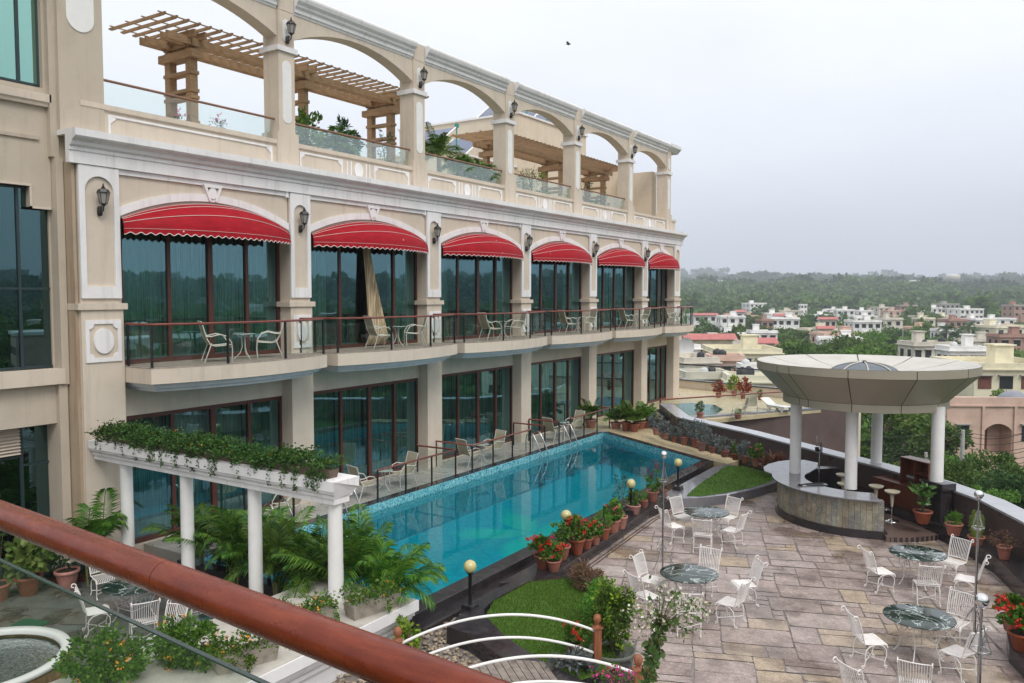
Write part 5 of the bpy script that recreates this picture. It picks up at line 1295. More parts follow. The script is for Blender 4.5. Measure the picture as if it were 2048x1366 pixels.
def build_kind(kind):
    rs=np.random.RandomState(abs(hash(kind))%1000 if False else sum(map(ord,kind)))
    parts=[];pr,ph,pmat=.15,.26,TERRA
    if kind in('ger','ger2','gerw'):
        pr,ph=.17,.28;P,o=blob(420,.30,.30,.24,ph+.20,rs,16);m=MB().quads(lq(P,.075,.95,rs,o));parts.append(('foliage',m,LG))
        m=MB();shoots(m,10,.24,.4,rs,.006,ph*.9);parts.append(('stems',m,STEM))
        m=MB();nf={'ger':26,'ger2':16,'gerw':12}[kind];P,o=blob(nf,.33,.33,.26,ph+.26,rs,12,.3,.7)
        for p in P:
            k=14;C=np.repeat(np.array([p]),k,0)+rs.normal(0,.018,(k,3));m.quads(lq(C,.035,.9,rs))
        parts.append(('flowers',m,FR if kind!='gerw' else FCO))
    elif kind=='bushy':
        P,o=blob(520,.26,.26,.24,ph+.2,rs,18);parts.append(('foliage',MB().quads(lq(P,.05,.6,rs,o)),LG));m=MB();shoots(m,8,.15,.4,rs,.006,ph*.9);parts.append(('stems',m,STEM))
    elif kind=='fine':
        P,o=blob(650,.25,.25,.26,ph+.2,rs,26,.3);parts.append(('foliage',MB().quads(lq(P,.05,.28,rs,o)),leafmat('bright_fine_leaf',[(.05,.14,.012),(.09,.22,.02),(.13,.28,.03)])))
    elif kind=='silver':
        pr=.14;P,o=blob(520,.32,.32,.30,ph+.24,rs,22,.3,.55);parts.append(('foliage',MB().quads(lq(P,.085,.35,rs,o)),LS));m=MB();shoots(m,9,.26,.45,rs,.006,ph*.9);parts.append(('stems',m,STEM))
    elif kind=='sparse':
        P,o=blob(260,.24,.24,.55,ph+.5,rs,16,.25);parts.append(('foliage',MB().quads(lq(P,.06,.3,rs,o)),LD_));m=MB();shoots(m,9,.22,.95,rs,.006,ph*.9);parts.append(('stems',m,STEM))
    elif kind=='celosia':
        P,o=blob(170,.26,.26,.14,ph+.18,rs,10);parts.append(('foliage',MB().quads(lq(P,.10,.5,rs,o)),LG))
        st=MB();fl=MB()
        for i in range(5):
            t=rs.uniform(0,6.28);r_=rs.uniform(.05,.22);x,y=r_*math.cos(t),r_*math.sin(t);h=ph+rs.uniform(.35,.6);st.tube([(0,0,ph*.9),(x*.7,y*.7,h*.7),(x,y,h)],.006,4);fl.tube([(x,y,h-.05),(x,y,h+.03),(x+.01,y,h+.10)],[.018,.022,.006],6)
            P2=np.array([[x,y,h-.12]]*7)+rs.normal(0,.03,(7,3));st.quads(lq(P2,.09,.45,rs))
        parts+= [('stems',st,LG),('flowers',fl,pm('dark_crimson_spike',(.16,.02,.03),.7,.3,20))]
    elif kind=='cord':
        pr,ph=.19,.14;m=MB()
        for i in range(46):
            t=rs.uniform(0,6.28);el=rs.uniform(.35,1.45);L=rs.uniform(.38,.6);c,s=math.cos(t),math.sin(t);pts=[]
            Q=[]
            for j in range(4):
                q=j/4;x=L*q*math.cos(el);z=ph+L*(q*math.sin(el)-.25*q*q);x2=L*(q+.25)*math.cos(el);z2=ph+L*((q+.25)*math.sin(el)-.25*(q+.25)**2);w=.018*(1-.5*abs(q-.2));w2=.018*(1-.2*q-.6*q*q) if j<3 else .001
                Q.append([(c*x-s*w,s*x+c*w,z),(c*x+s*w,s*x-c*w,z),(c*x2+s*w2,s*x2-c*w2,z2),(c*x2-s*w2,s*x2+c*w2,z2)])
            o=len(m.v)
            m.quads(np.array(Q))
        parts.append(('foliage',m,LR))
    elif kind=='dry':
        m=MB();P,o=blob(620,.40,.40,.20,ph+.12,rs,26,.35);m.quads(lq(P,.06,.2,rs,o));parts.append(('foliage',m,LDRY))
    elif kind=='cactus':
        pr,ph=.17,.2;m=MB()
        P=[];O=[]
        for i in range(900):
            z=rs.uniform(0,1);t=rs.uniform(0,6.28);r_=.13*math.sin(PI*min(1,.15+z*.82))**.6;P.append((r_*math.cos(t),r_*math.sin(t),ph+z*.55));O.append((math.cos(t),math.sin(t),.9))
        m.quads(lq(np.array(P),.05,.18,rs,np.array(O)));m.lathe([(.10,ph*.9),(.12,ph+.3),(.05,ph+.5),(.001,ph+.53)],(0,0,0),12);parts.append(('foliage',m,leafmat('pale_cypress_leaf',[(.10,.17,.03),(.18,.26,.05),(.24,.32,.08)])))
    elif kind=='frangi':
        pr,ph=.22,.32;st=MB();m=MB()
        for i in range(16):
            t=rs.uniform(0,6.28);r_=rs.uniform(.05,.28);x,y=r_*math.cos(t),r_*math.sin(t);h=ph+rs.uniform(.2,.62);st.tube([(0,0,ph*.9),(x*.6,y*.6,h*.75),(x,y,h)],.013,5)
            k=13;C=np.repeat(np.array([[x,y,h]]),k,0);a=rs.uniform(0,6.28,k);o=np.stack([np.cos(a),np.sin(a),rs.uniform(-.1,.7,k)],1)*2.2;m.quads(lq(C,.20,.32,rs,o))
        parts+=[('stems',st,STEM),('foliage',m,leafmat('glossy_frangipani_leaf',[(.05,.13,.03),(.08,.19,.04),(.13,.25,.07)],.2,.3))]
    elif kind=='round':
        pr,ph=.19,.24;P,o=blob(700,.22,.22,.15,ph+.10,rs,30,.3);parts.append(('foliage',MB().quads(lq(P,.045,.25,rs,o)),MT.get('bright_fine_leaf') or LG))
    elif kind=='croton':
        P,o=blob(340,.42,.42,.34,ph+.3,rs,18);parts.append(('foliage',MB().quads(lq(P,.14,.4,rs,o)),LC))
    elif kind=='crotony':
        P,o=blob(340,.38,.38,.34,ph+.3,rs,18);parts.append(('foliage',MB().quads(lq(P,.14,.4,rs,o)),LY))
    elif kind=='palm':
        pr,ph=.24,.34;m=MB()
        for i in range(17):
            frond(m,(rs.normal(0,.04),rs.normal(0,.04),ph),rs.uniform(0,6.28),rs.uniform(.8,1.5),rs.uniform(.75,1.45),rs.uniform(.35,.7),26,.34,rs,.018,.5,.007)
        parts.append(('fronds',m,LP))
    elif kind=='coleus':
        pr,ph=.2,.3;P,o=blob(330,.38,.38,.30,ph+.28,rs,14);parts.append(('foliage',MB().quads(lq(P,.14,.75,rs,o)),leafmat('pale_heart_leaf',[(.06,.13,.02),(.12,.20,.04),(.22,.28,.08)])))
    elif kind=='vinca':
        pr,ph=.2,.3;P,o=blob(330,.32,.32,.30,ph+.28,rs,14);parts.append(('foliage',MB().quads(lq(P,.08,.5,rs,o)),LD_))
        m=MB();P,o=blob(16,.34,.34,.3,ph+.36,rs,10,.3,.8)
        for p in P:m.quads(lq(np.repeat(np.array([p]),6,0),.05,.8,rs))
        parts.append(('flowers',m,FWH))
    elif kind=='bluegrass':
        pr,ph=.16,.2;m=MB();C=np.zeros((420,3));C[:,2]=ph;C[:,:2]=rs.normal(0,.05,(420,2));a=rs.uniform(0,6.28,420);o=np.stack([np.cos(a),np.sin(a),rs.uniform(-.4,1.4,420)],1)*2;m.quads(lq(C,.36,.05,rs,o));parts.append(('foliage',m,LBL))
    elif kind=='oleander':
        pr,ph=.18,.26;st=MB();m=MB();shoots(st,7,.3,1.1,rs,.008,ph*.9);P,o=blob(150,.34,.34,.5,ph+.75,rs,10);m.quads(lq(P,.12,.22,rs,o));parts+=[('stems',st,STEM),('foliage',m,LD_)]
        f=MB();P,o=blob(8,.3,.3,.2,ph+1.15,rs,6)
        for p in P:f.quads(lq(np.repeat(np.array([p]),8,0)+rs.normal(0,.02,(8,3)),.05,.8,rs))
        parts.append(('flowers',f,FP))
    me=[('pot',potmesh(pr,ph,pmat).mesh('pot',[pmat])),('soil',MB().lathe([(.0001,0),(pr*.93,0)],(0,0,ph*.915),16,caps=False).mesh('soil',SOIL))]
    for n_,m,mt in parts: me.append((n_,m.mesh(n_,mt)))
    PM[kind]=me
def potted(kind,p,sc,label,group='potted plants round the pool',rz=None,mat=None,name='potted_plant'):
    if kind not in PM:build_kind(kind)
    e=empty(name,p,rnd.uniform(0,6.28) if rz is None else rz,label=label,cat='potted plant',group=group);e.scale=(sc*rnd.uniform(.88,1.12),sc*rnd.uniform(.88,1.12),sc*rnd.uniform(.85,1.18))
    for n_,me in PM[kind]:
        inst(n_,me,e)
    return e
Z3=.298
# --- row on the black kerb between pool and terrace (near to far)
row=[('ger',1086,1136,1.25,0,'red geranium in a big terracotta pot, nearest of the kerb row'),('bushy',1122,1118,1.35,0,'leafy green shrub with a few red blooms behind the nearest geranium'),('ger',1108,1142,1.0,0,'red geranium spilling in front of the second globe lamp'),
('ger',1153,1108,1.25,0,'red geranium directly right of the second globe lamp'),('ger2',1172,1096,1.0,0,'small red geranium in a tapered pot, right of the lamp'),('gerw',1190,1088,1.0,0,'pot with pale coral flowers on the kerb between geranium and fine shrub'),
('fine',1208,1078,1.15,0,'bright feathery green shrub in a terracotta pot on the kerb'),('gerw',1226,1064,1.15,0,'coral blooming plant behind the feathery green shrub on the kerb'),('sparse',1242,1056,1.15,0,'tall thin leaved shrub in a slanted pot left of the third globe lamp'),
('bushy',1267,1028,1.2,0,'light green bushy plant in a worn pot right of the third globe lamp'),('fine',1287,1014,.85,0,'small rounded green plant in a pot on the far part of the kerb'),('celosia',1305,1002,1.2,0,'plant with dark crimson flower spikes in a wide pot'),('dry',1328,992,.75,0,'reddish dry looking plant in the last pot of the kerb')]
for kd,px,py,sc,z,l in row: potted(kd,onz(px,py,Z3),sc,l)
# dry reddish ground plants and topiary by the near lawn
e=empty('red_stemmed_shrub',(-8.15,15.55,.28),0,label='dry reddish leafy shrub at the far edge of the near lawn',cat='shrub')
rs=np.random.RandomState(5);P,o=blob(2600,.95,.32,.36,.28,rs,60,.22);M_=MB().quads(lq(P,.09,.22,rs,o));M_.xf(R(-38));M_.build('foliage',LDRY,e)
m=MB();shoots(m,20,.5,.5,rs,.007,0);m.build('stems',STEM,e)
def shrub(name,loc,size,n,leaf,asp,mat,label,clumps=40,cz=None,sp=.25,cat='shrub',extra=None,seed=3,stems=True,rz=0,group=None):
    e=empty(name,loc,rz,label=label,cat=cat,group=group);rs=np.random.RandomState(seed);P,o=blob(n,size[0],size[1],size[2],cz if cz is not None else size[2]*.95,rs,clumps,sp)
    MB().quads(lq(P,leaf,asp,rs,o)).build('foliage',mat,e)
    if stems:
        m=MB();shoots(m,9,size[0]*.6,size[2]*1.5,rs,.01,0);m.build('stems',STEM,e)
    if extra:
        f=MB();P,o=blob(extra[0],size[0]*1.05,size[1]*1.05,size[2]*1.02,cz if cz is not None else size[2],rs,20,.3,.8)
        for p in P:f.quads(lq(np.repeat(np.array([p]),7,0)+rs.normal(0,.015,(7,3)),extra[1],.8,rs))
        f.build('flowers',extra[2],e)
    return e
BG=MT.get('bright_fine_leaf') or LG
shrub('clipped_shrub',(-7.15,14.25,.2),(.42,.42,.42),2600,.05,.5,BG,'rounded clipped bright green shrub, farthest of the lawn edge shrubs',60,.55)
shrub('clipped_shrub',(-6.85,13.75,.2),(.50,.50,.45),3000,.05,.5,BG,'middle clipped bright green shrub on the right of the near lawn',60,.5,seed=8)
e=empty('potted_shrub',(-6.3,13.0,.0),0,label='large yellow green shrub in a big grey pot by the bridge post',cat='potted plant')
MB().lathe([(.20,0),(.33,.10),(.40,.32),(.42,.38),(.39,.38),(.36,.30),(.001,.30)],(0,0,0),26,caps=False).build('pot',pm('grey_stone_pot',(.14,.15,.13),.7,.3,6),e)
rs=np.random.RandomState(21);P,o=blob(3600,.48,.48,.70,1.02,rs,70,.2);MB().quads(lq(P,.065,.5,rs,o)).build('foliage',LG,e)
P,o=blob(600,.51,.51,.72,1.05,rs,22,.2,.9);MB().quads(lq(P,.075,.5,rs,o)).build('young_shoots',LY,e)
m=MB();shoots(m,12,.35,.9,rs,.014,.3);m.build('stems',STEM,e)
shrub('silver_ragwort',(-6.55,12.05,.1),(.42,.42,.26),900,.12,.4,LS,'silver grey leafy plant at the foot of the bridge post',22,.3,seed=4,extra=None)
potted('ger2',(-6.85,12.55,.3),.7,'small red geranium beside the silver leafy plant near the bridge')
# bougainvillea with cream bracts and pink one at the bottom
e=empty('blossoming_vine',(0,0,0),0,label='climbing vine with a cloud of creamy white blossom in front of the terrace',cat='vine')
rs=np.random.RandomState(12);D=9.6
def w_(px,py,dd=0): return at(px,py,D+dd)
path=[w_(1298,1390),w_(1300,1340),w_(1312,1290,.05),w_(1320,1255,.1),w_(1333,1225,.1)]
e.location=(path[0].x,path[0].y,0);off=-Vector(e.location)
pts=[(path[0].x,path[0].y,0)]+[tuple(p) for p in path];o=MB().tube(pts,.012,6).build('stem',STEM,e);o.location=off
C=[];
for i in range(170):
    t=rs.uniform(0,1)*3.6;k=int(t);f=t-k;p=path[k].lerp(path[min(k+1,4)],f);C.append((p.x+rs.normal(0,.04),p.y+rs.normal(0,.04),p.z+rs.normal(0,.03)))
lm=MB().quads(lq(np.array(C),.10,.85,rs))
fm=MB();br=MB()
tips=[(1270,1215),(1290,1230),(1310,1205),(1330,1195),(1352,1188),(1368,1200),(1385,1215),(1400,1222),(1345,1215),(1360,1230),(1325,1235),(1300,1250),(1375,1240),(1340,1240),(1395,1205),(1318,1180),(1280,1240),(1410,1230)]
for i,(a,b) in enumerate(tips):
    q=w_(a,b,rs.uniform(-.25,.25));s0=path[3];br.tube([tuple(s0),tuple(s0.lerp(q,.5)+Vector((0,0,.08))),tuple(q)],[.007,.005,.003],4)
    k=22;c=np.array([tuple(q)]*k)+rs.normal(0,.06,(k,3));fm.quads(lq(c,.038,.8,rs));
    k=12;c=np.array([tuple(q)]*k)+rs.normal(0,.08,(k,3))+np.array([0,0,-.05]);lm.quads(lq(c,.06,.6,rs))
for m,n_,mt in((lm,'leaves',leafmat('vine_leaf',[(.05,.12,.03),(.10,.20,.05),(.16,.28,.09),(.20,.16,.08)],.35)),(fm,'blossom',FWH),(br,'branches',STEM)):
    o=m.build(n_,mt,e);o.location=off
e=empty('pink_vine',(0,0,0),0,label='small vine with magenta blossom round the nearer bridge post',cat='vine');q0=at(1250,1356,10.2);e.location=(q0.x,q0.y,0);off=-Vector(e.location)
fm=MB();lm=MB()
for a,b in[(1215,1345),(1232,1340),(1245,1350),(1222,1355),(1190,1345),(1262,1352)]:
    q=at(a,b,10.3);fm.quads(lq(np.array([tuple(q)]*24)+rs.normal(0,.035,(24,3)),.035,.8,rs));lm.quads(lq(np.array([tuple(q)]*26)+rs.normal(0,.06,(26,3))+np.array([0,0,-.06]),.05,.5,rs))
o=fm.build('blossom',FP,e);o.location=off;o=lm.build('leaves',LG,e);o.location=off;o=MB().tube([(q0.x,q0.y,0),(q0.x,q0.y,1.0),tuple(at(1225,1348,10.3))],.01,5).build('stem',STEM,e);o.location=off
# --- silver plants along the black wall
fr=[('silver',1312,868,1.15),('silver',1330,876,1.1),('silver',1348,882,.9),('silver',1368,888,1.25),('silver',1390,892,1.25),('silver',1403,900,1.3),('silver',1424,904,1.0),('silver',1449,912,1.15),('bushy',1470,918,.95),('silver',1490,924,1.1),('gerw',1513,930,1.05)]
for i,(kd,px,py,sc) in enumerate(fr):
    potted(kd,onz(px,py+2,.505),sc,{'silver':'silver leaved plant in a terracotta pot, %s from the pool along the black wall'%ORD[i],'bushy':'green leafy pot between silver ones, ninth along the black wall','gerw':'pot of white and coral flowers at the bar end of the black wall row'}[kd],'pots along the black parapet wall')
for i,px in enumerate((1533,1550,1568)):
    potted('cord',onz(px,937+i*3,.505),1.25,'orange brown spiky cordyline in a low bowl, %s from the left behind the bar counter'%ORD[i],'pots along the black parapet wall')
potted('palm',Vector((-6.9,28.6,.42)),.55,'dark small palm in a pot against the wall behind the bar counter','pots along the black parapet wall')
for kd,px,py,sc,l in [('frangi',1845,1046,1.2,'broad leaved frangipani in a terracotta pot at the step of the bar'),('round',1907,1070,1.15,'round mossy green plant in a terracotta pot under the right wall'),('cactus',1952,1090,1.2,'pale upright conifer in a terracotta pot under the right wall'),('dry',2008,1118,1.05,'reddish trailing plant in a pot under the right wall')]:
    potted(kd,onz(px,py,.425),sc,l,'pots under the right parapet wall')
potted('ger',onz(2024,1262,.3),1.2,'red geranium at the right edge, farther of the two on the corner kerb','geraniums on the corner kerb')
potted('ger',onz(2046,1300,.3),1.3,'red geranium cut by the right edge, nearer one on the corner kerb','geraniums on the corner kerb')
# --- palms in pots at the far corner of the pool
for i,(px,py,sc) in enumerate(((1232,857,1.0),(1252,861,1.05),(1268,863,1.15),(1281,858,1.0),(1293,856,.9))):
    potted('palm',onz(px,py,.30),sc,'areca palm in a terracotta pot at the far pool corner, %s from left'%ORD[i],'potted palms at the far corner of the pool',name='potted_palm')
potted('palm',Vector((-18.2,35.0,.30)),1.15,'areca palm standing on the far deck behind the glass railing','potted palms at the far corner of the pool',name='potted_palm')
# pots on the small terrace
for kd,px,py,sc,l in [('croton',1437,795,1.25,'crimson croton in a pot on the small terrace, left one'),('crotony',1468,792,1.3,'yellow green croton on the small terrace'),('croton',1486,797,1.2,'crimson croton in a pot on the small terrace, right one'),('bushy',1520,800,1.0,'small green pot plant right of the crotons on the small terrace'),('round',1476,838,1.0,'low yellow green plant beside the plunge pool'),('bushy',1400,838,1.2,'dark leafy plant behind the glass at the plunge pool edge')]:
    potted(kd,onz(px,py,.31),sc,l,'pots on the small terrace')
# --- courtyard pots bottom left
for kd,px,py,sc,l in [('coleus',58,1188,1.3,'pot of pale heart shaped leaves in the courtyard by the glass door'),('vinca',135,1176,1.3,'pot of white flowers in the courtyard by the hotel wall'),('bluegrass',112,1168,1.0,'tuft of blue green grass left of the white flowers'),('bluegrass',166,1160,1.1,'tuft of blue green grass right of the white flowers'),('oleander',0,1200,1.3,'tall plant with pink flowers at the left edge of the picture'),('bushy',320,1190,1.0,'small pot behind the courtyard table'),('bushy',352,1215,1.0,'pot beside the courtyard table, right of its twin')]:
    potted(kd,onz(px,py,0),sc,l,'pots in the courtyard')
# --- palms behind the colonnade (planted)
def garden_palm(loc,L,nf,seed,label,ll=.42,h=.5,group='areca palms planted behind the colonnade',rmin=.6,rmax=1.45):
    e=empty('areca_palm',loc,0,label=label,cat='palm',group=group);rs=np.random.RandomState(seed)
    for k in range(4):
        t=rs.uniform(0,6.28);MB().tube([(.1*math.cos(t),.1*math.sin(t),0),(.14*math.cos(t),.14*math.sin(t),h)],.03,7).build('trunk',pm('palm_stem',(.16,.17,.06),.6,.4,9) if 'palm_stem' not in MT else MT['palm_stem'],e)
    m=MB()
    for i in range(nf):
        frond(m,(rs.normal(0,.08),rs.normal(0,.08),h*.8),rs.uniform(0,6.28),L*rs.uniform(.85,1.3),rs.uniform(rmin,rmax),rs.uniform(.35,.75),30,ll,rs,.021,.45,.011)
    m.build('fronds',LP,e)
GP=[((-18.3,10.35,0),1.5,15,'slender palm between the hotel pier and the first column'),((-16.8,12.1,.0),1.6,22,'dark areca palm behind the first and second columns'),((-15.2,11.9,0),1.9,26,'tall areca palm between the second and third columns'),((-14.5,12.3,0),1.6,22,'low areca palm behind the third column'),((-13.6,11.8,0),1.7,24,'areca palm right of the third column'),((-12.5,11.75,0),1.7,26,'areca palm left of the fourth column'),((-11.6,12.1,.1),1.9,26,'bright areca palm behind the fourth column, fronds over the pool'),((-10.85,12.0,.1),1.6,20,'areca palm right of the fourth column with fronds drooping over the coping')]
for i,(lo,L,nf,l) in enumerate(GP): garden_palm(lo,L*1.28,nf,30+i,l,.46,.55 if i else 1.0,rmin=.85,rmax=1.5)
shrub('leafy_shrub',(-12.9,12.1,0),(.45,.4,.8),900,.11,.8,LG,'broad leaved bright shrub among the palms by the fourth column',22,1.0,seed=14)
shrub('leafy_shrub',(-15.8,12.5,0),(.9,.4,.6),1200,.12,.5,LD_,'dark undergrowth shrub among the palms',22,.6,seed=15)
shrub('leafy_shrub',(-13.6,12.6,0),(1.0,.4,.6),1200,.12,.5,LD_,'dark undergrowth shrub low behind the third column',22,.6,seed=16)
# --- planter boxes on the beam, with trailing plants
def planter(loc,L,rz,n,label,seed,trail=6,zt=.0,group='planter boxes on the colonnade beam',w=.26,h=.22,flow=10,mt=PLNT,hang=.4,tw=1,leafm=None):
    e=empty('planter_box',loc,rz,label=label,cat='planter',group=group);rs=np.random.RandomState(seed)
    m=MB();a,b=L/2,w/2;t=.02
    m.add([(-a*.92,-b*.8,0),(a*.92,-b*.8,0),(a*.92,b*.8,0),(-a*.92,b*.8,0),(-a,-b,h),(a,-b,h),(a,b,h),(-a,b,h),(-a+t,-b+t,h),(a-t,-b+t,h),(a-t,b-t,h),(-a+t,b-t,h),(-a+t,-b+t,h-.04),(a-t,-b+t,h-.04),(a-t,b-t,h-.04),(-a+t,b-t,h-.04)],
      [(3,2,1,0),(0,1,5,4),(1,2,6,5),(2,3,7,6),(3,0,4,7),(4,5,9,8),(5,6,10,9),(6,7,11,10),(7,4,8,11),(8,9,13,12),(9,10,14,13),(10,11,15,14),(11,8,12,15),(12,13,14,15)])
    m.build('box',mt,e)
    P=np.stack([rs.uniform(-a*1.05,a*1.05,n),rs.normal(0,b*.75*tw,n),h+.02+np.abs(rs.normal(0,.085,n))],1)
    bump_=.06*np.sin(P[:,0]*9+seed)+.05*np.sin(P[:,0]*4+seed*2);P[:,2]+=bump_*(P[:,2]>h+.05)
    o=np.stack([rs.normal(0,.3,n),P[:,1]*4,np.ones(n)*.6],1)
    lm=MB().quads(lq(P,.06,.6,rs,o));st=MB()
    for k in range(trail):
        x=rs.uniform(-a,a);side=-1 if rs.random_sample()<.75 else 1;y=side*(b+.06);ln=hang*rs.uniform(.3,1.1);st.tube([(x,side*b*.6,h),(x,y+side*.06,h-.02),(x+rs.normal(0,.03),y+side*.10,h-ln)],.004,4)
        k2=int(70*ln/hang)+12;z=h-rs.uniform(0,1,k2)*ln;C=np.stack([x+rs.normal(0,.035,k2),y+side*.08+rs.normal(0,.025,k2),z],1);lm.quads(lq(C,.05,.6,rs))
    lm.build('foliage',leafm or LG,e);st.build('trailing_stems',STEM,e)
    if flow:
        f=MB()
        for i in range(flow):
            c=P[rs.randint(n)]+np.array([0,0,.03]);f.quads(lq(np.repeat(c[None],6,0)+rs.normal(0,.01,(6,3)),.03,.9,rs))
        f.build('flowers',FO,e)
    return e
for i in range(8):
    planter((-18.15+i*.945,10.95+rnd.uniform(-.02,.02),3.272),.93,0,2100 if i<7 else 1000,'planter of trailing greenery on the white beam, %s from the hotel wall'%ORD[i],60+i,9,tw=1.9,hang=.42,h=.16,flow=3,leafm=LD2)
GRP='planters along the white stepped wall'
planter((-10.15,10.95,.914),1.05,R(78),900,'long clay planter nearest the pool on the stepped white wall',80,4,group=GRP,h=.26,w=.34,mt=CONC,hang=.3,tw=1.3)
planter((-10.65,9.85,.914),.95,R(65),900,'clay planter with orange lantana beside the fourth column',81,4,group=GRP,h=.26,w=.34,flow=26,mt=CONC,hang=.3,tw=1.3)
planter((-10.35,8.25,.914),1.0,R(70),900,'clay planter of lantana half hidden by the wooden handrail',82,4,group=GRP,h=.26,w=.34,flow=20,mt=CONC,hang=.3,tw=1.5)
shrub('lantana_bush',(-11.15,7.75,.91),(.75,.55,.42),3000,.07,.6,LG,'spreading lantana bush with orange flowers behind the glass, right one',50,.35,seed=41,extra=(22,.035,FO),stems=False,group='lantana bushes on the stepped wall')
shrub('lantana_bush',(-11.6,6.75,.91),(.85,.7,.45),3400,.07,.6,LG,'spreading lantana bush with orange flowers behind the glass, nearest one',50,.35,seed=42,extra=(20,.035,FO),stems=False,group='lantana bushes on the stepped wall')
shrub('lantana_bush',(-12.1,8.3,.0),(.6,.45,.62),2200,.07,.6,LG,'spreading lantana bush beside the half hidden marble table',50,.55,seed=43,extra=(14,.035,FO),stems=False,group='lantana bushes on the stepped wall')
shrub('creeping_plant',(-9.62,11.3,.0),(.28,.35,.42),500,.09,.55,LY,'light green creeper at the outer corner of the white stepped wall',12,.45,seed=51)
# --- roof garden plants
def roofp(name,kind,y,x,sc,label,z=10.5):
    e=potted(kind,(x,y,z),sc,label,'plants of the hotel roof garden',name=name);return e
roofp('roof_plant','bushy',19.3,-20.6,3.2,'yellow green bushy plant behind the roof glass in the second arch')
for i,(y,x,L,h) in enumerate(((20.6,-20.6,1.5,1.2),(26.1,-20.4,2.0,1.7),(27.4,-20.3,1.6,1.3),(28.6,-20.3,1.5,1.1))):
    e=empty('roof_palm',(x,y,10.5),0,label='feathery palm on the roof terrace, %s counted from the left'%ORD[i],cat='palm',group='plants of the hotel roof garden');rs=np.random.RandomState(90+i)
    MB().lathe([(.12,0),(.09,h*.5),(.10,h)],(0,0,0),10).build('trunk',CONC,e);m=MB()
    for k in range(26): frond(m,(0,0,h),rs.uniform(0,6.28),L*rs.uniform(.7,1),rs.uniform(.3,1.45),rs.uniform(.3,.7),22,.42,rs,.026,.5,.012)
    m.build('fronds',LP,e)
def tree_small(x,y,z,h,r,label,seed,mat=LG,leaf=.12):
    e=empty('roof_tree',(x,y,z),0,label=label,cat='tree',group='plants of the hotel roof garden');rs=np.random.RandomState(seed)
    m=MB();m.tube([(0,0,0),(.03,0,h*.4),(0,.03,h*.7)],[.05,.035,.02],7);shoots(m,9,r*.8,h*.45,rs,.014,h*.5);m.build('trunk',STEM,e)
    P,o=blob(700,r,r,h*.35,h*.72,rs,22,.25);MB().quads(lq(P,leaf,.3,rs,o)).build('crown',mat,e)
tree_small(-21.0,21.6,10.5,2.4,.55,'small drooping leaved tree on the roof in the second arch',7,LD_,.2)
tree_small(-20.6,33.4,10.5,2.4,.9,'bushy young tree on the roof terrace in the fourth arch',8,LY)
tree_small(-20.7,34.6,10.5,1.5,.5,'low leafy roof shrub right of the bushy young tree',9,LY)
for i,(y,s) in enumerate(((22.4,1.6),(23.2,1.3),(31.6,1.5),(33.0,1.6),(37.5,1.8),(38.6,1.7),(39.6,1.4),(25.0,1.2))):
    roofp('roof_plant','bushy' if i%2 else 'sparse',y,-19.9,s,'low green roof plant seen through the glass, %s from the left'%ORD[i])
for i,y in enumerate((14.3,15.6)): roofp('roof_plant','oleander',y,-20.3,.85,'slender seedling behind the glass in the first arch, %s one'%('left','right')[i])
# ================================================================ TREES, TOWN, HILLS
BARK=pm('tree_bark',(.10,.075,.05),.9,.4,6,30,.4)
T1=leafmat('tree_leaf',[(.045,.09,.02),(.08,.15,.03),(.12,.21,.042),(.07,.13,.03)],.2,.7)
T2=leafmat('tree_leaf_light',[(.065,.135,.02),(.105,.20,.03),(.14,.25,.04),(.08,.155,.024)],.2,.7)
T3=leafmat('tree_leaf_dark',[(.03,.065,.022),(.05,.10,.03),(.075,.135,.038)],.2,.7)
def crown_mesh(seed,n,leaf,r=(1,1,.85),cl=34,sp=.26,asp=.6):
    rs=np.random.RandomState(seed);P,o=blob(n,r[0],r[1],r[2],0,rs,cl,sp,.5);P[:,2]=np.where(P[:,2]<-.55,P[:,2]*.6-.2,P[:,2])
    return MB().quads(lq(P,leaf,asp,rs,o))
def trunk_mesh(seed):
    r=random.Random(seed);m=MB();m.tube([(0,0,-1.9),(.03,.02,-1.0),(0,0,-.2)],[.09,.065,.045],8)
    for k in range(7):
        t=r.uniform(0,6.28);a=r.uniform(.3,.75);m.tube([(0,0,-1.0+.12*k),(.35*a*math.cos(t),.35*a*math.sin(t),-.6+.1*k),(a*math.cos(t),a*math.sin(t),-.1+r.uniform(-.1,.4))],[.04,.025,.01],5)
    return m
CR=[(crown_mesh(s,n,lf,rr,cl).mesh('crown',mt),trunk_mesh(s).mesh('trunk',BARK)) for s,n,lf,rr,cl,mt in((1,2600,.13,(1,1,.85),34,T1),(2,2600,.13,(1,1,.75),26,T2),(3,2600,.12,(.8,.8,1.05),30,T3),(4,2600,.13,(1.1,1,.7),24,T1),(5,2400,.12,(.9,.9,.95),20,T2))]
# near trees just outside the wall: denser, smaller leaves
NR=[(crown_mesh(s,12000,.062,rr,70,.17,.5).mesh('crown',mt),trunk_mesh(s).mesh('trunk',BARK)) for s,rr,mt in((11,(1,1,.85),T1),(12,(1,1,.8),T2),(13,(1,1,.9),T3))]
tid=[0]
def tree(x,y,r,zt,label,kind,set_=CR,name='tree',group='trees of the town below the hotel'):
    g=th(x,y);e=empty(name,(x,y,zt-r*.85),rnd.uniform(0,6.28),label=label,cat='tree',group=group)
    e.scale=(r,r,r*rnd.uniform(.85,1.0));c,t=set_[kind%len(set_)]
    inst('crown',c,e);o=inst('trunk',t,e)
    hh=(zt-r*.85-g)/r
    if hh>1.9:o.scale=(1,1,hh/1.9+.05)
    tid[0]+=1;return e
def tpx(px,py,D,r,label,kind,set_=CR,**k):
    p=at(px,py,D);return tree(p.x,p.y,r,p.z,label,kind,set_,**k)
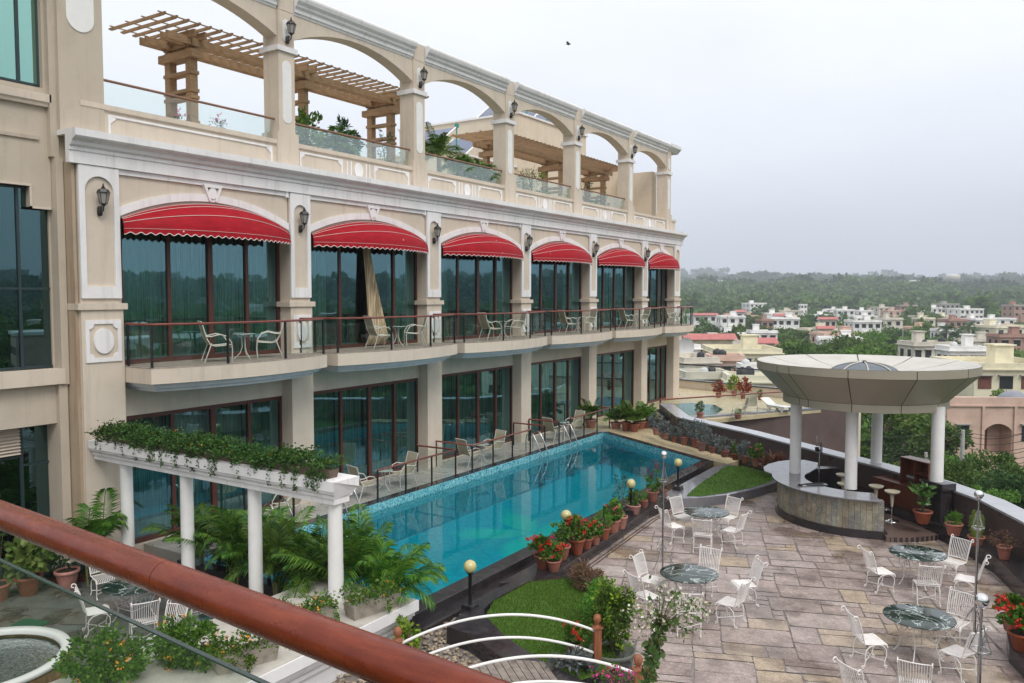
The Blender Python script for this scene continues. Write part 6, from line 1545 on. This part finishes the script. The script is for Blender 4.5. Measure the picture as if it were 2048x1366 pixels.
# specific trees (px, top y, distance, radius)
near=[(1925,905,44,3.0,'leafy grey green tree over the wall left of the steel lamp pole',0),(2010,890,46,3.4,'leafy grey green tree over the wall at the right edge',0),(1975,985,36,1.9,'green tree crown low behind the right parapet wall',2),(1905,880,52,2.6,'bright green feathery tree right of the bar column',1),(1855,915,47,2.2,'bright green tree between the bar columns',1),(1790,835,64,3.8,'dark tree behind the two middle bar columns',2),(1735,850,62,3.4,'dark leafy tree behind the back bar column',2),(1830,905,50,2.2,'small green tree beside the brown bar cabinet',0),(1700,900,58,2.5,'dark tree low between the bar columns',2),(1960,945,34,1.8,'yellow blossoming shrub tree over the wall by the pole',1),(2035,1000,31,1.5,'yellow leaved bush over the wall at the right edge',1),(1900,985,38,1.8,'green crown just over the wall left of the pole',0),(2048,925,40,2.6,'large shade tree at the right edge over the wall',2),(1880,880,60,3.0,'bright green crown below the pink house',1)]
for px,py,D,r_,l,k in near: tpx(px,py,D,r_,l,k,NR,group='trees just outside the terrace wall')
mid=[(1608,652,150,7.5,'big drooping dark tree directly left above the canopy',3),(1672,672,160,6.0,'broad tree just behind the canopy rim',0),(1725,678,150,6.5,'broad green tree behind the middle of the canopy',1),(1790,680,150,6.0,'dark tree behind the right part of the canopy',0),(1470,706,108,2.6,'round dark tree in front of the yellow house',2),(1502,720,104,1.9,'small green tree right of the round dark one',1),(1420,640,230,7,'dark tree behind the red roofed houses',2),(1455,650,220,7,'spreading tree between the white houses',0),(1768,638,300,5.5,'tall dark conifer shaped tree in front of the white houses',2),(1740,655,220,6,'bright tree in front of the white houses',1),(1830,660,230,8,'light tree left of the palms',1),(1990,680,170,5,'feathery tree at the right between rooftops',1),(1970,690,180,6,'dense tree right of the palms',0),(1625,622,420,11,'dark brownish tree in the middle of the town',2)]
for px,py,D,r_,l,k in mid: tpx(px,py,D,r_,l,k)
ex=[(1545,690,140,3.5,0),(1575,672,175,5,1),(1640,668,170,6,3),(1700,660,185,6,0),(1755,672,175,6,1),(1815,672,170,5.5,3),(1850,668,200,6,0),(1880,672,205,6,2),(1520,655,250,6,4),(1560,648,270,6,1),(1700,640,300,7,2),(1790,648,280,6,0),(1850,642,300,8,4),(1950,700,150,3.5,1),(2020,712,140,3.5,0),(1400,668,200,5,2),(1440,662,210,5,1),(1390,652,260,6,0)]
for i,(px,py,D,r_,k) in enumerate(ex): tpx(px,py,D,r_,'%s tree of the belt between the canopy and the white houses, counted from the left'%ORD[i] if i<16 else 'dark tree behind the red roofed cream house, %s one'%('nearer','farther')[i-16],k)
for i in range(16):   # trees along the foot of the terrace wall, right of the view
    a=R(9+i*5.2);D_=rnd.uniform(19,34);x,y=D_*math.sin(a)+2,D_*math.cos(a)+(i%3)*3-4
    tree(x,y,rnd.uniform(2.2,3.2),rnd.uniform(-2.0,1.0),'green tree outside the terrace wall, right of the view, mirrored in the windows',i,NR,group='trees along the foot of the wall right of the view')
# houses --------------------------------------------------------------
HC={n:pm('house_paint_'+n,c,.85,.14,.5,8,.1,dark=tuple(x*.7 for x in c)) for n,c in dict(white=(.80,.79,.77),cream=(.74,.69,.55),pink=(.62,.44,.36),brick=(.40,.25,.20),grey=(.42,.40,.38),yellow=(.72,.67,.50),pale=(.62,.58,.50)).items()}
ROOFR=pm('pinkish_red_roof',(.46,.16,.15),.7,.25,2);SLAB=pm('grey_roof_slab',(.40,.37,.34),.9,.3,.8,10,.2);DKW=pm('dark_window',(.03,.035,.04),.2,.3,1);SHUT=pm('brown_shutter',(.16,.055,.04),.6,.3,1)
TANK=pm('black_water_tank',(.02,.022,.028),.5,.2,2);WT=pm('white_tank',(.6,.6,.6),.5,.1)
def house(px0,px1,ytop,D,h,mat,label,depth=None,rot=None,roof='flat',nw=3,fl=2,tanks=0,shutter=False,trim=None):
    a=at(px0,ytop,D);b=at(px1,ytop,D);c=(a+b)/2;w=(b-a).length;zt=c.z;d=depth or w*.8
    rz=YW+(R(rot) if rot is not None else R(rnd.uniform(-18,18)))
    back=Vector((fw.x,fw.y,0)).normalized()*d/2;c=c+back
    zb=min(zt-h,th(c.x,c.y)-1)
    e=empty('house',(c.x,c.y,zb),rz,label=label,cat='house',group='houses of the town below the hotel');H_=zt-zb
    w/=math.cos(rz-YW)*1.0+.35*abs(math.sin(rz-YW))
    m=MB();m.bx(-w/2,w/2,-d/2,d/2,0,H_-.0)
    m.bx(-w*.2,w*.12,-d/2-.8,-d/2,0,H_*.72);o=m.build('wall',mat,e)
    m=MB();t=.2;zz=H_
    for x0,x1,y0,y1 in((-w/2-.1,w/2+.1,-d/2-.1,-d/2+t),(-w/2-.1,w/2+.1,d/2-t,d/2+.1),(-w/2-.1,-w/2+t,-d/2+t,d/2-t),(w/2-t,w/2+.1,-d/2+t,d/2-t)): m.bx(x0,x1,y0,y1,zz,zz+.6)
    m.bx(-w/2-.35,w/2+.35,-d/2-.35,d/2+.35,zz-.12,zz-.004)
    if roof=='red': m.add([(-w/2-.5,-d/2-.9,zz+.15),(w/2+.5,-d/2-.9,zz+.15),(w/2+.5,-d/2+.5,zz+1.0),(-w/2-.5,-d/2+.5,zz+1.0),(-w/2-.5,-d/2+.5,zz+.1),(w/2+.5,-d/2+.5,zz+.1)],[(0,1,2,3),(0,3,4),(1,5,2)],mi=1)
    m.build('roof',[mat if trim is None else trim,ROOFR],e)
    fh=H_ if fl<1 else 3.1
    # windows on the three visible sides
    tops=zt-.9
    for f_ in range(fl):
        z1=H_-.75-f_*3.1;z0=z1-1.35
        if z0<.3:break
        for i in range(nw):
            x=-w/2+w*(i+.5)/nw+rnd.uniform(-.15,.15);ww=min(.75,w/nw*.3);yy=-d/2-(.8 if (-w*.2<x<w*.12 and z1<H_*.72) else 0)
            wn=MB();wn.bx(x-ww,x+ww,yy-.06,yy-.01,z0,z1);o=wn.build('window',SHUT if shutter and i%2==0 else DKW,e)
            s=MB();s.bx(x-ww-.2,x+ww+.2,yy-.45,yy-.0,z1+.04,z1+.14);s.build('sunshade',SLAB if trim is None else trim,o)
        for sx in(-1,1):
            for y in(-d*.22,d*.22):
                wn=MB();wn.bx(sx*w/2+sx*.01,sx*w/2+sx*.06,y-.5,y+.5,z0,z1);wn.build('window',DKW,e)
    # roof stair room
    if w>5 and roof!='red':
        q=MB();x=rnd.uniform(-w*.25,w*.25);s_=min(2.4,w*.22);q.bx(x-s_/2,x+s_/2,d*.05,d*.05+s_,H_,H_+2.1);q.bx(x-s_/2-.2,x+s_/2+.2,d*.05-.2,d*.05+s_+.2,H_+2.1,H_+2.25);q.build('stair_room',mat,e)
    ca,sa=math.cos(rz),math.sin(rz)
    for i in range(tanks):
        x,y=rnd.uniform(-w*.4,w*.4),rnd.uniform(-d*.35,-d*.05);s=rnd.uniform(.7,1)
        t_=MB().lathe([(.55*s,0),(.55*s,.95*s),(.45*s,1.15*s),(.18*s,1.25*s),(.18*s,1.32*s)],(0,0,0),14)
        for zz2 in(.25,.5,.75):t_.lathe([(.55*s,(zz2-.03)*s),(.58*s,zz2*s),(.55*s,(zz2+.03)*s)],(0,0,0),14,caps=False)
        tid[0]+=1
        o=t_.build('water_tank',TANK if rnd.random()<.8 else WT);o.location=(c.x+x*ca-y*sa,c.y+x*sa+y*ca,zb+H_+.002);tag(o,'%s water tank on the %s'%(ORD[i],' '.join(label.split(',')[0].split()[:10])),'water tank','rooftop water tanks')
    return e
W_=lambda x,y:(1348+x/2.926,520+y/2.926)
def hz(x0,x1,y,D,h,mat,label,**k):
    a=W_(x0,y);b=W_(x1,y);return house(a[0],b[0],a[1],D,h,HC[mat],label,**k)
hz(45,335,470,125,7,'cream','cream house with a long pinkish red roof edge and brown shutters',roof='red',nw=4,shutter=True,tanks=1,rot=6,depth=9)
hz(250,645,545,112,5,'yellow','long yellow walled house below the red roofed cream house',nw=5,rot=-4,depth=10,fl=1)
hz(490,585,492,128,5,'cream','small roof room with a pink red top above the long yellow house',roof='red',nw=1,rot=3,fl=1)
hz(20,240,600,98,6,'pale','pale house with balconies low behind the dark glass railing',nw=3,tanks=1,rot=10,depth=8)
hz(215,420,585,100,6,'pink','pinkish terrace house with wooden doors beside the round tree',nw=3,tanks=2,rot=-6,shutter=True)
hz(20,150,520,118,7,'white','white house with a dish aerial behind the hotel corner',nw=2,tanks=1,rot=15)
hz(60,330,690,80,5,'pale','flat roofed low house just beyond the small terrace, left',nw=4,tanks=2,rot=4,fl=1)
hz(330,620,712,76,5,'cream','flat roofed low house just beyond the small terrace, right',nw=4,tanks=2,rot=-8,fl=1)
hz(400,560,640,92,5,'white','white box house above the low flat roofs',nw=2,tanks=1,rot=-3)
hz(105,250,325,330,8,'white','white house with a red roof band near the hotel corner',roof='red',nw=3)
hz(275,420,335,320,7,'white','stepped white house left of the spreading trees',nw=3,tanks=1)
hz(355,410,306,335,7,'white','narrow white upper room with red roof among trees',roof='red',nw=1)
hz(455,610,425,230,7,'white','white modern box house in the left middle of the town',nw=3,tanks=1)
hz(578,745,345,300,9,'white','large white house with red roof band in the centre left of the town',nw=4,tanks=1)
hz(590,690,328,310,9,'white','white upper storey with pinkish roof behind the large white house',roof='red',nw=2)
hz(425,540,256,560,8,'white','isolated white villa high among the trees at left',nw=4)
hz(740,780,263,560,6,'white','small distant white cottage among trees',nw=2)
hz(500,585,355,300,6,'brick','brown brick house between white houses at left',nw=2)
hz(860,960,350,290,6,'pale','pale house with red roof band in the centre of the town',roof='red',nw=3)
hz(840,930,405,240,5,'cream','small cream house with a red roof strip in front of it',roof='red',nw=2)
hz(1050,1215,362,285,9,'white','tall white stepped house in the centre of the town',nw=4,tanks=1)
hz(1070,1125,338,290,9,'white','white tower block above the stepped white house',nw=1)
hz(1215,1340,348,290,11,'pale','pale block with a blank side wall right of the white tower',nw=2)
hz(870,1130,440,225,4,'pink','long low pinkish house above the canopy',nw=5,fl=1)
hz(960,1065,295,470,7,'white','distant pale house with balconies, centre',nw=3)
hz(1185,1290,280,520,8,'pale','distant pale block, right of centre',nw=3)
hz(1330,1430,268,540,9,'brick','distant brick building with grey frame, right of centre',nw=3,trim=SLAB)
hz(1480,1570,283,520,6,'white','distant white villa left of the unfinished block',nw=3)
hz(1555,1672,260,540,9,'grey','distant unfinished grey concrete block',nw=4)
hz(1662,1815,290,480,6,'white','distant long white house with arches at right',nw=5)
hz(1975,2100,268,430,11,'brick','brick and concrete house at the right edge',nw=3,trim=SLAB)
hz(1595,1720,355,330,6,'brick','house with brown tiled roof behind the palms',nw=3)
hz(1735,1870,350,330,5,'white','white house right behind the palms',nw=3)
hz(1555,1700,415,240,5,'white','white columned house with green net below the palms',nw=3)
hz(1825,2110,395,235,8,'cream','cream house with roof clutter at the right edge',nw=4,tanks=2)
hz(1915,2110,450,190,8,'brick','pink brick house at the right edge',nw=3,tanks=1)
hz(1400,1640,500,135,5,'pale','flat roofed house with tanks right behind the canopy, left part',nw=4,tanks=3,rot=2)
hz(1620,1845,530,118,6,'white','flat roofed white house with solar heater right behind the canopy',nw=4,tanks=1,rot=-3)
hz(1240,1330,300,500,6,'pink','distant low pink house between tree crowns',nw=2)
hz(640,760,300,520,6,'pale','distant pale house half hidden by trees, left of centre',nw=2)
hz(1430,1530,345,360,5,'cream','cream cottage between trees, right of centre',nw=2)
hz(1080,1180,300,480,5,'white','distant white terrace house between trees, centre',nw=2)
RH=random.Random(5);c_=0;kinds=[('white','small white house half hidden by trees'),('white','white flat roofed villa among tree crowns'),('cream','small cream house among tree crowns'),('pale','pale flat roofed house half hidden by trees'),('pink','small pinkish house among tree crowns'),('white','low white house with a shaded terrace')]
used_=[(o.location.x,o.location.y) for o in COL.objects if o.get('category')=='house']
while c_<52:
    px=RH.uniform(1362,2050);D=RH.uniform(190,640);p=at(px,700,D)
    if any(math.hypot(p.x-a,p.y-b)<19 for a,b in used_): continue
    used_.append((p.x,p.y));g=th(p.x,p.y);hh=RH.uniform(5.5,8.5);yt=683+(-((g+hh-H)/D)/1-math.tan(PT)*0)*F-93;w=RH.uniform(8,15);kk_=kinds[c_%6]
    where='left' if px<1590 else 'middle' if px<1820 else 'right';far='nearer' if D<330 else 'farther'
    house(px-w/2/D*F,px+w/2/D*F,yt,D,hh,HC[kk_[0]],'%s, %s part, %s side'%(kk_[1],far,where),nw=RH.choice((2,3)),fl=2,tanks=0,depth=RH.uniform(7,11),roof='red' if RH.random()<.12 else 'flat');c_+=1
# yellow apartment house on the right
house(1955,2130,738,86,12,HC['yellow'],'yellow apartment house with dark red windows at the right edge',rot=-3,nw=4,fl=3,shutter=True,tanks=2,depth=10)
house(1895,1962,762,92,11,HC['yellow'],'yellow apartment wing behind the right rim of the canopy',rot=-3,nw=2,fl=3,shutter=True,tanks=0,depth=8)
# pink arched house
p=at(1990,812,68);rz=YW+R(-2);zb=th(p.x,p.y)-1;H_=p.z-zb
e=empty('arched_house',(p.x,p.y,zb),rz,label='pink house with arched porch and small grey dome at the right edge',cat='house')
m=MB();x0,x1=-4.0,5.2;A=arc(-.9,1.3,H_-2.0,H_-1.45,12)
m.bx(x0,-.9,-.25,3,0,H_);m.bx(1.3,x1,-.25,3,0,H_);m.bx(-.9,1.3,1.5,3,0,H_);m.bx(-.9,1.3,-.25,1.5,0,H_-4.1)
m.strip(A,[(q[0],H_) for q in A],'y',-.25,0);m.bx(x0,x1,3.01,9,0,H_-.3);m.build('wall',HC['pink'],e)
m=MB();m.bx(x0-.2,x1+.2,-.4,3.2,H_,H_+.12);m.bx(x0-.1,x1+.1,-.3,-.15,H_+.12,H_+.75);m.bx(-1.2,-1.0,-.4,-.25,0,H_);m.bx(1.4,1.6,-.4,-.25,0,H_);m.build('cornice',HC['pink'],e)
for a,b in((-3.2,-2.2),(2.1,3.2),(4.1,5.0)):
    o=MB().bx(a,b,-.30,-.26,H_-2.9,H_-1.6).build('window',DKW,e);MB().bx(a-.15,b+.15,-.6,-.26,H_-1.52,H_-1.42).build('sunshade',SLAB,o)
MB().bx(-.6,.2,1.42,1.49,H_-3.9,H_-1.8).build('door',SHUT,e)
MB().lathe([(1.25*math.cos(t),H_+.12+1.0*math.sin(t)) for t in[PI/2*i/8 for i in range(8)]]+[(.001,H_+1.12)],(2.3,1.5,0),20,caps=False).build('dome',pm('grey_blue_dome',(.22,.24,.28),.5,.2),e)
# solar heaters on roofs
for i,(px,py,D,n) in enumerate(((1962,728,117,4),(2020,745,87,4))):
    p=at(px,py,D);e=empty('solar_water_heater',tuple(p),YW,label=('row of grey solar collectors on the white roof behind the canopy','row of grey solar collectors on the yellow apartment roof')[i],cat='solar heater')
    for k in range(n):
        x=(k-n/2)*1.25;MB().add([(x,-.6,-1.2),(x+1.15,-.6,-1.2),(x+1.15,.6,.1),(x,.6,.1),(x,-.55,-1.26),(x+1.15,-.55,-1.26),(x+1.15,.65,.04),(x,.65,.04)],[(0,1,2,3),(7,6,5,4),(0,4,5,1),(2,6,7,3),(1,5,6,2),(3,7,4,0)]).build('collector',pm('grey_collector_glass',(.16,.18,.20),.25,.1,1) if 'grey_collector_glass' not in MT else MT['grey_collector_glass'],e)
# dish aerial
p=at(1368,712,112);e=empty('satellite_dish',tuple(p),YW+.4,label='big white mesh satellite dish on a roof by the hotel corner',cat='satellite dish')
m=MB().lathe([(.001,0),(.6,.08),(1.1,.28),(1.35,.45)],(0,0,0),20,caps=False);m.v=[(x,-z,y+1.2) for x,y,z in m.v];m.build('reflector',WT,e);MB().tube([(0,0,-1.5),(0,0,1.2)],.06,6).build('mast',SLAB,e)
# palms of the town
def tpalm(px,ytop,D,label,sc):
    p=at(px,ytop,D);g=th(p.x,p.y);e=empty('coconut_palm',(p.x,p.y,g),0,label=label,cat='palm',group='tall palms in the town');hh=p.z-g-.5*sc;rs=np.random.RandomState(int(px))
    MB().tube([(0,0,0),(.1,0,hh*.5),(0,0,hh)],[.28,.2,.16],7).build('trunk',BARK,e);m=MB()
    for k in range(22): frond(m,(0,0,hh),rs.uniform(0,6.28),2.6*sc,rs.uniform(-.1,1.2),rs.uniform(.4,.9),12,.9*sc,rs,.10,.5,.05)
    m.build('fronds',T3,e)
tpalm(1893,655,235,'tall palm in the town, left of a pair',1.5);tpalm(1938,650,238,'tall palm in the town, right of a pair',1.6);tpalm(1915,668,232,'lower palm between the two tall town palms',1.2)
# utility poles and wires
POLE=pm('concrete_pole',(.42,.42,.40),.85,.2,3)
def pole(px,yt,D,label,hh=9):
    p=at(px,yt,D);g=th(p.x,p.y)-1;e=empty('utility_pole',(p.x,p.y,g),YW,label=label,cat='utility pole',group='concrete utility poles');H2=p.z-g
    MB().tube([(0,0,0),(0,0,H2)],[.17,.11],8).build('pole',POLE,e)
    MB().bx(-.5,.5,-.03,.03,H2-.3,H2-.24).build('cross_arm',BLK,e)
    return p
q1=pole(1926,860,50,'concrete utility pole against the pink arched house');q2=pole(1852,905,55,'short concrete pole between the bar columns');q3=pole(1843,670,200,'white pole standing among trees in the middle of the town');q4=pole(1806,655,260,'slim pole beside the pale block');q5=pole(1455,632,300,'thin white pole among trees at left')
e=empty('overhead_wires',(q1.x,q1.y,0),0,label='bundle of sagging overhead wires crossing behind the bar columns',cat='wires');off=-Vector(e.location)
for i in range(11):
    y0=868+i*9.5+rnd.uniform(-2,2);D0=50+rnd.uniform(-2,2);m=MB();P0=at(1640,y0+rnd.uniform(-8,8),62);P1=at(1926,min(y0,930)-6+i,50.2);P2=at(2100,y0-25+rnd.uniform(-6,10),46)
    for A1,A2 in((P0,P1),(P1,P2)): m.tube([tuple(A1.lerp(A2,t)-Vector((0,0,1.1*4*t*(1-t)*.45))) for t in[j/12 for j in range(13)]],.016,4)
    o=m.build('wire',BLK,e);o.location=off
# random houses and trees filling the valley, also where only the windows mirror them
R2=random.Random(77);occ=[]
for o in list(COL.objects):
    if o.get('category') in('house',): occ.append((o.location.x,o.location.y))
cnt=0;names=['white','cream','pale','white','pink','white','brick','yellow']
while cnt<46:
    az=R(R2.uniform(2,78));D=R2.uniform(95,560)
    x,y=D*math.sin(az),D*math.cos(az)
    if any(math.hypot(x-a,y-b)<24 for a,b in occ):continue
    occ.append((x,y));cnt+=1;g=th(x,y);w,d,h=R2.uniform(9,17),R2.uniform(9,13),R2.choice((4.2,7.2,7.2,10.3,13.4));mt=names[cnt%8]
    e=empty('house',(x,y,g-1),R2.uniform(0,3.1),label='%s flat roofed house of the valley right of the view, mirrored in the hotel windows'%mt,cat='house',group='houses mirrored in the windows')
    MB().bx(-w/2,w/2,-d/2,d/2,0,h+1).build('wall',HC[mt],e);MB().bx(-w/2-.3,w/2+.3,-d/2-.3,d/2+.3,h+1,h+1.5).build('roof',HC['white'],e)
    m=MB()
    for f_ in range(int(h//3.1)):
        for i in range(4):
            for s in(-1,1): xx=-w/2+w*(i+.5)/4;m.bx(xx-.6,xx+.6,s*d/2+s*.01,s*d/2+s*.05,h-.9-f_*3.1-1.2,h-.9-f_*3.1)
    m.build('window_row',DKW,e)
# individually placed trees over the valley in view
cnt=0;tries=0;taken=[]
while cnt<262 and tries<12000:
    tries+=1;px=R2.uniform(1350,2110);t=R2.random();D=60+t**1.6*540
    p=at(px,700,D);x,y=p.x,p.y
    g=th(x,y);r_=R2.uniform(3.0,6.5) if D>110 else R2.uniform(2.2,3.6)
    zt=g+R2.uniform(6,10.5)
    if D<110: zt=min(zt,-2.0-(0 if px>1600 else 2.5))
    if any(math.hypot(x-a,y-b)<r_+5 for a,b in occ[:112]) :continue
    # keep the fronts of houses clear
    if any(0<(D*1.0-math.hypot(a,b))*-1<16 and abs(math.atan2(x,y)-math.atan2(a,b))*D<4 for a,b in occ[:112]) and R2.random()<.6: continue
    if any(math.hypot(x-a,y-b)<r_*.9 for a,b in taken):continue
    taken.append((x,y));cnt+=1
    k=R2.randrange(5);kindn=['broad mid green','light green airy','tall dark','spreading olive green','fresh green rounded'][k]
    ds='just below the hotel' if D<110 else 'in the near part of the town' if D<220 else 'in the middle of the town' if D<400 else 'at the far edge of the town'
    pos_='left' if px<1550 else 'centre' if px<1800 else 'right'
    tree(x,y,r_,zt,'%s tree %s, %s of the valley view'%(kindn,ds,pos_),k)
# treetops crowding between the houses and far woodland as single masses
rs=np.random.RandomState(3)
base=[]
for s in range(4):
    P,o=blob(250,1,1,.8,0,rs,16,.3,.5);base.append(lq(P,.33,.8,rs,o))
def forest(name,cond,n,azr,Dr,label,sz,mat,seed,pw=1.0):
    rs=np.random.RandomState(seed);V=[]
    az=rs.uniform(R(azr[0]),R(azr[1]),n);D=Dr[0]+(Dr[1]-Dr[0])*rs.uniform(0,1,n)**pw
    for a,d in zip(az,D):
        x,y=d*math.sin(a),d*math.cos(a)
        if any(abs(x-p)<16 and abs(y-q)<16 for p,q in occ): continue
        g=th(x,y);r_=sz*(.5+1.1*rs.uniform(0,1)**2)*(1+d/2600);q=base[rs.randint(4)];t=rs.uniform(0,6.28);c,s=math.cos(t),math.sin(t)
        qq=q.copy();qq[...,0]=(q[...,0]*c-q[...,1]*s)*r_;qq[...,1]=(q[...,0]*s+q[...,1]*c)*r_;qq[...,2]=q[...,2]*r_*rs.uniform(.65,1.05)
        qq+=np.array([x,y,g+r_*.8]);V.append(qq)
    V=np.concatenate(V);N_=len(V);me=bpy.data.meshes.new(name);me.vertices.add(N_*4);me.vertices.foreach_set('co',V.reshape(-1));me.loops.add(N_*4);me.loops.foreach_set('vertex_index',np.arange(N_*4,dtype=np.int32));me.polygons.add(N_);me.polygons.foreach_set('loop_start',np.arange(0,N_*4,4,dtype=np.int32));me.polygons.foreach_set('loop_total',np.full(N_,4,dtype=np.int32));me.update();me.materials.append(mat)
    o=bpy.data.objects.new(name,me);COL.objects.link(o);tag(o,label,'woodland',None,'stuff')
allh=[(o.location.x,o.location.y) for o in COL.objects if o.get('category')=='house'];occ_s=occ;occ=[]
def townforest():
    rs=np.random.RandomState(31);V=[];n=0
    while n<620:
        a=rs.uniform(R(-24),R(3));d=150+520*rs.uniform(0,1)**.8;x,y=d*math.sin(a),d*math.cos(a)
        if any(math.hypot(x-p,y-q)<10.5 for p,q in allh): continue
        n+=1;g=th(x,y);r_=rs.uniform(2.6,5.2);q=base[rs.randint(4)];t=rs.uniform(0,6.28);c,s=math.cos(t),math.sin(t);qq=q.copy()
        qq[...,0]=(q[...,0]*c-q[...,1]*s)*r_;qq[...,1]=(q[...,0]*s+q[...,1]*c)*r_;qq[...,2]=q[...,2]*r_*rs.uniform(.7,1.1);qq+=np.array([x,y,g+r_*.6+rs.uniform(.5,2.2)]);V.append(qq)
    return np.concatenate(V)
MB().quads(townforest()).build('town_treetops',T1,kind='stuff',label='mass of green treetops crowding between the houses of the town',cat='trees')
occ=occ_s
forest('far_woodland',None,1500,(-26,4),(520,1300),'belt of dense green woodland beyond the houses',7,T1,1,1.0)
forest('hill_woodland',None,2600,(-27,6),(1250,3350),'hazy wooded hills on the horizon',8.5,T3,2,1.0)
forest('valley_woodland',None,1500,(9,82),(105,900),'woodland of the valley right of the view, mirrored in the hotel windows',5.5,T2,3,1.3)
forest('side_hill_woodland',None,900,(6,82),(900,2400),'wooded hills right of the view, mirrored in the hotel windows',12,T3,4)
# distant white settlements and water tower
def far_block(px0,px1,yt,D,n,label):
    p=at((px0+px1)/2,yt,D);e=empty('apartment_row',tuple(p),YW,label=label,cat='buildings');w=(px1-px0)/F*D
    for i in range(n):
        x=-w/2+w*i/n;h=9+4*R2.random();MB().bx(x,x+w/n*.8,0,12,-12,h-6).build('block',HC['white'],e)
far_block(1412,1467,566,1500,6,'row of tiny white buildings on the far wooded slope at left')
far_block(1816,1870,566,1450,6,'row of tiny white buildings on the far wooded slope at right')
far_block(1765,1778,598,900,2,'tiny white roof among the far trees')
p=at(1906,550,1500);e=empty('water_tower',(p.x,p.y,p.z-38),0,label='pale round water tower rising from the far wooded hill',cat='water tower')
MB().lathe([(6,0),(5,26)],(0,0,0),16).build('shaft',HC['pink'],e);MB().lathe([(5,26),(12,30),(12,36),(11,38),(.01,40)],(0,0,0),20).build('tank',HC['pale'],e)
# ---- haze box
hzb=MB().bx(-3660,3660,-3660,3660,-30,235).build('haze',None,kind='stuff',label='pale humid haze filling the valley air',cat='haze') if False else None
m=bpy.data.materials.new('haze_air');m.use_nodes=True;nt=m.node_tree;nt.nodes.remove(nt.nodes['Principled BSDF']);v=nt.nodes.new('ShaderNodeVolumePrincipled')
v.inputs['Color'].default_value=(.84,.90,1,1);v.inputs['Density'].default_value=.00027;v.inputs['Anisotropy'].default_value=.0;nt.links.new(v.outputs[0],nt.nodes['Material Output'].inputs['Volume'])
HAZE=MB().bx(-3690,3690,-3690,3690,-40,260).build('haze',m,kind='stuff',label='pale humid haze filling the valley air',cat='haze')
# ================================================================ CAMERA, LIGHT, SKY
cam=bpy.data.cameras.new('camera');co_=bpy.data.objects.new('camera',cam);COL.objects.link(co_)
cam.sensor_width=36;cam.lens=36*F/2048;cam.clip_start=.05;cam.clip_end=20000
co_.location=(0,0,H);co_.rotation_euler=(PI/2-PT,0,YW);SC.camera=co_
w=bpy.data.worlds.new("World");SC.world=w;w.use_nodes=True;nt=w.node_tree;bg=nt.nodes['Background']
sky=nt.nodes.new('ShaderNodeTexSky');sky.sky_type='NISHITA';sky.sun_disc=False;sky.sun_elevation=R(50);sky.sun_rotation=R(150);sky.dust_density=4;sky.air_density=1.2
tc=nt.nodes.new('ShaderNodeTexCoord');sep=nt.nodes.new('ShaderNodeSeparateXYZ');nt.links.new(tc.outputs['Generated'],sep.inputs[0])
cl=ramp(nt,sep.outputs[2],[(0.0,(4.45,4.72,5.6)),(.06,(4.8,5.05,5.9)),(.16,(6.45,6.65,7.3)),(.34,(7.75,7.86,8.15)),(1.,(9.4,9.4,9.4))])
mp=nt.nodes.new('ShaderNodeMapping');mp.inputs['Scale'].default_value=(1,1,2.6);nt.links.new(tc.outputs['Generated'],mp.inputs['Vector'])
nz=noise(nt,mp.outputs[0],2.2,6,.55)
cl=mix(nt,1.,cl,ramp(nt,nz,[(.3,(.93,.935,.95)),(.6,(1.02,1.02,1.015)),(.75,(1.07,1.06,1.04))]),'MULTIPLY')
col=mix(nt,.9,sky.outputs[0],cl);nt.links.new(col,bg.inputs['Color']);bg.inputs['Strength'].default_value=.1
sun=bpy.data.lights.new('sun','SUN');so=bpy.data.objects.new('sun',sun);COL.objects.link(so);sun.energy=1.1;sun.angle=R(25);sun.color=(1,.96,.9)
so.rotation_euler=(R(40),0,R(60))
# sky sun direction matched to lamp
d=so.rotation_euler.to_matrix()@Vector((0,0,1));sky.sun_elevation=math.asin(d.z);sky.sun_rotation=math.atan2(d.x,d.y)
SC.view_settings.view_transform='Standard';SC.view_settings.look='None';SC.view_settings.exposure=.6;SC.view_settings.gamma=1
SC.cycles.max_bounces=8;SC.cycles.transparent_max_bounces=16;SC.cycles.glossy_bounces=4;SC.cycles.diffuse_bounces=3;SC.cycles.volume_bounces=2
SC.cycles.sample_clamp_indirect=4
SC.cycles.caustics_reflective=False;SC.cycles.caustics_refractive=False
